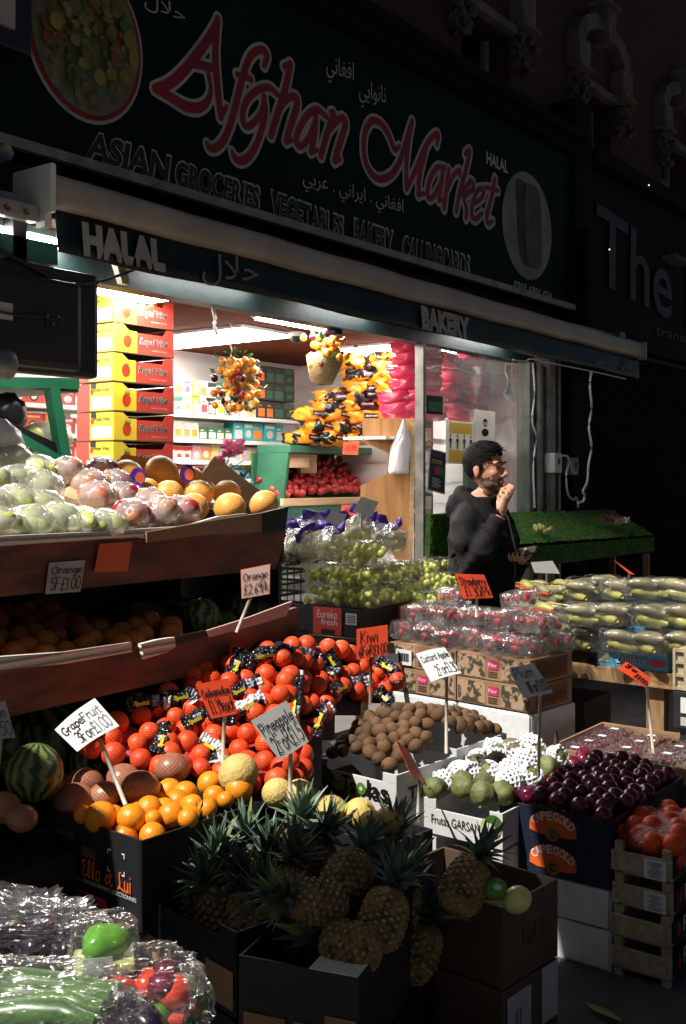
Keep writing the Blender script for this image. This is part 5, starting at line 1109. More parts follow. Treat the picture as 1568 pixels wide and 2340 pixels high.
pears = [fruit_bag('pear_bag', 'pear', 6, 'pear_green', 'bag', s, .037, .075) for s in (1, 2)]; apples = [fruit_bag('apple_bag', 'apple', 5, 'apple_blush', 'bag', s, .036, .065) for s in (3, 4)]
U = [[], [], [], []]; rr = random.Random(17)
# rows of bags on the upper tier: photo x, photo y, depth plane
for i, (x, y, Y) in enumerate([(-25, 1060, 3.1), (28, 1050, 3.1), (80, 1075, 3.05), (-20, 1105, 2.9), (38, 1102, 2.9), (95, 1115, 2.85), (-15, 1155, 2.72), (40, 1150, 2.72), (92, 1160, 2.7), (0, 1205, 2.58), (70, 1198, 2.58), (130, 1192, 2.58), (190, 1200, 2.56), (235, 1206, 2.55)]):
    k = i % 2; place(pears[k], U[k], atY(x, y, Y), (rr.uniform(-.3, .3), rr.uniform(-.2, .2), rr.uniform(0, 6)), 'clear bag of green pears, %s row back from the upper board, %s along' % (['fourth', 'third', 'second', 'front'][0 if i < 3 else 1 if i < 6 else 2 if i < 9 else 3], ORD[i if i < 3 else i-3 if i < 6 else i-6 if i < 9 else i-9]), 'bagged green pears on the upper tier')
ADJ = ['beside the green rack', 'against the brown rear panel', 'left of the leftmost netted pomelo', 'just below the brown rear panel', 'beside the olive divider', 'in the middle of the apple bags', 'below the round purple tag', 'at the front by the ridged strip', 'at the front under the pomelos', 'lying at the front of the tray']
for i, (x, y, Y) in enumerate([(150, 1080, 3.0), (232, 1078, 3.05), (205, 1110, 2.9), (262, 1108, 2.9), (222, 1138, 2.76), (280, 1138, 2.76), (340, 1152, 2.7), (300, 1178, 2.58), (365, 1172, 2.58), (415, 1170, 2.58)]):
    k = i % 2; place(apples[k], U[2+k], atY(x, y, Y), (rr.uniform(-.3, .3), rr.uniform(-.2, .2), rr.uniform(0, 6)), 'clear bag of red apples '+ADJ[i], 'bagged red apples on the upper tier')
po = solo(uv_ball((.062, .056), 'pomelo_net', 26, 18), 'netted_pomelo', 'pomelo'); us_ = []
PL = ['rearmost, behind the round purple tag', 'largest, standing tallest against the rear panel', 'behind the small purple tag on the right', 'in the centre of the pile', 'right of centre under the tag', 'nearest the pale flap', 'lower right beside the flap', 'front middle over the tray edge', 'at the far right tip of the tray', 'tucked between centre and front']
for i, (x, y, r, Y) in enumerate([(290, 1085, 38, 3.0), (370, 1080, 41, 3.0), (432, 1096, 34, 3.0), (384, 1132, 37, 2.85), (455, 1128, 34, 2.85), (518, 1128, 33, 2.85), (525, 1160, 37, 2.7), (445, 1158, 34, 2.7), (603, 1152, 34, 2.68), (335, 1120, 30, 2.9)]):
    p = atY(x, y, Y); place(po, us_, p, (rr.uniform(-.6, .6), rr.uniform(-.6, .6), rr.uniform(0, 6)), 'netted orange pomelo '+PL[i], 'netted pomelos on the upper tier', px(r, tY(x, Y))/.062)
for lb, x, y, Y in (('round purple and orange fruit tag on the rear pomelos', 315, 1090, 2.88), ('round pink and purple tag hanging below the other round tag', 310, 1122, 2.8), ('small purple tag between the pomelos at the right', 428, 1082, 2.86)):
    t = thing('fruit_tag', lb, 'tag', atY(x, y, Y)); m = MB(); n = 18
    m.slab([V3((.6, -.8, 0))*(.028*math.cos(6.283*i/n))+V3((0, 0, .034*math.sin(6.283*i/n))) for i in range(n)], F_*.003, 'pink_ink'); m.mats[0] = 'purple_bag'; fixn(m.build('disc', t)); m = MB(); m.slab([V3((.6, -.8, 0))*(.008+.017*math.cos(6.283*i/n))-F_*.002+V3((0, 0, -.004+.022*math.sin(6.283*i/n))) for i in range(n)], F_*.001, 'paper_blank'); fixn(m.build('print', t))
cb = thing('white_wrapped_bundle', 'shiny white plastic wrapped bundle on the left end of the pears', 'bundle', atY(5, 1015, 3.15)); m = MB(); v, f = ICO[3]
m.add([V3((p.x*.075, p.y*.06, p.z*.085))*(1+.22*mnoise.noise(p*2.7)+.1*mnoise.noise(p*8)) for p in v], f, 'plastic_bag', True); m.build('wrapping', cb)

# ---------------------------------------------------------------- lower tier: oranges and dark melons in shade
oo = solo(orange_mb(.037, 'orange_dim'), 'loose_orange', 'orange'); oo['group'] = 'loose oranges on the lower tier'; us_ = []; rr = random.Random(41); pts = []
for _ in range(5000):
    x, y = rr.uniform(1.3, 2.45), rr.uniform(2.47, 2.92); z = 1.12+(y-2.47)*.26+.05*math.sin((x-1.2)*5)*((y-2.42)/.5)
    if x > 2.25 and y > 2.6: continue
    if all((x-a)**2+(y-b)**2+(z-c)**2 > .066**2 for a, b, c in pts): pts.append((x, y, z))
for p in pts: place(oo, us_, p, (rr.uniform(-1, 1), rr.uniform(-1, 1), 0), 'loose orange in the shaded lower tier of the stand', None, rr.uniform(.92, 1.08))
wm = solo(uv_ball((.1, .1), 'watermelon', 28, 18), 'watermelon', 'watermelon'); us_ = []
for i, (x, y, t_, r, lb) in enumerate([(460, 1412, 3.62, 46, 'striped watermelon right of the shaded oranges on the lower tier'), (545, 1392, 3.9, 34, 'dark watermelon behind the pinkish flap, farther back'), (512, 1430, 3.72, 34, 'dark watermelon resting just behind the pinkish flap'), (595, 1402, 3.92, 30, 'small dark watermelon at the right end of the lower tier'),
                                  (130, 1690, 3.3, 96, 'large dark watermelon in shade behind the grapefruit card'), (78, 1765, 2.75, 66, 'sunlit striped watermelon left of the grapefruit box'), (215, 1745, 3.15, 56, 'dark watermelon half hidden behind the grapefruit card stick'), (20, 1700, 3.2, 70, 'dark watermelon at the left edge below the lower board')]):
    place(wm, us_, at(x, y, t_), (rr.uniform(-.5, .5), rr.uniform(-.5, .5), rr.uniform(0, 6)), lb, 'watermelons', px(r, t_)/.1)
tr = thing('rough_trestle', 'dark trestle table carrying the lower fruit boxes', 'table', (2.2, 2.0, 0))
m = MB(); m.bbox(1.3, 2.6, 1.95, 2.5, .5, .54, 'card_dark', b=.004); m.build('tabletop', tr, world=True)
m = MB(); m.slab([(2.1, 2.05, .56), (2.95, 2.05, .56), (3.2, 2.75, .8), (2.1, 2.75, .8)], (0, 0, -.03), 'card_black'); fixn(m.build('sloping_board', tr, world=True))
for x, y in ((1.35, 2.0), (1.35, 2.45), (2.55, 2.45), (3.1, 2.68), (2.9, 2.1)): m = MB(); m.box(x-.025, x+.025, y-.025, y+.025, 0, .5 if x < 2.6 else .55, 'table_wood'); m.build('leg', tr, world=True)
sb_ = thing('support_crates', 'dark crates stacked under the watermelons at the left', 'crate', (1.5, 2.2, .54)); m = MB(); m.box(1.2, 1.75, 2.15, 2.55, .54, .68, 'card_black'); m.build('crate_side', sb_, world=True)
# ================================================================= netted mandarins heap
rr = random.Random(77)
POLY = [(205, 1712), (250, 1660), (320, 1600), (420, 1560), (470, 1505), (560, 1485), (690, 1462), (790, 1485), (900, 1522), (918, 1560), (872, 1585), (785, 1600), (722, 1645), (698, 1772), (650, 1790), (600, 1800), (480, 1760), (300, 1748)]
def inside(x, y, P):
    c = False
    for (x1, y1), (x2, y2) in zip(P, P[1:]+P[:1]):
        if (y1 > y) != (y2 > y) and x < (x2-x1)*(y-y1)/(y2-y1)+x1: c = not c
    return c
def heap_t(x, y): return 3.05+(1800-y)/335*.55+.45*min(1, max(0, (x-640)/200))-.18*min(1, max(0, (540-x)/300))
spots = []
for _ in range(9000):
    x, y = rr.uniform(195, 930), rr.uniform(1455, 1800)
    if not inside(x, y, POLY): continue
    p = at(x, y, heap_t(x, y)+rr.uniform(-.015, .015))
    if all((p-q[0]).length > .053 for q in spots): spots.append((p, x, y))
BAGS = [((300, 1690), 'lower left, beside the grapefruit card'), ((350, 1615), 'far left under the lower board'), ((455, 1600), 'left of the orange melon card'), ((420, 1690), 'in front of the orange melon card, low'), ((530, 1520), 'upper left against the lower board'), ((560, 1600), 'right of the orange melon card'), ((650, 1490), 'topmost, at the back of the heap'),
        ((640, 1560), 'in the middle behind the pineapple card'), ((745, 1500), 'upper middle below the red and black carton'), ((740, 1580), 'middle right, left of the kiwi card stick'), ((830, 1520), 'behind the kiwi card stick'), ((880, 1590), 'at the right edge behind the kiwis'), ((780, 1640), 'just left of the kiwis'), ((540, 1700), 'low, left of the pineapple card'), ((640, 1760), 'lowest, under the pineapple card')]
om = orange_mb(.033, 'orange_net'); om_o = om.build('orange'); usedm = []
members = [[] for _ in BAGS]
for p, x, y in spots: members[min(range(len(BAGS)), key=lambda i: (BAGS[i][0][0]-x)**2+1.6*(BAGS[i][0][1]-y)**2)].append((p, x, y))
VIEW = lambda p: (p-V3((0, 0, CZ))).normalized()
def ribbon(pts, wd, up, name, parent, mats_, segs=14, rr=rr, lift=.0):
    """a crumpled printed band lying over the fruit"""
    P = [V3(q) for q in smooth_line([tuple(p) for p in pts], 6)]; n = len(P); vs = []
    for i, p in enumerate(P):
        d = (P[min(i+1, n-1)]-P[max(i-1, 0)]).normalized(); s = d.cross(up).normalized()*wd/2
        for k in range(5):
            u = k/4*2-1; vs.append(p+s*u*(1+.15*math.sin(i*1.3))+up*(.006*math.sin(i*1.9+k*1.7)-.014*u*u))
    m = MB()
    for i in range(n-1):
        for k in range(4):
            mm = mats_(i/(n-1), k); m.add([vs[i*5+k], vs[i*5+k+1], vs[i*5+k+6], vs[i*5+k+5]], [(0, 1, 2, 3)], mm, True)
    o = m.build(name, parent, world=True); o.modifiers.new('thick', 'SOLIDIFY').thickness = .0012; return P
BANDS = [((560, 1520), (600, 1495), (660, 1490), (720, 1505), (745, 1520)), ((530, 1545), (545, 1510), (552, 1480)), ((520, 1590), (560, 1572), (600, 1555)), ((665, 1665), (672, 1600), (678, 1530)), ((545, 1625), (580, 1605), (605, 1592)), ((420, 1660), (460, 1638), (540, 1648)), ((715, 1680), (735, 1630), (760, 1610)), ((860, 1510), (895, 1530), (910, 1560)),
         ((760, 1580), (800, 1565), (850, 1550)), ((860, 1575), (885, 1600), (880, 1635)), ((290, 1610), (340, 1605), (390, 1602)), ((360, 1720), (372, 1680), (365, 1650)), ((380, 1600), (430, 1590), (445, 1605)), ((745, 1490), (765, 1520), (755, 1540)), ((455, 1690), (490, 1710), (500, 1740))]
BST = [0, 1, 0, 2, 2, 1, 0, 1, 0, 1, 0, 1, 0, 0, 2]
bags = []
for i, (c, lb) in enumerate(BAGS):
    mem = members[i]
    if not mem: bags.append(None); continue
    cen = sum((q[0] for q in mem), V3((0, 0, 0)))/len(mem)
    t = thing('orange_bag', 'red net bag of oranges '+lb, 'bag of oranges', cen, 0, 'net bags of oranges in the heap'); bags.append(t)
    for p, x, y in mem:
        o = om_o if not usedm else om_o.copy()
        if usedm: C.objects.link(o)
        usedm.append(1); o.parent = t; o.location = p-cen; o.rotation_euler = (rr.uniform(-1.5, 1.5), rr.uniform(-1.5, 1.5), rr.uniform(0, 6)); k = rr.uniform(.92, 1.1); o.scale = (k, k, k)
    # red netting stretched between the fruit
    m = MB(); P = [q[0]-VIEW(q[0])*-.012 for q in mem]; done = 0
    for a in range(len(P)):
        near = sorted(range(len(P)), key=lambda b: (P[a]-P[b]).length)[1:4]
        for j in range(len(near)-1):
            if (P[near[j]]-P[near[j+1]]).length < .125:
                tri = [P[a], P[near[j]], P[near[j+1]]]; mid = (tri[0]+tri[1]+tri[2])/3
                m.add([*tri, mid+VIEW(mid)*.004], [(0, 1, 3), (1, 2, 3), (2, 0, 3)], 'red_net', True); done += 1
    if done: m.build('netting', t, world=True)
for j, pts in enumerate(BANDS):
    mid = pts[len(pts)//2]; i = min(range(len(BAGS)), key=lambda i: (BAGS[i][0][0]-mid[0])**2+1.6*(BAGS[i][0][1]-mid[1])**2)
    if bags[i] is None: continue
    st = BST[j]; W_ = [at(x, y, heap_t(x, y)-.05) for x, y in pts]; up = -VIEW(W_[1])
    def mats_(u, k, st=st):
        if st == 0: return 'label_white' if .78 < u < .95 and k > 0 else ('label_photo' if .55 < u < .72 and k < 3 else 'label_black')
        if st == 1: return 'label_photo' if .3 < u < .5 and 0 < k < 3 else 'label_black'
        return 'label_white' if k < 2 or u > .85 else ('label_photo' if .2 < u < .4 else 'label_black')
    Pq = ribbon(W_, .05, up, 'label_band', bags[i], mats_)
    m = MB(); n = len(Pq); a = Pq[n//6]; b = Pq[n//2]; d = (b-a); s = d.cross(up).normalized()*.02
    Ls = hand_lines('Special', 0, 1, .25, .5, .13, rr); m.strokes(Ls, lambda u, v: a+d*u-s*(v-.5)*1.1+up*.009, 'yellow_ink', .05); m.build('lettering', bags[i], world=True)
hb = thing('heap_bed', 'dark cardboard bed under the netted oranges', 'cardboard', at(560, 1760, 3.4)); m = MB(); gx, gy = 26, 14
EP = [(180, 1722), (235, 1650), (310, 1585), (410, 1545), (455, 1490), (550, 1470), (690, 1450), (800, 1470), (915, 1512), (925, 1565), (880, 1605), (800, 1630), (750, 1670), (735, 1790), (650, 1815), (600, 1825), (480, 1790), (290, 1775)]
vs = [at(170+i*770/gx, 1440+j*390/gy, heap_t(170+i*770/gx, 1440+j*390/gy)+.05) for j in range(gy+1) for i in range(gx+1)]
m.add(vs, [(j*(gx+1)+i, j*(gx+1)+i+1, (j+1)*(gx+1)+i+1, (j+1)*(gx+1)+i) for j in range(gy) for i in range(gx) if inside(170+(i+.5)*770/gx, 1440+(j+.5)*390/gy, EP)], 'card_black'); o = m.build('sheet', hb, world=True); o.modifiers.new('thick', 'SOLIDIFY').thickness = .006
# board at the back of the heap
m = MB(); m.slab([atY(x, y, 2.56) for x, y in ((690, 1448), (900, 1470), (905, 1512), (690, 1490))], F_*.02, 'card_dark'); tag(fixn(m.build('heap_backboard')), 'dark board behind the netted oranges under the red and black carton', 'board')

# ================================================================= oranges and grapefruit in the black carton
a, u, v, L, rz = frame_from((110, 1850), (325, 1922), .75)
eb = thing('fruit_carton', 'black carton of oranges and netted grapefruit with orange script lettering', 'carton', a, rz); open_box(eb, L, .36, .22, 'card_black', th=.006)
m = MB(); y = -.0025; k = L/.40
m.text('Depuis 1989', (.03*k, y, -.055), (.09*k, 0, 0), (0, 0, .018), 'letter_grey'); m.text('www.fruitselection.example'[:0] or 'NOS FRUITS', (.03*k, y, -.152), (.12*k, 0, 0), (0, 0, .01), 'paper'); m.text('SOIGNEUSEMENT SELECTIONNES', (.16*k, y, -.152), (.22*k, 0, 0), (0, 0, .01), 'paper')
Ls = []
for st, x0, x1 in (('E', .14, .185),): pass
E_ = [[(.05, .9), (.35, 1.0), (.1, .75), (.3, .55), (.08, .3), (.2, .02), (.5, .15)]]; L_ = [[(.25, 1), (.15, .9), (.2, .3), (.05, .02), (.2, .12), (.5, 0)]]
def scr(gl, x, w_): return [[(x+px_*w_, py_*.042, .0042) for px_, py_ in smooth_line(g)] for g in gl]
Ls += scr(E_, .155*k, .05*k); Ls += scr([[(.2, .1), (.35, 1), (.15, .9), (.1, .1), (.3, .05)]], .18*k, .035*k); Ls += scr([[(.2, .1), (.35, 1), (.15, .9), (.1, .1), (.3, .05)]], .198*k, .035*k); Ls += scr([_o], .214*k, .04*k)
Ls += scr([_a], .255*k, .036*k)+scr([[(.2, .9), (.2, .05), (.5, .1)], [(.0, .6), (.4, .62)]], .272*k, .03*k); Ls += scr(L_, .305*k, .055*k)+scr([[(.05, .55), (.1, .05), (.35, .05), (.42, .55)], [(.42, .55), (.45, 0)]], .333*k, .035*k)+scr([[(.1, .6), (.1, 0)], [(.1, .85), (.11, .87)]], .354*k, .03*k)
m.strokes(Ls, lambda x, z: (x, y-.001, z-.135), 'orange_logo', .0016)
m.bbox(.155*k, .215*k, -.004, -.0025, -.085, -.06, 'board_red', b=.0006)
for x0, z0, sx, sz in ((.265, -.045, 1, -1), (.335, -.045, -1, -1), (.265, -.1, 1, 1), (.335, -.1, -1, 1)): m.box(min(x0*k, x0*k+.012*sx), max(x0*k, x0*k+.012*sx), y-.0005, y, min(z0, z0+.003*sz), max(z0, z0+.003*sz), 'paper'); m.box(min(x0*k, x0*k+.003*sx), max(x0*k, x0*k+.003*sx), y-.0011, y-.0006, min(z0, z0+.012*sz), max(z0, z0+.012*sz), 'paper')
m.quad((.12*k, y, -.175), (.26*k, y, -.175), (.26*k, y, -.215), (.12*k, y, -.215), 'pink_ink'); m.quad((.15*k, y-.001, -.18), (.22*k, y-.001, -.18), (.22*k, y-.001, -.205), (.15*k, y-.001, -.205), 'ink')
m.build('print', eb)
lo = solo(orange_mb(.038, 'orange_skin'), 'large_orange', 'orange'); us_ = []
for x, y, r in [(230, 1868, 38), (301, 1870, 34), (190, 1862, 22), (340, 1849, 31), (391, 1862, 30), (388, 1808, 30), (424, 1812, 28), (478, 1790, 28), (546, 1803, 32), (490, 1820, 26), (474, 1848, 23), (440, 1838, 24), (350, 1870, 20), (430, 1870, 24), (515, 1828, 20)]:
    t_ = 2.5+(1925-y)*.0036; place(lo, us_, at(x, y, t_), (rr.uniform(-1, 1), rr.uniform(-1, 1), 0), 'large bright orange heaped in the black script lettered carton', 'large oranges in the black carton', px(r, t_)/.038)
Me = Matrix.Translation(eb.location) @ Matrix.Rotation(eb.rotation_euler.z, 4, 'Z')
for p in fill_top(.3, .36, 4000, .062, lambda p, q: -.035+.04*q, rr, .035): place(lo, us_, Me @ p, (rr.uniform(-1, 1), rr.uniform(-1, 1), 0), None, None, rr.uniform(.82, .98))
pd = solo(uv_ball((.05, .042), 'pomelo_dark', 26, 16), 'netted_grapefruit', 'grapefruit'); us_ = []
for i, (x, y, r, t_, lb) in enumerate([(194, 1792, 44, 2.85, 'back left of the card stick'), (172, 1832, 48, 2.72, 'front left in the black carton'), (240, 1818, 38, 2.74, 'touching the card stick on its left'), (283, 1780, 40, 2.85, 'behind the card stick'), (322, 1800, 45, 2.76, 'right of the card stick, largest'), (393, 1756, 42, 2.9, 'topmost and most upright, right of the others'), (8, 1845, 42, 2.55, 'at the left edge in the left black carton'), (140, 1800, 40, 2.95, 'behind the front left one'), (350, 1770, 40, 2.95, 'half hidden behind the upright one'), (-40, 1850, 40, 2.6, 'outermost in the left black carton'), (50, 1870, 36, 2.55, 'right end of the left black carton')]):
    t_ += .12 if i < 10 else 0; place(pd, us_, at(x, y, t_), (rr.uniform(-.4, .4), rr.uniform(-.4, .4), rr.uniform(0, 6)), 'netted reddish grapefruit '+lb, 'netted grapefruit', px(r, t_)/.05)
a, u, v, L, rz = frame_from((-150, 1800), (92, 1893), .72)
t = thing('fruit_carton', 'plain black carton cut off by the left edge', 'carton', a, rz); open_box(t, L, .3, .26, 'card_black', th=.006)
m = MB(); m.quad((L*.35, -.002, -.06), (L*.55, -.002, -.06), (L*.55, -.002, -.12), (L*.35, -.002, -.12), 'paper_grey'); m.build('label', t)

# galia melons
gm = MB(); gm.lathe([(.055*math.sin(math.pi*i/14)+.0001, -.052*math.cos(math.pi*i/14)) for i in range(15)], 'melon_skin', 24); gm.lathe([(.006, .05), (.006, .055), (.003, .056), (0, .0555)], 'stem', 8)
go = solo(gm, 'galia_melon', 'melon'); us_ = []
for x, y, r, lb in [(545, 1768, 47, 'highest and largest, under the orange melon card'), (634, 1812, 36, 'left of the pineapple card stick'), (684, 1814, 35, 'right behind the pineapple card stick'), (756, 1856, 40, 'in front of the lettered kiwi carton, left'), (823, 1860, 37, 'in front of the lettered kiwi carton, right'), (888, 1876, 35, 'below the corner of the kiwi carton'), (850, 1885, 34, 'lowest, between pineapple leaves')]:
    t_ = 2.62+(1885-y)*.003; place(go, us_, at(x, y, t_), (rr.uniform(-.7, .7), rr.uniform(-.7, .7), rr.uniform(0, 6)), 'pale yellow galia melon '+lb, 'galia melons', px(r, t_)/.055)
t = thing('melon_carton', 'low open carton under the pale melons', 'carton', atZ(590, 1800, .7), R(-79))
a, u, v, L, rz = frame_from((590, 1842), (880, 1935), .64); t.location = a; t.rotation_euler = (0, 0, rz); open_box(t, L, .2, .1, 'card_black', th=.006)

# ================================================================= kiwis
kw = MB(); kw.lathe([(.0001, -.03), (.008, -.029), (.019, -.021), (.025, -.004), (.0245, .008), (.018, .022), (.008, .0295), (.0001, .03)], 'kiwi_skin', 16); kw.lathe([(.005, .0285), (.0045, .032), (.0001, .0315)], 'kiwi_tip', 7)
ko = solo(kw, 'kiwi', 'kiwi'); us_ = []
def kiwi_print(t, L, big):
    m = MB(); y = -.0025; n = 26
    if big:
        m.add([(.05*1.1*math.cos(6.283*i/n)*1.1 if 0 else max(.001, .02+.085*math.cos(6.283*i/n)), y, -.1+.085*math.sin(6.283*i/n)) for i in range(n)], [list(range(n))], 'kiwi_green'); m.add([(max(.002, .02+.03*math.cos(6.283*i/n)), y-.001, -.085+.03*math.sin(6.283*i/n)) for i in range(n)], [list(range(n))], 'kiwi_yellow')
        m.add([(.13+.062*math.cos(6.283*i/n), y-.002, -.12+.068*math.sin(6.283*i/n)) for i in range(n)], [list(range(n))], 'kiwi_yellow'); m.add([(.13+.03*math.cos(6.283*i/n), y-.003, -.12+.032*math.sin(6.283*i/n)) for i in range(n)], [list(range(n))], 'kiwi_skin'); m.add([(.13+.021*math.cos(6.283*i/n), y-.004, -.12+.021*math.sin(6.283*i/n)) for i in range(n)], [list(range(n))], 'kiwi_yellow')
    x0, x1, z0, h = (L*.36, L*.92, -.09, .056) if big else (L*.2, L*.8, -.085, .05)
    w_ = x1-x0
    m.text('Ts', (x0, y-.005, z0), (w_*.3, 0, 0), (0, 0, h), 'letter_black', .02); m.text('las', (x0+w_*.55, y-.005, z0), (w_*.45, 0, 0), (0, 0, h*1.02), 'letter_black', .02)
    m.add([(x0+w_*.425+w_*.1*math.cos(6.283*i/n), y-.005, z0+h*.42+w_*.1*math.sin(6.283*i/n)) for i in range(n)], [list(range(n))], 'kiwi_green'); m.add([(x0+w_*.425+w_*.035*math.cos(6.283*i/n), y-.006, z0+h*.42+w_*.035*math.sin(6.283*i/n)) for i in range(n)], [list(range(n))], 'c_cream')
    m.build('print', t)
a = V3((2.83, 2.24, .68)); rz = math.atan2(-1, -.08); u = V3((math.cos(rz), math.sin(rz), 0)); v = V3((-u.y, u.x, 0)); L = .35
k1 = thing('kiwi_carton', 'white carton heaped with kiwis, large black lettering facing the melons', 'carton', a, rz); open_box(k1, L, .32, .24, 'card_white', th=.007, notch=.03); kiwi_print(k1, L, True)
sd = MB(); x = L+.0025
sd.text('Ts', (x, .06, -.1), (0, .07, 0), (0, 0, .05), 'letter_black', .02); sd.text('las', (x, .17, -.1), (0, .1, 0), (0, 0, .05), 'letter_black', .02); n = 20; sd.add([(x, .15+.02*math.cos(6.283*i/n), -.078+.022*math.sin(6.283*i/n)) for i in range(n)], [list(range(n))], 'kiwi_green'); sd.build('side_print', k1)
Mk = Matrix.Translation(a) @ Matrix.Rotation(rz, 4, 'Z')
pts = fill_top(.3, L, 9000, .037, lambda p, q: -.02+.045*math.sin(math.pi*p)+.13*q, rr, .032)
for p in pts: place(ko, us_, Mk @ p, (rr.uniform(-1.6, 1.6), rr.uniform(-1.6, 1.6), rr.uniform(0, 6)), 'fuzzy brown kiwi heaped over the white lettered cartons', 'kiwis heaped in the white cartons', rr.uniform(.84, 1.04))
b2 = a+v*.325; k2 = thing('kiwi_carton', 'second white kiwi carton behind the first, beside the custard apple card stick', 'carton', b2+V3((0, 0, .02)), rz); open_box(k2, L, .31, .24, 'card_white', th=.007, notch=.03)
sd = MB(); sd.text('Ts', (L+.0025, .06, -.1), (0, .07, 0), (0, 0, .05), 'letter_black', .02); sd.build('side_print', k2)
M2 = Matrix.Translation(b2+V3((0, 0, .02))) @ Matrix.Rotation(rz, 4, 'Z')
pts = fill_top(.3, L, 9000, .037, lambda p, q: .07+.045*math.sin(math.pi*p)-.07*q, rr)
for p in pts: place(ko, us_, M2 @ p, (rr.uniform(-1.6, 1.6), rr.uniform(-1.6, 1.6), rr.uniform(0, 6)), None, None, rr.uniform(.84, 1.04))
ks = thing('stacked_carton', 'dark carton under the first kiwi carton', 'carton', a-V3((0, 0, .4)), rz); m = MB(); m.bbox(.005, L-.005, .005, .6, 0, .155, 'card_dark', b=.003); m.build('carton_body', ks); m = MB(); m.box(.02, L-.02, .02, .58, -.235, -.002, 'card_black'); m.build('lower_carton', ks)

# ================================================================= custard apples
a = V3((2.89, 1.845, .6)); rz = R(-91); u = V3((math.cos(rz), math.sin(rz), 0)); v = V3((-u.y, u.x, 0)); L = .285
cb_ = thing('custard_apple_carton', 'white carton of custard apples with printed fruit on its front corner', 'carton', a, rz); open_box(cb_, L, .4, .11, 'card_white', th=.007, notch=.03)
m = MB(); m.text('Frutas GARSAN', (.03, -.003, -.075), (L*.62, 0, 0), (0, 0, .028), 'letter_black'); n = 22
for cx_, cz_, r1, mm, dd in ((L*.86, -.05, .036, 'pear_green', 0), (L*.9, -.035, .03, 'leaf_green', .0005), (L*.84, -.058, .026, 'c_cream', .001)): m.add([(cx_+r1*math.cos(6.283*i/n), -.003-dd, cz_+r1*.9*math.sin(6.283*i/n)) for i in range(n)], [list(range(n))], mm)
for dx in (-.008, .008): m.add([(L*.84+dx+.004*math.cos(6.283*i/8), -.005, -.058+.007*math.sin(6.283*i/8)) for i in range(8)], [list(range(8))], 'ink')
m.build('print', cb_)
t = thing('custard_apple_carton', 'second white lettered carton under the custard apples, in shade', 'carton', a-V3((0, 0, .12)), rz); open_box(t, L, .4, .11, 'card_white', th=.007, notch=.045); m = MB(); m.text('Frutas GARSAN', (.03, -.003, -.09), (L*.62, 0, 0), (0, 0, .028), 'letter_black'); m.build('print', t)
t = thing('stacked_carton', 'dark carton at the bottom under the custard apples', 'carton', a-V3((0, 0, .6)), rz); m = MB(); m.bbox(.01, L-.01, .01, .38, 0, .365, 'card_black', b=.004); m.build('carton_body', t); m = MB(); m.quad((.06, .008, .25), (L-.06, .008, .25), (L-.06, .008, .32), (.06, .008, .32), 'card_brown'); m.build('label', t)
def custard(seed, mm, net):
    t = thing('custard_apple', 'fruit', 'custard apple'); v_, f = ICO[3]; vs = []
    for p in v_:
        b_ = abs(math.sin(p.z*9)*math.sin(math.atan2(p.y, p.x)*5+p.z*4)); s = .94+.17*b_**.7+.06*mnoise.noise(p*2+V3((seed, 0, 0))); vs.append(V3((p.x*.033*s, p.y*.033*s, (p.z-.1*p.z*p.z)*.034*s)))
    m = MB(); m.add(vs, f, mm, True); m.lathe([(.004, .026), (.004, .034), (0, .034)], 'stem', 6); m.build('fruit_body', t)
    if net:
        m = MB(); na, nb_ = 12, 6
        def P(i, j):
            th = 6.283*(i+(.5 if j % 2 else 0))/na; zz = -.75+1.6*j/nb_; r_ = .0365*math.sqrt(max(.12, 1-zz*zz*.75)) if zz < .75 else .027+.006*math.sin(i*2.1)
            return V3((r_*math.cos(th), r_*math.sin(th), zz*.036))
        for j in range(nb_):
            for i in range(na):
                for i2 in ((i, i+1) if j % 2 else (i-1, i)): m.tube([P(i, j), P(i2, j+1)], .0046, 'foam_net', 4, caps=False)
        m.build('foam_net', t)
    return t
cs = [custard(1, 'custard_skin', False), custard(4, 'custard_brown', False), custard(2, 'custard_skin', True), custard(7, 'custard_skin', True)]; U = [[], [], [], []]
Mc = Matrix.Translation(a) @ Matrix.Rotation(rz, 4, 'Z'); i = 0
CL = ['bare green custard apple in the white carton', 'bare brownish custard apple in the white carton', 'custard apple in a white foam net in the white carton', 'custard apple in a white foam net in the white carton']
for p in fill_top(.46, L, 6000, .062, lambda p, q: .015+.03*math.sin(math.pi*p)+.05*q, rr):
    k = rr.choice([0, 1, 2, 3, 2, 3]) if p.y > .1 else rr.choice([2, 3, 0, 2]); place(cs[k], U[k], Mc @ p, (rr.uniform(-1.3, 1.3), rr.uniform(-1.3, 1.3), rr.uniform(0, 6)), CL[k], 'foam netted custard apples' if k > 1 else 'bare green custard apples' if k == 0 else 'bare brownish custard apples', rr.uniform(1.0, 1.18))

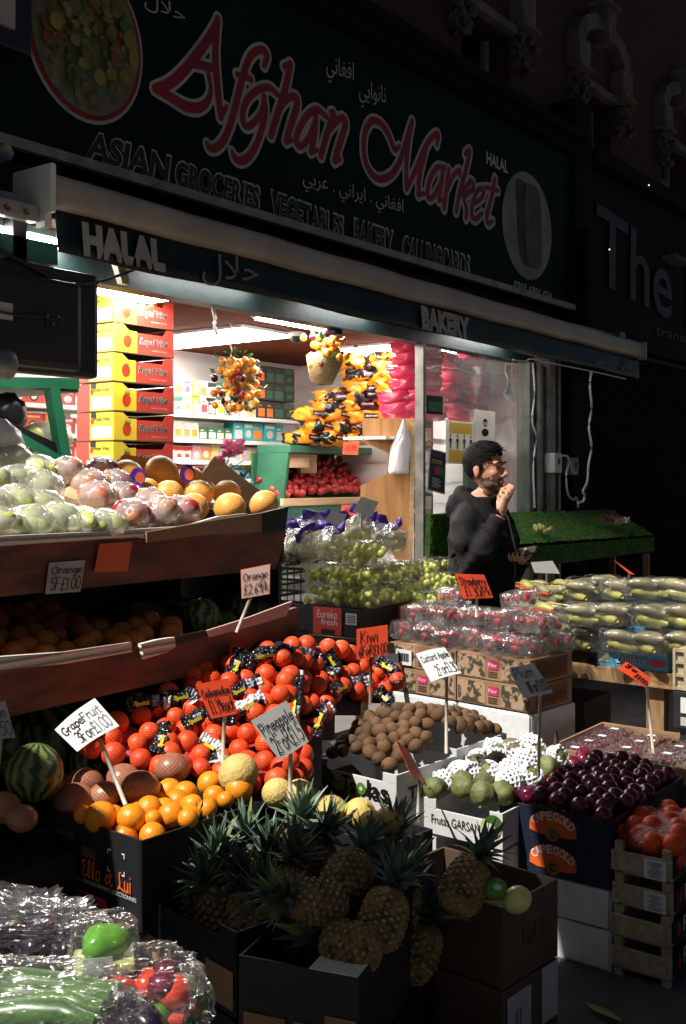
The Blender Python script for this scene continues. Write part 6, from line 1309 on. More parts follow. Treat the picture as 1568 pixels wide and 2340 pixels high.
# ================================================================= plums
pm = MB(); pm.lathe([(.0001, -.026), (.012, -.0245), (.023, -.014), (.027, 0), (.0245, .013), (.015, .0235), (.006, .0245), (.0001, .0215)], 'plum_skin', 18); po_ = solo(pm, 'plum', 'plum'); us_ = []
a = V3((2.985, 1.626, .61)); rz = R(-90.5); u = V3((math.cos(rz), math.sin(rz), 0)); v = V3((-u.y, u.x, 0)); L = .37
def capegold(t, L, z0):
    m = MB(); n = 24; cx_ = L*.5; y = -.003; rad = L*.2
    arc = [(cx_+rad*1.05*math.cos(R(180-180*i/n)), y, z0+rad*.62*math.sin(R(180-180*i/n))) for i in range(n+1)]; inn = [(cx_+rad*.35*math.cos(R(180*i/n)), y, z0-.012+rad*.12*math.sin(R(180*i/n))) for i in range(n+1)]
    m.add(arc+[(cx_+rad*1.05, y, z0-.02), (cx_+rad*.7, y, z0-.028)]+inn[0:0]+[(cx_-rad*.7, y, z0-.028), (cx_-rad*1.05, y, z0-.02)], [list(range(n+5))], 'orange_logo')
    for i, ch in enumerate('CAPEGOLD'):
        th = R(155-130*i/7); p = V3((cx_+rad*.78*math.cos(th), y-.0012, z0-.012+rad*.42*math.sin(th))); ta = (th-math.pi/2)*.7; U_ = V3((math.cos(ta), 0, math.sin(ta))); Wd = V3((-math.sin(ta), 0, math.cos(ta))); m.text(ch, p-U_*.009, U_*.018, Wd*.026, 'paper', .02)
    m.add([(cx_+.024*math.cos(6.283*i/n), y-.0025, z0-.022+.022*math.sin(6.283*i/n)) for i in range(n)], [list(range(n))], 'gold'); m.text('C', (cx_-.009, y-.0035, z0-.034), (.018, 0, 0), (0, 0, .024), 'ink', .02); m.build('print', t)
Z = [.61, .508]
for i, z in enumerate(Z):
    t = thing('plum_carton', ['navy carton of plums with an orange arched logo, upper of two', 'navy carton with an orange arched logo, under the upper plum carton'][i], 'carton', V3((a.x, a.y, z)), rz, 'navy plum cartons'); o = open_box(t, L, .29, .1, 'card_navy', 'card_brown', th=.007, notch=.0)
    capegold(t, L, -.05)
    if i == 0: m = MB(); m.box(.008, L-.008, .279, .287, -.02, .012, 'ply_pale'); m.build('divider', t)
    m = MB()
    for q, mm in ((.05, 'orange_logo'), (.15, 'paper_grey'), (.22, 'orange_logo')): m.quad((L+.002, q, -.07), (L+.002, q+.045, -.07), (L+.002, q+.045, -.025), (L+.002, q, -.025), mm)
    m.build('side_print', t)
t = thing('plum_carton', 'third navy plum carton, behind the logo fronted one', 'carton', V3((a.x, a.y, .61))+v*.3, rz, 'navy plum cartons'); open_box(t, L, .3, .2, 'card_navy', 'card_brown', th=.007)
M1 = Matrix.Translation(V3((a.x, a.y, .61))) @ Matrix.Rotation(rz, 4, 'Z'); Mb = Matrix.Translation(V3((a.x, a.y, .61))+v*.3) @ Matrix.Rotation(rz, 4, 'Z')
for MM in (M1, Mb):
    for p in fill_top(.28, L, 6000, .046, lambda p, q: .0+.02*math.sin(math.pi*p)+.018*q, rr): place(po_, us_, MM @ p, (rr.uniform(-1.5, 1.5), rr.uniform(-1.5, 1.5), rr.uniform(0, 6)), 'dark purple plum heaped in the navy cartons', 'plums heaped in the navy cartons', rr.uniform(.96, 1.12))
def foam_box(label, loc, rz, L, D, h, arch=False, slot=True):
    t = thing('foam_box', label, 'foam box', loc, rz, 'white polystyrene boxes'); m = MB()
    if arch:
        pr_ = [(0, 0), (L*.12, 0)]; n = 8
        prof = [(0, 0), (L*.0, h), (L, h), (L, 0), (L*.62, 0)]+[(L*.62-.0-L*.25*math.sin(R(90*i/n))*1, .0+h*.42*(1-math.cos(R(90*i/n)))) for i in range(1, n+1)]+[(L*.05, h*.42), (0, h*.42)]
        prof = [(0, h*.42), (0, h), (L, h), (L, 0), (L*.55, 0), (L*.52, h*.14), (L*.47, h*.26), (L*.4, h*.36), (L*.3, h*.42)]
        m.slab([(x, 0, z) for x, z in prof], (0, D, 0), 'foam_white')
    else: m.bbox(0, L, 0, D, 0, h, 'foam_white', b=.012)
    m.bbox(L*.62, L*.985, -.008, .002, h*.06, h*.97, 'foam_white', b=.003)
    fixn(m.build('box_body', t))
    if slot: s = MB(); s.box(L*.4, L*.43, -.003, .002, h*.62, h*.95, 'ink'); s.build('slot', t)
    return t
foam_box('white polystyrene box under the navy plum cartons, upper of two', V3((a.x, a.y, .29)), rz, L, .45, .116); foam_box('white polystyrene box with an arched foot standing on the pavement', V3((a.x, a.y, .17)), rz, L, .45, .118, True)
# ================================================================= strawberries on picture cartons
a, u, v, L, rz = frame_from((892, 1466), (1215, 1510), .91)
def picture_carton(t, L, D, h):
    m = MB(); m.bbox(0, L, 0, D, -h, 0, 'card_brown', b=.002); m.build('carton_body', t)
    m = MB(); y = -.002
    for x0, x1 in ((.02, .4), (.62, .98)): m.quad((L*x0, y, -h+.006), (L*x1, y, -h+.006), (L*x1, y, -.008), (L*x0, y, -.008), 'flower_print')
    m.quad((L*.44, y-.0008, -.02), (L*.58, y-.0008, -.02), (L*.58, y-.0008, -.055), (L*.44, y-.0008, -.055), 'pink_ink'); m.text('Flor', (L*.45, y-.0016, -.045), (L*.12, 0, 0), (0, 0, .015), 'paper')
    for i in range(3): m.quad((L*.44, y-.0008, -.065-.009*i), (L*.57, y-.0008, -.065-.009*i), (L*.57, y-.0008, -.068-.009*i), (L*.44, y-.0008, -.068-.009*i), 'ink')
    m.build('print', t); s = MB(); x = L+.002; s.quad((x, .04, -h+.01), (x, D-.04, -h+.01), (x, D-.04, -.01), (x, .04, -.01), 'card_red'); s.mats[0] = 'board_red'; s.text('comercial', (x+.001, .06, -h*.75), (0, D*.6, 0), (0, 0, h*.4), 'card_dark'); s.build('side_print', t)
CLB = ['far upper', 'near upper', 'far lower', 'near lower']
for i, (k, z) in enumerate(((0, .91), (1, .91), (0, .806), (1, .806))):
    t = thing('picture_carton', '%s flower printed brown carton of the four under the strawberries' % CLB[i], 'carton', V3((a.x, a.y, z))+u*(L/2*k), rz, 'flower printed cartons under the strawberries'); picture_carton(t, L/2-.006, .31, .1)
m = MB(); q = a+u*(L*.11)+V3((0, 0, -.005)); lab = thing('barcode_label', 'white barcode label on the far upper flower printed carton', 'label', q, rz)
m.box(-.04, .045, -.008, -.006, -.085, -.02, 'paper'); m.build('paper', lab); m = MB()
for i in range(14): m.box(-.03+.0045*i, -.0285+.0045*i+.0012*(i % 3), -.0095, -.0085, -.07, -.035, 'ink')
m.build('bars', lab)
foam_box('white polystyrene box directly under the near flower printed cartons', V3((a.x, a.y, .5))+u*(L*.5), rz, L*.5, .33, .2, slot=False); foam_box('white polystyrene box under the far flower printed cartons, behind the kiwis', V3((a.x, a.y, .5))+u*.0, rz, L*.49, .33, .2, slot=False)
t = thing('stall_table', 'dark table under the polystyrene boxes and flower printed cartons', 'table', V3((a.x, a.y, 0)), rz); m = MB(); m.box(0, L, .01, .34, .46, .498, 'card_dark'); m.build('tabletop', t)
for x in (.03, L-.07):
    for y in (.03, .28): m = MB(); m.box(x, x+.04, y, y+.04, 0, .46, 'table_wood'); m.build('leg', t)
def strawberry_pack(seed):
    t = thing('strawberry_pack', 'pack', 'punnet'); r_ = random.Random(seed); m = MB()
    m.lathe([(.045, 0), (.055, .05), (.058, .052), (.054, .05), (.044, .003), (0, .003)], 'clear_tray', 4, Matrix.Rotation(R(45), 4, 'Z') @ Matrix.Scale(1.25, 4), smooth=False); m.build('tray', t); m = MB()
    for i in range(11):
        p = V3((r_.uniform(-.04, .04), r_.uniform(-.04, .04), r_.uniform(.02, .055))); M_ = Euler((r_.uniform(-2, 2), r_.uniform(-2, 2), 0)).to_matrix()
        m.lathe([(.0001, -.02), (.008, -.015), (.0145, 0), (.013, .009), (.005, .014), (.0001, .014)], 'strawberry', 9, Matrix.Translation(p) @ M_.to_4x4())
        for k in range(5): a_ = 1.257*k; m.add([p+M_ @ V3((.002*math.cos(a_+1), .002*math.sin(a_+1), .0145)), p+M_ @ V3((.013*math.cos(a_), .013*math.sin(a_), .0125)), p+M_ @ V3((.002*math.cos(a_-1), .002*math.sin(a_-1), .0145))], [(0, 1, 2)], 'leaf_green')
    m.build('strawberries', t); v_, f = ICO[3]; vs = []
    for p in v_:
        e = V3([math.copysign(abs(c)**.45, c) for c in p]); s = 1+.1*mnoise.noise(p*3+V3((seed*3, 0, 0)))+.09*mnoise.noise(p*9+V3((0, seed, 0))); vs.append(V3((e.x*.068*s, e.y*.068*s, .037+e.z*.042*s)))
    m = MB(); m.add(vs, f, 'clear_film', False); m.build('film_wrap', t); return t
SP = [strawberry_pack(s) for s in (1, 2, 3)]; U = [[], [], []]; i = 0
Ms = Matrix.Translation(a) @ Matrix.Rotation(rz, 4, 'Z')
for lay, (nx, ny, z, y0) in enumerate(((6, 3, .006, .0), (5, 2, .085, .07), (2, 1, .16, .17))):
    for ix in range(nx):
        for iy in range(ny):
            x = L*(ix+.5)/nx if lay < 2 else L*(.25+.5*ix)
            place(SP[i % 3], U[i % 3], Ms @ V3((x+rr.uniform(-.012, .012), y0+.04+iy*.115+rr.uniform(-.01, .01), z+rr.uniform(-.004, .01))), (rr.uniform(-.15, .15), rr.uniform(-.15, .15), rz+rr.uniform(-.35, .35)), 'film wrapped pack of strawberries in the %s layer of the heap' % ['bottom', 'middle', 'top'][lay], 'film wrapped strawberry packs'); i += 1

# ================================================================= grapes
def grape_punnet(seed, cm, sx=1):
    t = thing('grape_punnet', 'punnet', 'punnet'); r_ = random.Random(seed); m = MB()
    for i in range(64): m.ball((r_.uniform(-.08, .08)*sx, r_.uniform(-.05, .05), r_.uniform(.012, .062)), (.0115, .0115, .013), cm, 2)
    m.build('grapes', t); m = MB(); prof = lambda k, z: [(x*k*sx, y*k, z) for x, y in ((-.085, -.057), (.085, -.057), (.085, .057), (-.085, .057))]
    vs = prof(.98, 0)+prof(1.06, .05)+prof(1.1, .052)+prof(1.05, .075)+prof(.8, .08); m.add(vs, [(4*i+k, 4*i+(k+1) % 4, 4*i+4+(k+1) % 4, 4*i+4+k) for i in range(4) for k in range(4)]+[(0, 3, 2, 1), (16, 17, 18, 19)], 'clear_tray'); m.build('clear_lid_box', t); return t
gp = [grape_punnet(1, 'grape_green'), grape_punnet(2, 'grape_green')]; U = [[], []]; G0 = at(700, 1383, 4.85)
ea, eu, ev, eL, erz = frame_from((672, 1380), (826, 1393), 1.05); EM = Matrix.Translation(ea) @ Matrix.Rotation(erz, 4, 'Z')
ec = thing('grape_carton', 'black carton with a red lettered panel under the green grapes', 'carton', ea, erz); open_box(ec, eL, .5, .125, 'card_black', th=.006)
m = MB(); y = -.003; m.quad((eL*.3, y, -.122), (eL*.72, y, -.122), (eL*.72, y, -.002), (eL*.3, y, -.002), 'card_red'); m.text('Eureka', (eL*.36, y-.001, -.05), (eL*.3, 0, 0), (0, 0, .035), 'paper', .01); m.text('fresh', (eL*.42, y-.001, -.08), (eL*.24, 0, 0), (0, 0, .028), 'paper', .01)
m.quad((eL*.42, y-.001, -.12), (eL*.62, y-.001, -.12), (eL*.62, y-.001, -.098), (eL*.42, y-.001, -.098), 'ink'); m.quad((eL*.78, y, -.07), (eL*.94, y, -.07), (eL*.94, y, -.02), (eL*.78, y, -.02), 'paper')
for i in range(5): m.quad((eL*.8, y-.001, -.03-.007*i), (eL*.92, y-.001, -.03-.007*i), (eL*.92, y-.001, -.033-.007*i), (eL*.8, y-.001, -.033-.007*i), 'ink')
m.build('print', ec)
m = MB(); m.quad((eL+.002, .3, -.12), (eL+.002, .46, -.12), (eL+.002, .46, -.01), (eL+.002, .3, -.01), 'card_red'); m.build('side_print', ec)
i = 0
for lay, (z, cells) in enumerate(((.0, [(.16, .07), (.16, .2), (.16, .34), (.16, .47), (-.02, .07), (-.02, .2)]), (.085, [(.13, .09), (.14, .24), (.14, .38), (-.04, .1), (-.03, .25), (.1, .52)]), (.17, [(.08, .2)]))):
    for x, y in cells:
        q = EM @ V3((eL*.5+x*.9-.02, y, z+.004)); place(gp[i % 2], U[i % 2], q, (0, 0, erz+(0 if lay < 2 else -.5)+rr.uniform(-.12, .12)), ('clear punnet of green grapes, single one on top of the grape stack' if lay == 2 else 'clear punnet of green grapes in the %s layer of the grape stack' % ['lower', 'middle'][lay]), 'stacked green grape punnets', 1.45 if lay == 2 else 1.12); i += 1
for j, (x, y, t_) in enumerate([(955, 1300, 5.0), (1000, 1330, 4.95), (1010, 1295, 5.2), (1030, 1365, 5.1), (985, 1372, 4.9), (1045, 1330, 5.3)]):
    place(gp[j % 2], U[j % 2], at(x, y, t_)-V3((0, 0, .04)), (0, 0, rr.uniform(-.4, .4)-1.3), 'clear punnet of pale grapes, %s, left of the man' % ['front left of the far heap', 'front right of the far heap', 'back of the far heap', 'bottom right of the far heap', 'bottom left of the far heap', 'far right of the far heap'][j], 'grape punnets left of the man', 1.1)
t = thing('grape_stand', 'dark timber stand carrying the grape carton', 'stand', ea-V3((0, 0, .13)), erz); m = MB(); m.bbox(-.06, eL+.03, -.03, .9, -.05, 0, 'board_red', b=.004); m.build('tabletop', t)
for x in (-.02, eL-.03):
    for y in (.0, .8): m = MB(); m.box(x, x+.04, y, y+.04, -.92, -.05, 'table_wood'); m.build('leg', t)
bk = thing('grape_crate', 'black slatted plastic crate beside the grape punnets', 'crate', EM @ V3((-.08, .02, .0)), erz); m = MB()
for z in (0, .05, .1, .15): m.box(-.16, .12, -.006, 0, z, z+.012, 'black_plastic'); m.box(-.16, -.154, 0, .38, z, z+.012, 'black_plastic')
for k in range(8): m.box(-.16+.038*k, -.154+.038*k, -.0085, -.0065, 0, .165, 'black_plastic')
m.build('slatted_side', bk); m = MB(); m.box(-.16, .12, 0, .38, -.13, -.002, 'card_black'); m.build('base', bk)
fb = film('dark_film', gl=.2, rough=.1, bump=1, bsc=40, milk=.3, milkc=(.02, .015, .05))
bpk = grape_punnet(9, 'aubergine'); U2 = []
for j, (x, y) in enumerate([(-.08, .06), (-.08, .2), (-.08, .33), (-.2, .08)]): place(bpk, U2, EM @ V3((x, y, .165 if j < 3 else .12)), (0, 0, erz+1.57), 'clear punnet of dark berries on the black slatted crate, %s from the viewer' % ['first', 'second', 'third', 'fourth and leftmost'][j], 'dark berry punnets', .95)
# purple topped bags
def header_bag(seed):
    t = thing('purple_topped_bag', 'bag', 'bag'); v_, f = ICO[3]; vs = []
    for p in v_: s = 1+.22*mnoise.noise(p*2.5+V3((seed, 0, 0)))+.1*mnoise.noise(p*7); k = 1-.5*max(0, p.z); vs.append(V3((p.x*.075*s*k, p.y*.055*s*k, p.z*.08*s)))
    m = MB(); m.add(vs, f, 'clear_bag', False); m.build('clear_wrapping', t); m = MB()
    for i in range(9): m.ball((.045*math.cos(i*2.4), .03*math.sin(i*2.4), -.03+.012*(i % 3)), .02, 'grape_yellow', 2)
    m.build('grapes', t); m = MB(); n = 8
    vs = [V3((-.065+.13*i/(n-1), .012*math.sin(i*1.4+seed), .05+z+.012*math.sin(i*.8+seed))) for z in (0, .045) for i in range(n)]; m.add(vs, [(i, i+1, n+i+1, n+i) for i in range(n-1)], 'purple_bag', True)
    o = m.build('header', t); o.modifiers.new('thick', 'SOLIDIFY').thickness = .004; return t
HB = [header_bag(s) for s in (1, 4)]; U = [[], []]
for j, (x, y, t_, k, rot) in enumerate([(725, 1212, 5.0, .95, -.6), (790, 1222, 4.95, 1.2, -.9), (822, 1205, 5.05, 1.25, -.7), (865, 1228, 5.1, 1.0, -.9), (895, 1230, 5.1, .95, -1), (708, 1248, 4.9, .9, -.4), (755, 1240, 4.85, 1, -1.1), (672, 1242, 4.9, .9, -.8), (690, 1222, 5.0, .9, -.5)]):
    place(HB[j % 2], U[j % 2], at(x, y, t_), (rr.uniform(-.5, .3), rr.uniform(-.6, .6), rot), 'clear bag with a purple top, %s' % ['at the far left with its top upright', 'in the middle under the white card', 'tallest, in the centre of the group', 'right of the tallest one', 'rightmost, against the timber panel', 'low at the front left', 'low at the front centre', 'leftmost over the black crate', 'behind the leftmost one'][j], 'purple topped bags of grapes')
sw = thing('sweetcorn_bag', 'bright pale bag of produce left of the purple topped bags', 'bag', at(665, 1228, 5.15)); m = MB(); v_, f = ICO[3]; m.add([V3((p.x*.09, p.y*.07, p.z*.05))*(1+.25*mnoise.noise(p*3)) for p in v_], f, 'plastic_bag', True); m.build('wrapping', sw)

# ================================================================= sloping turf display behind the man
tf = thing('turf_display', 'sloping display shelf lined with bright artificial turf behind the man', 'display shelf', atY(1240, 1300, 3.1))
P = [atY(1095, 1172, 3.42), atY(1395, 1165, 3.42), atY(1495, 1222, 2.95), atY(1205, 1243, 2.95)]; P[0] = atY(985, 1176, 3.42); P[3] = atY(1010, 1255, 2.95)
m = MB(); m.slab(P, (0, 0, -.02), 'turf'); fixn(m.build('sloping_bed', tf, world=True)); m = MB(); m.slab([P[3], P[2], P[2]+V3((0, 0, -.12)), P[3]+V3((0, 0, -.16))], (0, .02, 0), 'turf'); fixn(m.build('front_edge', tf, world=True))
m = MB(); pts = [atY(985, 1175, 2.94), atY(1032, 1172, 2.94), atY(1032, 1330, 2.94), atY(980, 1330, 2.94)]; m.slab(pts, (0, .03, 0), 'turf'); fixn(m.build('side_flap', tf, world=True))
g = MB(); r2 = random.Random(2)
for k in range(9000):
    w_ = r2.random()
    if w_ < .62: a_, b_ = r2.random(), r2.random(); p = P[3].lerp(P[2], a_).lerp(P[0].lerp(P[1], a_), b_); d = V3((r2.uniform(-.3, .3), r2.uniform(-.5, .1), 1)).normalized()
    elif w_ < .76: a_, b_ = r2.random(), r2.random(); p = P[3].lerp(P[2], a_)-V3((0, .001, .13*b_)); d = V3((r2.uniform(-.4, .4), -1, r2.uniform(-.2, .5))).normalized()
    else: a_, b_ = r2.random(), r2.random(); p = pts[3].lerp(pts[2], a_).lerp(pts[0].lerp(pts[1], a_), b_)-V3((0, .001, 0)); d = V3((r2.uniform(-.6, .2), -1, r2.uniform(-.3, .4))).normalized()
    l = r2.uniform(.006, .014); s = d.cross(V3((r2.uniform(-1, 1), r2.uniform(-1, 1), r2.uniform(-1, 1)))).normalized()*.0035; g.add([p-s, p+s, p+d*l], [(0, 1, 2)], 'turf_blade')
o = g.build('turf_blades', tf, world=True); o['kind'] = 'stuff'
for x, y in ((P[3].x+.05, 2.98), (P[2].x-.08, 2.98), (P[1].x-.05, 3.38), (P[0].x+.05, 3.38)): m = MB(); m.box(x-.02, x+.02, y-.02, y+.02, 0, 1.05, 'table_wood'); m.build('leg', tf, world=True)
def bowl_grapes(loc, cm, lb1, lb2, n, sx, bowl):
    if bowl:
        t = thing('clear_tray', lb2, 'tray', loc); m = MB(); vs = [(x*k, y*k, z) for k, z in ((.85, 0), (1, .045), (1.06, .047)) for x, y in ((-.14, -.075), (.14, -.075), (.14, .075), (-.14, .075))]; m.add(vs, [(4*i+k, 4*i+(k+1) % 4, 4*i+4+(k+1) % 4, 4*i+4+k) for i in range(2) for k in range(4)]+[(0, 3, 2, 1)], 'clear_tray'); m.build('tray_body', t)
    m = MB(); r_ = random.Random(n)
    for i in range(n): a_, q = r_.uniform(0, 6.28), math.sqrt(r_.random()); m.ball((sx*q*math.cos(a_), .065*q*math.sin(a_), .02+r_.uniform(0, .055)*(1-q*.6)), (.012, .012, .0145), cm, 2)
    for i in range(8): a_ = r_.uniform(0, 6.28); m.tube([(0, 0, .05), (sx*.5*math.cos(a_), .035*math.sin(a_), .075+.01*(i % 3))], .002, 'stem', 5)
    t = thing('grape_bunch', lb1, 'grapes', loc); m.build('grapes', t)
bowl_grapes(atY(1400, 1206, 3.05)+V3((0, 0, .03)), 'grape_red', 'heap of dark red grapes in a clear tray on the turf', 'clear tray of red grapes on the artificial turf', 80, .13, True)
bowl_grapes(atY(1240, 1228, 3.02)+V3((0, 0, .02)), 'grape_yellow', 'small bunch of pale yellow grapes on the turf beside the man', '', 44, .085, False)

# ================================================================= table of cucumbers on the right
tt = thing('timber_table', 'rough timber table carrying the cucumber packs on the right', 'table', (4.5, 1.7, 0))
m = MB(); m.bbox(4.2, 4.24, 1.3, 2.45, .772, .835, 'table_wood', b=.004); m.build('apron', tt, world=True); m = MB(); m.bbox(4.24, 5.0, 1.25, 2.45, .8, .832, 'table_wood', b=.004); m.build('tabletop', tt, world=True)
for x, y in ((4.24, 1.56), (4.24, 2.36), (4.9, 1.4), (4.9, 2.36)): m = MB(); m.bbox(x, x+.06, y, y+.075, 0, .8 if x > 4.5 else .772, 'table_wood', b=.004); m.build('leg', tt, world=True)
p0, p1 = atX(1364, 1519, 4.21), atX(1525, 1536, 4.21)
zf = thing('blue_carton', 'light blue lettered carton under the wrapped cucumbers', 'carton', V3((4.21, p0.y, .955)), R(-90)); Lz = p0.y-p1.y; open_box(zf, Lz, .4, .12, 'card_blue', th=.006, notch=.045)
m = MB(); y = -.003; m.text('Zeolifruit', (Lz*.28, y-.001, -.1), (Lz*.46, 0, 0), (0, 0, .04), 'navy_ink', .045); m.text('Zeolifruit', (Lz*.285, y-.0025, -.098), (Lz*.45, 0, 0), (0, 0, .036), 'paper', .0)
m.quad((Lz*.03, y, -.1), (Lz*.2, y, -.1), (Lz*.17, y, -.06), (Lz*.03, y, -.06), 'c_cream'); m.quad((Lz*.77, y, -.1), (Lz*.98, y, -.1), (Lz*.98, y, -.075), (Lz*.77, y, -.075), 'pink_ink'); m.quad((Lz*.79, y, -.03), (Lz*.86, y, -.03), (Lz*.86, y, -.012), (Lz*.79, y, -.012), 'blue_ink')
n = 12
for i in range(n): m.add([(Lz*.825+.0055*math.cos(6.283*i/n)+.0012*math.cos(6.283*j/6), y-.001, -.021+.0055*math.sin(6.283*i/n)+.0012*math.sin(6.283*j/6)) for j in range(6)], [list(range(6))], 'yellow_ink')
m.text('ZONA DEL LAGO', (Lz*.3, y, -.115), (Lz*.36, 0, 0), (0, 0, .007), 'ink'); m.build('print', zf)
def cucumber_pack(seed, film_on, tray):
    t = thing('cucumber_pack', 'pack', 'pack'); r_ = random.Random(seed)
    for i in range(6):
        y_, z_ = -.04+.038*(i % 3), .022+.036*(i//3); pth = [V3((-.055+.0275*k, y_+.006*math.sin(k+i), z_+.004*math.sin(k*1.3+i*2))) for k in range(5)]; M_ = Matrix.Rotation(r_.uniform(-.5, .5), 4, 'Z')
        m = MB(); m.tube([M_ @ p for p in pth], [.009, .019, .0215, .019, .008], 'cucumber' if r_.random() < .8 else 'cucumber_yellow', 9); m.build('cucumber', t)
    m = MB(); vs = [(x*k, y*k, z) for k, z in ((.82, 0), (1, .06), (1.05, .062), (.98, .058)) for x, y in ((-.066, -.06), (.066, -.06), (.066, .06), (-.066, .06))]; m.add(vs, [(4*i+k, 4*i+(k+1) % 4, 4*i+4+(k+1) % 4, 4*i+4+k) for i in range(3) for k in range(4)]+[(0, 3, 2, 1)], 'clear_tray'); m.build('tray', t)
    if film_on:
        v_, f = ICO[3]; vs = []
        for p in v_: e = V3([math.copysign(abs(c)**.42, c) for c in p]); s = 1+.09*mnoise.noise(p*3+V3((seed*3, 0, 0)))+.07*mnoise.noise(p*9); vs.append(V3((e.x*.076*s, e.y*.07*s, .038+e.z*.045*s)))
        m = MB(); m.add(vs, f, 'cucumber_film', False); m.build('film_wrap', t)
    else:
        m = MB(); m.tube([(-.07, -.05, .062), (0, 0, .075), (.07, .05, .062)], .003, 'c_yellow', 5); m.tube([(-.02, 0, .075), (-.04, -.05, .04), (-.03, -.063, .02)], .003, 'c_yellow', 5); m.build('yellow_tie', t); m = MB(); m.box(-.06, .03, -.066, -.064, .045, .056, 'card_red'); m.build('red_label', t)
    return t
CP = [cucumber_pack(1, True, 1), cucumber_pack(2, True, 1), cucumber_pack(3, False, 1), cucumber_pack(5, False, 1)]; U = [[], [], [], []]
def colrow(x): return 'first second third fourth fifth sixth seventh'.split()[x]
rowsL = [[(1222, 1352, 4.75), (1262, 1362, 4.7), (1298, 1350, 4.85)], [(1212, 1398, 4.65), (1260, 1402, 4.6)], [(1225, 1425, 4.55), (1275, 1428, 4.55)]]
for a_, rw in enumerate(rowsL):
    for b_, (x, y, t_) in enumerate(rw): place(CP[2+(a_+b_) % 2], U[2+(a_+b_) % 2], at(x, y, t_)-V3((0, 0, .03)), (rr.uniform(-.06, .06), rr.uniform(-.06, .06), R(-90)+rr.uniform(-.25, .25)), 'open tub of small cucumbers with a yellow tie, %s in the %s row' % (colrow(b_), ['top', 'middle', 'bottom'][a_]), 'yellow tied cucumber tubs')
rowsR = [[(1330, 1352, 4.7), (1378, 1342, 4.8), (1422, 1352, 4.6), (1468, 1350, 4.55), (1512, 1350, 4.55), (1556, 1352, 4.5)], [(1330, 1408, 4.45), (1408, 1408, 4.4), (1488, 1410, 4.35), (1556, 1412, 4.35)], [(1348, 1462, 4.5), (1418, 1468, 4.36), (1492, 1470, 4.3), (1560, 1470, 4.3)]]
for a_, rw in enumerate(rowsR):
    for b_, (x, y, t_) in enumerate(rw): place(CP[(a_+b_) % 2], U[(a_+b_) % 2], at(x, y, t_)-V3((0, 0, .035)), (rr.uniform(-.08, .08), rr.uniform(-.08, .08), R(-90)+rr.uniform(-.25, .25)), 'film wrapped pack of small cucumbers, %s in the %s row' % (colrow(b_), ['top', 'middle', 'bottom'][a_]), 'film wrapped cucumber packs', 1.12)
t = thing('low_carton', 'black carton under the cucumber tubs beside the strawberries', 'carton', (4.24, 2.38, .95), R(-90)); m = MB(); m.bbox(0, .5, 0, .4, -.115, 0, 'card_black', b=.004); m.build('carton_body', t)
t = thing('low_carton', 'black carton behind the blue one, holding up the back row of cucumbers', 'carton', (4.6, 2.3, .955), R(-90)); m = MB(); m.bbox(.02, .95, .02, .38, -.12, .1, 'card_black', b=.004); m.build('carton_body', t)
for lb, x0, y0, z0, sx, sy, sz, mm in (('dark printed carton with a yellow ring under the timber table', 4.45, 2.0, .36, .3, .3, .26, 'card_dark'), ('brown carton low under the timber table', 4.4, 1.75, .16, .35, .4, .2, 'card_brown'), ('dark blue carton on the pavement under the timber table', 4.35, 1.7, 0, .4, .5, .158, 'card_navy')):
    t = thing('stored_carton', lb, 'carton', (x0, y0, z0), 0, 'cartons under the timber table'); m = MB(); m.bbox(0, sx, 0, sy, 0, sz, mm, b=.004); m.build('carton_body', t); m = MB(); n = 22
    if 'ring' in lb: m.add([(-.003, .15+r_*math.cos(6.283*i/n), .12+r_*math.sin(6.283*i/n)) for r_ in (.07, .055) for i in range(n)], [(i, (i+1) % n, n+(i+1) % n, n+i) for i in range(n)], 'c_yellow')
    else: m.box(-.003, -.001, .06, .16, .05, .1, 'paper_grey')
    m.build('print', t)

# ================================================================= tray of berry packs beside the plums
a, u, v, L, rz = frame_from((1190, 1735), (1400, 1790), .6)
a = V3((3.64, 1.78, .62)); rz = R(-90); bt_ = thing('berry_tray', 'shallow wooden tray of flat film covered berry packs behind the plums', 'tray', a, rz); open_box(bt_, .62, .5, .06, 'card_brown', th=.01)
for x in (.02, .6): m = MB(); m.slab([(x, 0, 0), (x+.02, 0, 0), (x+.01, 0, .06)], (0, .02, 0), 'card_dark'); fixn(m.build('corner_peg', bt_))
def berry_pack():
    t = thing('berry_pack', 'pack', 'punnet'); m = MB(); r_ = random.Random(6)
    for i in range(40): m.ball((r_.uniform(-.06, .06), r_.uniform(-.05, .05), .012+r_.uniform(0, .012)), .01, 'plum_skin', 1)
    m.build('berries', t); m = MB(); m.bbox(-.072, .072, -.058, .058, 0, .036, 'clear_film', b=.01); m.build('clear_lid_box', t); m = MB(); m.box(-.015, .015, -.012, .012, .0365, .0372, 'paper'); m.build('label', t); return t
bp_ = berry_pack(); ub = []; Mq = Matrix.Translation(a) @ Matrix.Rotation(rz, 4, 'Z')
for ix in range(4):
    for iy in range(4): place(bp_, ub, Mq @ V3((.08+.152*ix, .065+.122*iy, -.045+rr.uniform(0, .006))), (rr.uniform(-.04, .04), rr.uniform(-.04, .04), rz+rr.uniform(-.1, .1)), 'flat clear pack of dark berries, %s along in the %s row of the tray' % (colrow(ix), ['front', 'second', 'third', 'back'][iy]), 'flat berry packs in the wooden tray')
t = thing('tray_stand', 'dark cartons stacked under the berry tray', 'carton', a-V3((0, 0, .62)), rz); m = MB(); m.bbox(.01, .61, .01, .49, 0, .555, 'card_dark', b=.005); m.build('carton_body', t)
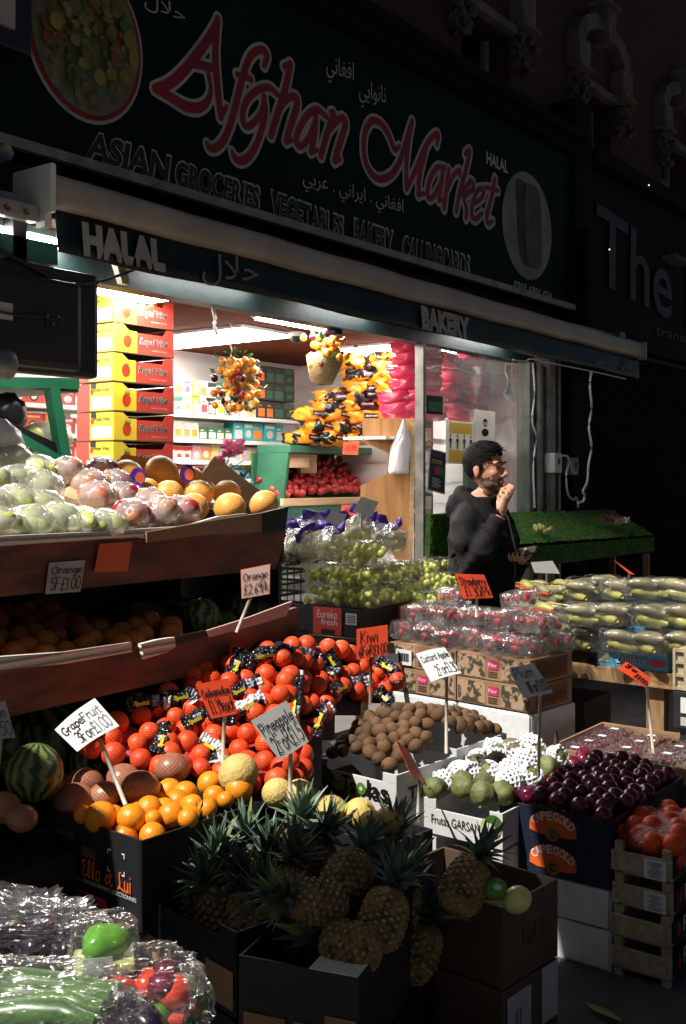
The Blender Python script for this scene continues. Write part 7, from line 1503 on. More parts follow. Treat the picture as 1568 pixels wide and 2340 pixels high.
# right edge goods
t = thing('teal_crate', 'dark teal crate holding clear boxes at the right edge', 'crate', (3.72, 1.15, .5), R(-90)); open_box(t, .45, .4, .2, 'beam_green', th=.01); m = MB(); m.box(0, .45, 0, .4, -.5, -.202, 'card_black'); m.build('lower_carton', t)
for i, (lb, x, y, z) in enumerate((('clear box of strawberries standing on the teal crate', .2, .2, .13), ('flat pink filled pack in front on the teal crate', .12, .06, .02), ('flat pink filled pack at the back of the teal crate', .3, .1, .02))):
    t = thing('clear_box', lb, 'box', Matrix.Translation((3.72, 1.15, .5)) @ Matrix.Rotation(R(-90), 4, 'Z') @ V3((x, y, z-.02)), R(-90)); h = .09 if i == 0 else .035; m = MB(); r_ = random.Random(i)
    for k in range(16): m.ball((r_.uniform(-.06, .06), r_.uniform(-.05, .05), .02+r_.uniform(0, h*.4)), .017 if i == 0 else .012, 'strawberry' if i == 0 else 'apple_blush', 1)
    m.build('berries', t); m = MB(); m.bbox(-.09, .09, -.07, .07, 0, h, 'clear_film', b=.012); m.build('lid', t)
t = thing('lattice_crate', 'pale lattice plastic crate at the right edge above the black carton', 'crate', atX(1538, 1575, 4.05), R(-90)); m = MB()
for z in (0, .05, .1, .145): m.box(0, .35, 0, .012, z, z+.012, 'c_cream')
for k in range(9): m.box(.043*k, .043*k+.01, -.0025, -.0005, 0, .157, 'c_cream')
m.mats[0] = 'crate_wood'; m.build('lattice_side', t); m = MB(); m.box(0, .35, .012, .35, 0, .15, 'crate_wood'); m.build('crate_body', t)
t = thing('low_carton', 'black carton with white labels at the right edge under the lattice crate', 'carton', atX(1538, 1662, 4.05), R(-90)); m = MB(); m.bbox(0, .35, 0, .35, 0, .14, 'card_black', b=.004); m.box(0.02, .33, .02, .33, -.57, -.001, 'card_black'); m.build('carton_body', t); m = MB(); m.quad((.03, -.002, .06), (.3, -.002, .06), (.3, -.002, .12), (.03, -.002, .12), 'paper'); m.quad((.03, -.002, .012), (.3, -.002, .012), (.3, -.002, .045), (.03, -.002, .045), 'paper_grey'); m.build('label', t)

# ================================================================= wooden crates with a net of oranges
a = V3((2.975, 1.25, .54)); rz = R(-89.5); u = V3((math.cos(rz), math.sin(rz), 0)); v = V3((-u.y, u.x, 0)); L = .18; CR = ['top', 'second', 'third', 'bottom']
def wood_crate():
    t = thing('wooden_crate', 'crate', 'crate'); D, h = .4, .09
    m = MB(); m.bbox(0, L, -.006, 0, .03, h-.002, 'crate_wood', b=.001); m.build('end_board', t); m = MB(); m.bbox(0, L, D, D+.006, .03, h-.002, 'crate_wood', b=.001); m.build('end_board', t)
    for x in (.008, L-.032):
        for y in (.001, D-.021): m = MB(); m.bbox(x, x+.024, y, y+.02, 0, h+.022, 'crate_wood', b=.001); m.build('corner_post', t)
    m = MB(); m.bbox(L-.006, L, .022, D-.022, .03, h, 'card_black', b=.001); m.build('side_board', t); m = MB(); m.bbox(0, .006, .022, D-.022, .03, h, 'crate_wood', b=.001); m.build('side_board', t)
    m = MB(); m.box(.006, L-.006, .001, D-.001, .022, .029, 'crate_wood'); m.build('base', t)
    m = MB(); m.text('ROSSO', (L+.0015, .09, .045), (0, .24, 0), (0, 0, .045), 'paper', .01); m.add([(L+.0015, .055+.015*math.cos(6.283*i/12), .065+.02*math.sin(6.283*i/12)) for i in range(12)], [list(range(12))], 'tomato'); m.build('side_print', t)
    for x in (.012, L-.016): m = MB(); [m.box(x, x+.003, -.0072, -.0062, z, z+.012, 'metal_grey') for z in (.04, .07)]; m.build('staple', t)
    return t
wc = wood_crate(); us_ = []
for i in range(4):
    o = place(wc, us_, V3((a.x, a.y, .54-.0925*(i+1)+.001))+u*(.003*math.sin(i*2)), (0, 0, rz+.012*math.sin(i*2.2)), '%s pale wooden crate of the stack on the pavement%s' % (CR[i], ', holding netted oranges' if i == 0 else ''), 'stacked wooden crates')
    if i < 2:
        t = thing('packing_label', 'printed white label on the %s wooden crate' % CR[i], 'label', V3((a.x, a.y, .54-.0925*(i+1)))+u*(L*.55), rz); m = MB(); m.box(0, L*.36, -.0085, -.0075, .028, .084, 'paper'); m.build('paper', t); m = MB()
        for k in range(9): w_ = L*rr.uniform(.1, .28); m.box(L*.18-w_/2, L*.18+w_/2, -.0098, -.0092, .034+.005*k, .0355+.005*k, 'ink')
        m.build('lines', t)
t = thing('orange_bag', 'red net bag of oranges lying in the top wooden crate', 'bag of oranges', V3((a.x, a.y, .54))+v*.1+u*(L/2), rz, 'net bags of oranges'); pl = []
for k in range(3000):
    p = V3((rr.uniform(-.075, .08), rr.uniform(-.06, .25), rr.uniform(-.02, .045)))
    if all((p-q).length > .052 for q in pl): pl.append(p)
for p in pl: o = om_o.copy(); C.objects.link(o); o.parent = t; o.location = p; o.rotation_euler = (rr.uniform(-1, 1), rr.uniform(-1, 1), 0)
v_, f = ICO[3]; m = MB(); m.add([V3((p.x*.14, p.y*.19+.1, p.z*.05+.01))*(1+.08*mnoise.noise(p*4)) for p in v_], f, 'red_net', True); film('red_mesh', tint=(.95, .3, .25), gl=.03, rough=.3, bump=.8, bsc=120, milk=.14, milkc=(.7, .03, .03)); m.mats[0] = 'red_mesh'; m.build('netting', t)
# ================================================================= pineapples
def pineapple(seed, nl=34):
    t = thing('pineapple', 'fruit', 'pineapple'); r_ = random.Random(seed); n, k = 88, 52; m = MB(); vs = []; fm = []
    for j in range(k+1):
        w_ = j/k; z = -.08+.16*w_; rad = .058*(1-abs(2*w_-1)**3.2)**.5*(1-.12*w_)
        for i in range(n):
            th = 6.283*i/n; a_ = th*11/2+w_*25; b_ = th*11/2-w_*25; s = 1+.16*(abs(math.sin(a_)*math.sin(b_))**.6)*min(1, 4*w_*(1-w_)*2)+.03*r_.uniform(-1, 1)
            vs.append(V3((rad*s*math.cos(th), rad*s*math.sin(th), z)))
    for j in range(k):
        for i in range(n):
            w_ = (j+.5)/k; th = 6.283*(i+.5)/n; e = abs(math.sin(th*5.5+w_*25)*math.sin(th*5.5-w_*25)); m.add([], [], 'pine_body'); 
            m.f.append([j*n+i, j*n+(i+1) % n, (j+1)*n+(i+1) % n, (j+1)*n+i]); m.m.append(m.mi('pine_eye' if e > .72 else 'pine_body')); m.sm.append(False)
    m.v = vs; m.build('fruit_body', t); m = MB()
    for i in range(nl):
        q = i/nl; th = i*2.4+r_.uniform(-.2, .2); el = R(20+66*q); ln = r_.uniform(.07, .108)*(1.1-.35*abs(q-.55)); w0 = .0155*(1.1-.5*q); p = V3((0, 0, .075+.03*q)); d = V3((math.cos(th)*math.cos(el), math.sin(th)*math.cos(el), math.sin(el))); side = V3((-math.sin(th), math.cos(th), 0)); bend = r_.uniform(-.35, .15)-.25*(1-q); pts = []
        for s in range(6):
            u_ = s/5; dd = (d+V3((0, 0, 1))*bend*u_*1.2).normalized(); p = p+dd*(ln/5 if s else 0); w_ = w0*(1-u_**1.6)+.0008; up = side.cross(dd).normalized(); pts.append((p-side*w_, p-up*w_*.45, p+side*w_))
        vs = [x for tr_ in pts for x in tr_]; mm = 'pine_leaf' if r_.random() < .72 else ('pine_leaf_pale' if r_.random() < .85 else 'pine_leaf_yellow')
        m.add(vs, [(3*s+c, 3*s+c+1, 3*s+c+4, 3*s+c+3) for s in range(5) for c in (0, 1)], mm)
    m.build('crown', t); return t
PA = [pineapple(s) for s in (3, 8, 15)]; U = [[], [], []]; RT = V3((.6, -.8, 0)); UP = V3((0, 0, 1))
def put_pine(k, c, ax, label, roll, sc_=1.0):
    q = V3(ax).normalized().to_track_quat('Z', 'Y').to_matrix() @ Matrix.Rotation(roll, 3, 'Z'); place(PA[k], U[k], c, q.to_euler(), label, 'pineapples in the black cartons', sc_)
for i, (x, y, t_, ax, lb) in enumerate([(793, 2002, 2.48, RT*.55+UP*.62+F_*.7, 'large pineapple in the middle, its crown leaning back right'), (727, 2066, 2.36, -RT*.75+UP*.3-F_*.35, 'pineapple with its crown hanging out to the left over the carton edge'),
        (875, 2100, 2.36, RT*.35+UP*.85+F_*.45, 'dark pineapple right of centre with an upright crown'), (800, 2165, 2.3, -RT*.8+UP*.15+F_*.3, 'lowest pineapple at the front corner of the carton'), (1062, 2024, 2.52, RT*.45+UP*.75+F_*.25, 'golden pineapple standing apart at the right end with a pale crown')]):
    put_pine(i % 3, at(x, y, t_), ax, lb, i*1.1, .89)
CR_ = [(408, 1905, 2.62, -.2, 'upright crown nearest the black lettered carton'), (452, 1868, 2.66, .0, 'tall crown in front of the loose oranges'), (500, 1905, 2.58, .1, 'crown left of the middle in the left carton'), (558, 1868, 2.64, -.1, 'crown behind the middle of the left carton'), (545, 1960, 2.48, -.2, 'dark crown low at the front of the left carton'),
       (622, 1895, 2.58, .15, 'crown just left of the pineapple card stick'), (455, 1965, 2.5, -.35, 'crown spilling over the front left edge'), (690, 1868, 2.64, .1, 'crown below the pineapple card stick'), (600, 1985, 2.44, .0, 'half buried crown in the dark centre'), (672, 1950, 2.5, .1, 'crown behind the large middle pineapple'),
       (745, 1895, 2.6, .35, 'crown under the pale melons with wide leaves'), (900, 1895, 2.6, .2, 'big crown right of centre in front of the melons'), (930, 1985, 2.5, .25, 'crown right of the dark pineapple'), (985, 2085, 2.5, .4, 'shaded crown at the right of the front carton')]
for i, (x, y, t_, ln, lb) in enumerate(CR_):
    ax = (UP+RT*ln+F_*rr.uniform(-.1, .25)).normalized(); t_ += .11 if x < 640 else .05; c = at(x, y, t_)-ax*(.15 if x < 640 else .1); put_pine(i % 3, c, ax, 'pineapple in shade, '+lb, i*1.7, .98)
for i, (lb, A_, B_, z, D, nst) in enumerate((('carton of pineapples on the left, black with faint lettering', (310, 2008), (540, 2132), .62, .42, 3), ('front carton of pineapples, black with a notched rim and taped corner', (545, 2183), (820, 2234), .60, .52, 3))):
    a, u, v, L, rz = frame_from(A_, B_, z); t = thing('pineapple_carton', 'black '+lb if 0 else lb, 'carton', a, rz, 'black pineapple cartons'); h = .19; open_box(t, L, D, h, 'card_black', 'card_dark', th=.007, notch=.03 if i == 0 else .0)
    def prt(t, L):
        m = MB(); y = -.003; m.quad((L*.05, y, -h+.02), (L*.4, y, -h+.02), (L*.4, y, -h+.075), (L*.05, y, -h+.075), 'card_brown'); m.quad((L*.47, y, -h+.025), (L*.68, y, -h+.025), (L*.68, y, -h+.075), (L*.47, y, -h+.075), 'card_brown'); m.quad((L*.73, y, -h+.015), (L*.98, y, -h+.015), (L*.98, y, -h+.1), (L*.73, y, -h+.1), 'card_brown')
        m.text('PINEAPPLES', (L*.06, y, -.085), (L*.32, 0, 0), (0, 0, .014), 'letter_dark'); m.text('sweet gold', (L*.06, y, -.068), (L*.2, 0, 0), (0, 0, .01), 'letter_dark'); m.build('print', t)
    prt(t, L)
    if i: m = MB(); m.slab([(L, .0, 0), (L, .2, 0), (L-.0, .22, .05), (L, .3, .06), (L, D, .06), (L, D, -.002), (L, .0, -.002)], (-.006, 0, 0), 'card_black'); fixn(m.build('raised_side', t)); m = MB(); m.box(L*.6, L-.002, -.002, .06, .0005, .002, 'strip_white'); m.build('tape', t)
    for k in range(1, nst):
        t = thing('pineapple_carton', 'closed black carton under the %s pineapples, %s' % (['left', 'front'][i], ['', 'directly below', 'at the bottom'][k]), 'carton', a-V3((0, 0, .2*k)), rz, 'black pineapple cartons'); m = MB(); m.bbox(0, L, 0, D, -h, 0, 'card_black', b=.004); m.build('carton_body', t); prt(t, L)
        if k == nst-1: m = MB(); m.bbox(.01, L-.01, .01, D-.01, -(a.z-.2*k), -h-.002, 'card_black', b=.004); m.build('base_carton', t)
# brown cartons at the right of the pineapples
c0, c1 = atZ(1150, 2075, .6), atZ(1275, 2008, .6); L = (c1-c0).length; d = (c1-c0).normalized(); rz = math.atan2(d.y, d.x)
for k, lb in enumerate(('open brown carton right of the pineapples holding a lime and a small melon', 'brown taped carton below the open one', 'brown taped carton at the bottom right of the pineapples')):
    t = thing('brown_carton', lb, 'carton', c0-V3((0, 0, .2*k)), rz, 'brown cartons right of the pineapples')
    if k == 0: open_box(t, L, .36, .195, 'card_dark', 'card_brown', th=.008, corner=.05)
    else: m = MB(); m.bbox(0, L, 0, .36, -.195, 0, 'card_dark', b=.004); m.build('carton_body', t)
    m = MB(); y = -.0025
    if k == 0: m.text('MINI', (L*.35, y, -.12), (L*.4, 0, 0), (.0, 0, .05), 'card_dark', .02)
    else: m.quad((.015, y, -.19), (L*.48, y, -.19), (L*.48, y, -.02), (.015, y, -.02), 'paper_grey'); m.quad((L*.68, y, -.14), (L*.98, y, -.14), (L*.98, y, -.0), (L*.68, y, -.0), 'paper_grey'); m.text('II', (L*.2, y-.001, -.16), (L*.1, 0, 0), (0, 0, .1), 'letter_grey')
    m.build('print', t)
for lb, nm, x, y, r, mm in (('pale green lime lying at the pineapple carton edge', 'lime', 1132, 2032, 24, 'kiwi_green'), ('small pale melon with a white sticker in the open brown carton', 'small_melon', 1182, 2056, 30, 'pear_green')):
    t_ = 2.5; c = at(x, y, t_); t = thing(nm, lb, 'fruit', c); m = uv_ball((px(r, t_), px(r, t_)*1.15), mm); o = m.build('fruit_body', t); o.rotation_euler = (.9, .5, 0); m = MB(); m.ball((-.012, -.012, .012), (.012, .012, .008), 'paper', 1); m.build('sticker', t)
pp = thing('paper_scrap', 'crumpled white printed paper among the pineapple crowns', 'paper', at(848, 1985, 2.6)); m = MB(); m.add([at(x, y, t_) for x, y, t_ in ((838, 1945, 2.58), (872, 1915, 2.6), (880, 1965, 2.56), (850, 2010, 2.55), (826, 1990, 2.56))], [(0, 1, 2), (0, 2, 3, 4)], 'paper'); o = m.build('sheet', pp, world=True); o.modifiers.new('thick', 'SOLIDIFY').thickness = .001
m = MB(); r_ = random.Random(4)
for i in range(14): p = at(842+r_.uniform(0, 26), 1950+r_.uniform(0, 40), 2.545); m.add([p, p+RT*.008, p+RT*.008+UP*.003, p+UP*.003], [(0, 1, 2, 3)], 'blue_ink')
m.build('printed_lines', pp, world=True)
lf = thing('fallen_leaf', 'long green leaf lying on the pavement at the lower right', 'leaf', atZ(1390, 2318, .182)); m = MB(); a_, b_ = atZ(1335, 2295, .18), atZ(1420, 2336, .18); d = b_-a_; s = V3((-d.y, d.x, 0)).normalized()
m.add([q for i in range(7) for q in (a_+d*i/6+s*.016*math.sin(math.pi*(i+.2)/6.4)+UP*.006, a_+d*i/6+UP*(.002), a_+d*i/6-s*.016*math.sin(math.pi*(i+.2)/6.4)+UP*.006)], [(3*i+c, 3*i+c+1, 3*i+c+4, 3*i+c+3) for i in range(6) for c in (0, 1)], 'pine_leaf_yellow'); m.build('blade', lf, world=True)

# ================================================================= wrapped vegetables in the lower left corner
def hull(rx, ry, rz_, seed, amp=.16, sq_=.6, sub=3):
    v_, f = ICO[sub]; vs = []
    for p in v_: e = V3([math.copysign(abs(c)**sq_, c) for c in p]); s = 1+amp*mnoise.noise(p*2.6+V3((seed*3, 0, 0)))+amp*.7*mnoise.noise(p*8+V3((0, seed, 0)))+amp*.35*mnoise.noise(p*19); vs.append(V3((e.x*rx*s, e.y*ry*s, e.z*rz_*s)))
    return vs, f
bm_ = bmesh.new(); bmesh.ops.create_icosphere(bm_, subdivisions=5, radius=1); ICO[5] = ([x.co.copy() for x in bm_.verts], [[y.index for y in x.verts] for x in bm_.faces]); bm_.free()
film('veg_film', gl=.0, rough=.16, bump=.5, bsc=16, milk=.02)
def veg(name, label, x, y, t_, hsz, fill, seed, rz=-.9, amp=.16):
    t = thing(name, label, 'wrapped vegetables', at(x, y+26, t_), rz); fill(t); vs, f = hull(*hsz, seed, amp, sub=5); m = MB(); m.add(vs, f, 'veg_film', False); m.build('film_wrap', t); return t
def f_aub(t):
    for i in range(3): m = MB(); m.ball((-.05+.055*i, .012*(i % 2), -.005), (.028, .062, .03), 'aubergine', 3); m.build('aubergine', t); m = MB(); m.ball((-.05+.055*i, .065, 0), (.012, .018, .012), 'courgette', 1); m.build('stalk', t)
def f_pep(t):
    m = MB(); v_, f = ICO[3]; m.add([V3((p.x*.036, p.y*.03, p.z*.026))*(1+.13*math.cos(3*math.atan2(p.y, p.x))+.12*mnoise.noise(p*2)) for p in v_], f, 'pepper_green', True); m.build('pepper', t); m = MB(); m.bbox(-.045, .045, -.036, .036, -.036, -.02, 'pear_green', b=.006); m.build('tray', t); m = MB(); m.box(-.03, .012, -.038, -.0365, -.03, -.006, 'paper_grey'); m.build('label', t)
def f_tom(t):
    for i in range(4): m = MB(); m.ball((-.055+.04*i, .012*(-1)**i, -.004), (.027, .03, .024), 'tomato', 2); m.build('tomato', t)
    m = MB(); m.bbox(-.085, .085, -.05, .05, -.04, -.026, 'card_red', b=.008); m.build('tray', t)
    for i in range(2): m = MB(); m.ball((.05, -.02+.04*i, .01), (.022, .022, .02), 'plum_skin', 2); m.build('onion', t)
def f_cour(t):
    for i in range(4): m = MB(); m.tube([V3((-.045+.03*i+.008*math.sin(k), -.1+.05*k, .006*math.sin(k*1.3+i))) for k in range(5)], [.01, .019, .021, .02, .012], 'courgette', 12); m.build('courgette', t)
def f_let(t):
    m = MB(); v_, f = ICO[3]; m.add([V3((p.x*.04, p.y*.045, p.z*.034))*(1+.2*mnoise.noise(p*3)) for p in v_], f, 'courgette', True); m.build('cucumber', t); m = MB(); m.box(-.012, .012, -.05, -.049, 0, .02, 'card_red'); m.build('label', t)
for fn in (): pass
veg('aubergine_pack', 'film wrapped pack of dark aubergines at the left edge', 80, 2118, 1.72, (.095, .07, .05), f_aub, 1, amp=.3)
veg('aubergine_pack', 'second film wrapped dark pack behind the first, glinting', 30, 2075, 1.86, (.1, .06, .04), f_aub, 6, amp=.3)
veg('pepper_pack', 'film wrapped green pepper on top of the vegetable packs', 238, 2128, 1.62, (.05, .044, .042), f_pep, 2, -.7, .1)
veg('tomato_pack', 'film wrapped tray of red vegetables under the green pepper', 298, 2226, 1.6, (.1, .062, .048), f_tom, 3, -.9)
veg('courgette_pack', 'film bag of long green courgettes in the lower left corner', 92, 2262, 1.52, (.075, .12, .045), f_cour, 4, .5)
veg('cucumber_pack', 'dark green wrapped pack with a red tag right of the red tray', 412, 2258, 1.68, (.045, .05, .045), f_let, 5, -.5)
veg('pepper_pack', 'wrapped yellowish green pepper cut off by the bottom edge', 335, 2318, 1.55, (.05, .05, .04), f_pep, 7, -.3, .12)
veg('aubergine_pack', 'wrapped bluish dark pack cut off by the lower left corner', -5, 2320, 1.5, (.07, .06, .045), f_aub, 8, -.4, .25)
veg('tomato_pack', 'wrapped dark pack between the courgettes and the bottom edge', 225, 2325, 1.5, (.07, .05, .04), f_aub, 11, -.2, .25)
t = thing('vegetable_table', 'dark low table holding the wrapped vegetables', 'table', (1.02, 1.45, 0), R(-75)); m = MB(); m.bbox(-.3, .2, -.3, .12, .72, .75, 'card_black', b=.004); m.build('tabletop', t)
for x in (-.24, .15):
    for y in (-.25, .07): m = MB(); m.box(x, x+.03, y, y+.03, 0, .72, 'card_black'); m.build('leg', t)

# ================================================================= unseen parasol over the front of the stall (above the frame), added to shade the foreground
pr_ = thing('added_sunshade', 'unseen added parasol over the front of the stall', 'sunshade', (-.35, 2.3, 0)); Zp = 3.1
m = MB(); c4 = [(.0, .4), (2.08, .67), (2.08, 2.08), (.62, 2.0), (.3, 2.38), (-.3, 2.55), (-.15, 1.6)]; ap_ = V3((1.04, 1.29, Zp+.3)); vs = [V3((x, y, Zp)) for x, y in c4]+[ap_]; m.add(vs, [(i, (i+1) % 7, 7) for i in range(7)], 'added_shade_cloth'); o = m.build('canopy', pr_, world=True); o.modifiers.new('thick', 'SOLIDIFY').thickness = .004
m = MB(); m.tube([(-.35, 2.3, 0), (-.35, 2.3, 3.3), (.4, 1.85, 3.5), (1.04, 1.29, 3.42)], .03, 'metal_grey', 10); m.build('pole', pr_, world=True)
for x, y in c4: m = MB(); m.tube([(1.04, 1.29, Zp+.31), (x, y, Zp-.01)], .008, 'metal_grey', 6); m.build('rib', pr_, world=True)
m = MB(); m.bbox(-.6, -.1, 2.05, 2.55, .17, .25, 'asphalt', b=.02); m.build('base_plate', pr_, world=True)

nc = thing('added_side_canopy', 'unseen canopy on posts, added to shade the left of the stall', 'canopy', (-.7, 3.0, .17))  # added out of view, placed so its shadow covers the left-hand fruit
m = MB(); m.slab([(-2.2, 2.42, 2.55), (.58, 2.42, 2.55), (.58, 3.5, 2.75), (-2.2, 3.5, 2.75)], (0, 0, .02), 'added_shade_cloth'); m.build('canopy_sheet', nc, world=True)
for x, y in ((-2.1, 2.5), (.5, 2.5), (-2.1, 3.45), (.5, 3.45)): m = MB(); m.tube([(x, y, .17), (x, y, 2.57 if y < 3 else 2.74)], .02, 'metal_grey', 8); m.build('post', nc, world=True)
# ================================================================= the man
MR = Matrix.Translation((4.443, 2.5, 0)) @ Matrix.Rotation(math.atan2(-.995, .1), 4, 'Z')
def fuse(mb, voxel, smooth, name):
    """one continuous surface out of overlapping solids"""
    me = bpy.data.meshes.new('tmp'); me.from_pydata(mb.v, [], mb.f); o = bpy.data.objects.new('tmp', me); C.objects.link(o)
    md = o.modifiers.new('r', 'REMESH'); md.mode = 'VOXEL'; md.voxel_size = voxel
    s = o.modifiers.new('s', 'SMOOTH'); s.iterations = smooth; s.factor = .5
    dg = bpy.context.evaluated_depsgraph_get(); e = o.evaluated_get(dg); out = bpy.data.meshes.new_from_object(e, depsgraph=dg); out.name = name
    bpy.data.objects.remove(o); bpy.data.meshes.remove(me); out.polygons.foreach_set('use_smooth', [True]*len(out.polygons)); return out
def ring_loft(rings, m, n=24):
    vs = [V3((cx+rx*math.copysign(abs(math.cos(a))**.85, math.cos(a)), cy+ry*math.copysign(abs(math.sin(a))**.85, math.sin(a)), z)) for cx, cy, rx, ry, z in rings for a in [6.2832*k/n for k in range(n)]]
    L = len(rings); m.add(vs, [(i*n+k, i*n+(k+1) % n, (i+1)*n+(k+1) % n, (i+1)*n+k) for i in range(L-1) for k in range(n)]+[list(range(n))[::-1], list(range((L-1)*n, L*n))], None)
RW, RE, RS = V3((.148, -.158, 1.44)), V3((.03, -.245, 1.19)), V3((-.02, -.168, 1.435))
LW, LE, LS = V3((.165, .055, 1.235)), V3((.02, .27, 1.16)), V3((-.02, .19, 1.44))
b = MB()
b.ball((-.008, 0, 1.688), (.093, .073, .095), None, 3); b.ball((.03, 0, 1.635), (.064, .06, .088), None, 3); b.ball((.04, 0, 1.585), (.05, .05, .05), None, 3); b.ball((.068, 0, 1.562), (.027, .03, .022), None, 2)
b.tube([(.088, 0, 1.668), (.1, 0, 1.648), (.112, 0, 1.63), (.1, 0, 1.618)], [.009, .012, .016, .012], None, 10)
for s in (-1, 1):
    b.ball((.078, s*.03, 1.684), (.016, .026, .008), None, 2); b.ball((.056, s*.038, 1.636), (.028, .02, .022), None, 2); b.ball((.098, s*.011, 1.624), (.011, .009, .009), None, 2); b.ball((.03, s*.042, 1.588), (.04, .014, .024), None, 2)
    b.ball((-.004, s*.078, 1.645), (.015, .0075, .029), None, 2); b.ball((-.01, s*.081, 1.655), (.013, .006, .017), None, 2)
b.ball((.088, 0, 1.597), (.013, .024, .0075), None, 2); b.ball((.086, 0, 1.586), (.013, .022, .008), None, 2)
b.tube([(-.012, 0, 1.62), (-.02, 0, 1.53), (-.035, 0, 1.43)], [.056, .057, .075], None, 16)
ring_loft([(0, 0, .1, .14, .9), (0, 0, .1, .15, 1.1), (0, 0, .1, .15, 1.35), (-.02, 0, .07, .12, 1.44)], b)
for S_, E_, W_ in ((RS, RE, RW), (LS, LE, LW)): b.tube([S_, E_, W_], [.032, .032, .026], None, 12)
for s in (-1, 1): b.tube([(0, s*.09, .95), (.01, s*.095, .6), (-.01, s*.1, .25)], [.085, .06, .045], None, 14); b.ball((.05, s*.1, .22), (.12, .045, .045), None, 2)
# right hand at the mouth
b.ball((.152, -.135, 1.487), (.02, .03, .046), None, 2); b.ball((.155, -.115, 1.52), (.02, .034, .022), None, 2)
for off, ln in ((0, 1), (1, 1.06), (2, 1.0), (3, .85)):
    k = V3((.168-.006*off, -.085-.0205*off, 1.538-.012*off)); b.tube([V3((.155, -.12-.006*off, 1.5-.004*off)), k, k+V3((.004, .02, .034))*ln, k+V3((-.026, .046, .046))*ln, k+V3((-.047, .054, .03))*ln], [.012, .0108, .0095, .0085, .007], None, 9)
b.tube([(.14, -.15, 1.47), (.122, -.115, 1.508), (.118, -.08, 1.543), (.112, -.05, 1.568)], [.014, .012, .0105, .008], None, 9)
# left hand round the phone
b.ball((.185, .012, 1.246), (.036, .036, .018), None, 2)
for off, ln in ((0, .9), (1, 1.05), (2, 1.05), (3, .95)):
    k = V3((.15+.021*off, -.022, 1.244)); b.tube([V3((.165+.012*off, .01, 1.244)), k, k+V3((.004, -.036, -.004))*ln, k+V3((.006, -.06, .014))*ln, k+V3((.008, -.06, .034))*ln], [.0115, .0105, .0095, .0085, .007], None, 9)
b.tube([(.2, .03, 1.25), (.226, .0, 1.262), (.228, -.03, 1.282), (.222, -.05, 1.292)], [.014, .0125, .0105, .008], None, 9)
body = fuse(b, .0042, 3, 'person')
for nm in ('skin', 'stubble', 'lip'): body.materials.append(MT[nm])
idx = []
for p in body.polygons:
    c = p.center; k = 0
    if c.z > 1.5 and -.01 < c.x < .12 and abs(c.y) < .08:
        nz = .007*mnoise.noise(c*60); up_ = 1.63-.36*c.x+(.03 if c.x < .016 else 0)+2*nz+.006*mnoise.noise(c*150); low = 1.588-.72*max(0, c.x)+nz
        if low < c.z < up_: k = 1
        if c.x > .08 and 1.601 < c.z < 1.614 and abs(c.y) < .032: k = 1
        if c.x > .088 and 1.583 < c.z < 1.601 and abs(c.y) < .022: k = 2
        if abs(c.y) > .074 and c.z > 1.612: k = 0
    if c.y < -.04 and c.x > .1 and c.z < 1.62: k = 0
    idx.append(k)
body.polygons.foreach_set('material_index', idx)
body.transform(Matrix.Identity(4))
man = bpy.data.objects.new('person', body); C.objects.link(man); man.matrix_world = MR; man.location = MR.to_translation()
tag(man, 'person with short dark hair in a black hooded jacket, eating and holding a phone', 'person')
def kid(name, me, *mats_):
    for q in mats_: me.materials.append(MT[q])
    o = bpy.data.objects.new(name, me); C.objects.link(o); o.parent = man; return o
for s in (-1, 1):
    m = MB(); m.ball((.078, s*.031, 1.664), (.009, .0105, .006), 'eye_white', 2); m.ball((.085, s*.032, 1.664), (.003, .0055, .005), 'ink', 2); m.build('eye', man)
    m = MB(); m.tube([(.082, s*.052, 1.684), (.094, s*.035, 1.69), (.096, s*.012, 1.684)], [.002, .0036, .0028], 'hair', 7); m.build('eyebrow', man)
# hair: a cap with a short fringe and tapered sides
bm_ = bmesh.new(); bmesh.ops.create_icosphere(bm_, subdivisions=5, radius=1); m = MB()
for p in bm_.verts:
    q = p.co.copy(); top = max(0, q.z); n1 = mnoise.noise(q*5); n2 = mnoise.noise(q*14)
    k = 1.0+.03+.1*top*(.5+.5*q.x)+.05*top; k += (.03*n1+.045*n2)*(.35+top)
    p.co = V3((-.008+q.x*.0955*k, q.y*.0755*k, 1.69+q.z*.091*k))
kill = []
for f in bm_.faces:
    c = f.calc_center_median(); x, y, z = c.x, abs(c.y), c.z
    if x > .074 and z < 1.733+.01*math.sin(c.y*120): kill.append(f)
    elif x > .03 and z < 1.716-(.0 if x > .06 else .02): kill.append(f)
    elif x > -.005 and z < (1.655 if x < .022 else 1.69): kill.append(f)
    elif z < 1.602: kill.append(f)
bmesh.ops.delete(bm_, geom=kill, context='FACES'); me = bpy.data.meshes.new('hair'); bm_.to_mesh(me); bm_.free(); me.polygons.foreach_set('use_smooth', [True]*len(me.polygons))
o = kid('hair', me, 'hair'); o.modifiers.new('thick', 'SOLIDIFY').thickness = .006
m = MB(); r_ = random.Random(3)
for i in range(700):
    a_, e = r_.uniform(-3.1, 3.1), r_.uniform(-.1, 1.5); d = V3((math.cos(a_)*math.cos(e), math.sin(a_)*math.cos(e), math.sin(e))); p = V3((-.008+d.x*(.0965+.008*max(0, d.z)), d.y*.078, 1.688+d.z*(.0945+.009*max(0, d.x)))); 
    if (d.z < .45 and abs(a_) < 1.0) or (d.z < .2 and abs(a_) < 1.9): continue
    t_ = (V3((.6, 0, -.8)) if d.z < .5 else V3((1, r_.uniform(-.6, .6), .1)))*.013+V3((r_.uniform(-1, 1), r_.uniform(-1, 1), r_.uniform(-1, 1)))*.006; m.tube([p-d*.003, p+d*.004+t_*.5, p+d*.003+t_, p+t_*1.5-d*.002], [.0026, .0026, .002, .0008], 'hair', 5)
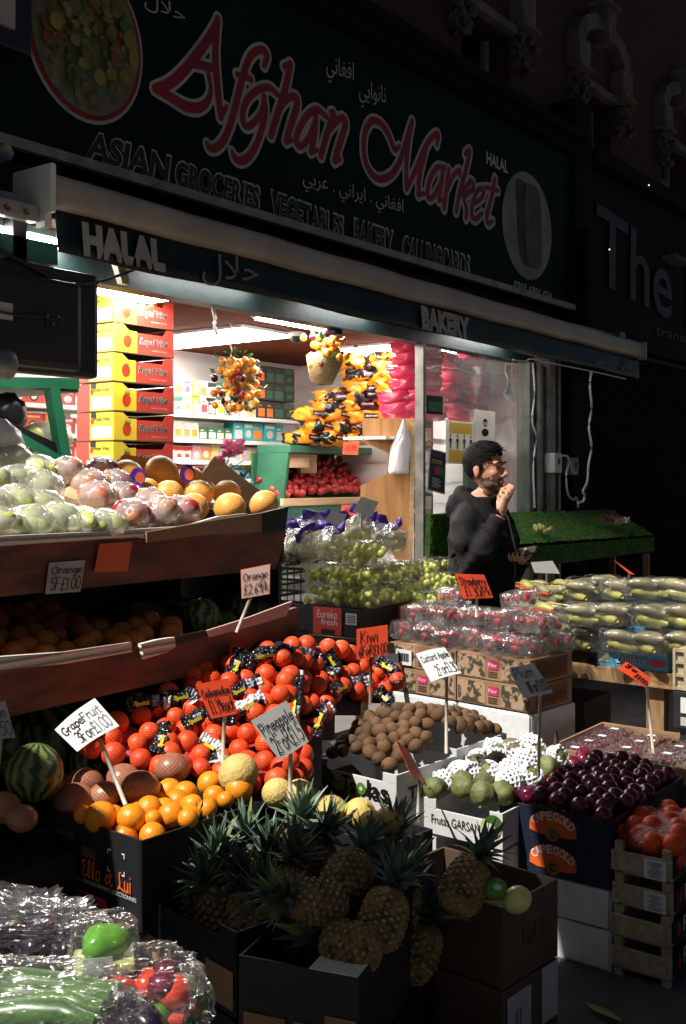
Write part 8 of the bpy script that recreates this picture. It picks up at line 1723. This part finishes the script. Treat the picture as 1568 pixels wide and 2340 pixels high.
m.build('curls', man)
# jacket
j = MB()
ring_loft([(.005, 0, .15, .2, .87), (.005, 0, .158, .205, .92), (.0, 0, .15, .2, 1.05), (.0, 0, .15, .205, 1.2), (-.005, 0, .148, .205, 1.34), (-.015, 0, .12, .19, 1.43), (-.025, 0, .088, .14, 1.485), (-.025, 0, .068, .075, 1.53)], j)
j.tube([RS+V3((0, .03, 0)), RS+V3((0, -.015, -.04)), RS.lerp(RE, .55)+V3((-.01, -.012, 0)), RE+V3((-.012, -.005, -.005)), RE.lerp(RW, .35), RE.lerp(RW, .7), RE.lerp(RW, .97)], [.062, .062, .06, .06, .056, .05, .044], None, 16)
j.tube([LS+V3((0, -.03, 0)), LS+V3((0, .015, -.04)), LS.lerp(LE, .55), LE, LE.lerp(LW, .4), LE.lerp(LW, .95)], [.075, .08, .07, .066, .058, .048], None, 16)
for k in range(17):      # hood lying round the neck
    a_ = R(55+250*k/16); j.ball((-.035+.08*math.cos(a_), .085*math.sin(a_), 1.5+.02*(-math.cos(a_))), (.034, .034, .044-.014*math.cos(a_)), None, 2)
j.ball((-.125, 0, 1.47), (.055, .1, .08), None, 3)
for k in range(9): a_ = R(-70+140*k/8); j.ball((-.015+.072*math.cos(a_), .07*math.sin(a_), 1.505), (.016, .018, .032), None, 2)
jm = fuse(j, .009, 3, 'jacket')
for vtx in jm.vertices:
    p = vtx.co; n = vtx.normal; fold = 0
    dE = min((p-RE).length, (p-LE).length); w1 = max(0, 1-dE/.2)
    fold += .015*w1*math.sin(34*p.z+22*p.x+4*mnoise.noise(p*8)); w2 = max(0, 1-abs(p.z-.93)/.12); fold += .007*w2*math.sin(60*p.z+6*mnoise.noise(p*6))
    fold += .016*mnoise.noise(V3((p.x*7, p.y*7, p.z*3.6)))+.009*mnoise.noise(V3((p.x*16, p.y*16, p.z*9))); dW = min((p-RW).length, (p-LW).length)
    rg = 1-2*abs(mnoise.noise(V3((p.x*5+p.y*3, p.y*5, p.z*7+p.x*4)))); fold += .011*max(0, rg-.55)/.45-.004
    if dW < .07: fold *= .4
    vtx.co = p+n*fold
kid('jacket', jm, 'jacket')
for W_, E_ in ((RW, RE), (LW, LE)):
    m = MB(); d = (W_-E_).normalized(); m.tube([W_-d*.045, W_-d*.04, W_-d*.012, W_-d*.006], [.043, .047, .046, .041], 'jacket', 16); m.build('cuff', man)
m = MB(); m.tube([(.13, 0, .9), (.155, -.005, 1.1), (.157, -.01, 1.3), (.125, -.012, 1.43), (.075, -.01, 1.51)], .004, 'zip', 6); m.build('zip', man)
t_ = MB()
for s in (-1, 1): t_.tube([(0, s*.08, .98), (.005, s*.09, .75), (.015, s*.095, .6), (-.005, s*.1, .23)], [.115, .1, .078, .065], None, 16)
tm = fuse(t_, .012, 2, 'trousers'); kid('trousers', tm, 'trousers')
for s in (-1, 1): m = MB(); m.ball((.045, s*.1, .22), (.14, .05, .055), 'shoe', 3); m.box(-.09, .18, s*.1-.048, s*.1+.048, .17, .19, 'shoe'); m.build('shoe', man)
ph = thing('mobile_phone', 'dark mobile phone held in the hand of the man in black', 'phone', MR @ V3((.196, -.03, 1.276)), (R(22), R(-10), math.atan2(-.995, .1)+.15)); m = MB(); m.bbox(-.075, .075, -.037, .037, -.004, .004, 'phone', b=.0035); m.build('case', ph); m = MB(); m.box(-.07, .07, -.033, .033, .0042, .0046, 'window_dark'); m.build('screen', ph)
bt = thing('food_morsel', 'small bite of food between the fingers and mouth of the man', 'food', MR @ V3((.116, -.03, 1.585))); m = MB(); v_, f = ICO[2]; m.add([V3((p.x*.009, p.y*.01, p.z*.008))*(1+.3*mnoise.noise(p*3)) for p in v_], f, 'strawberry', True); m.build('morsel', bt)
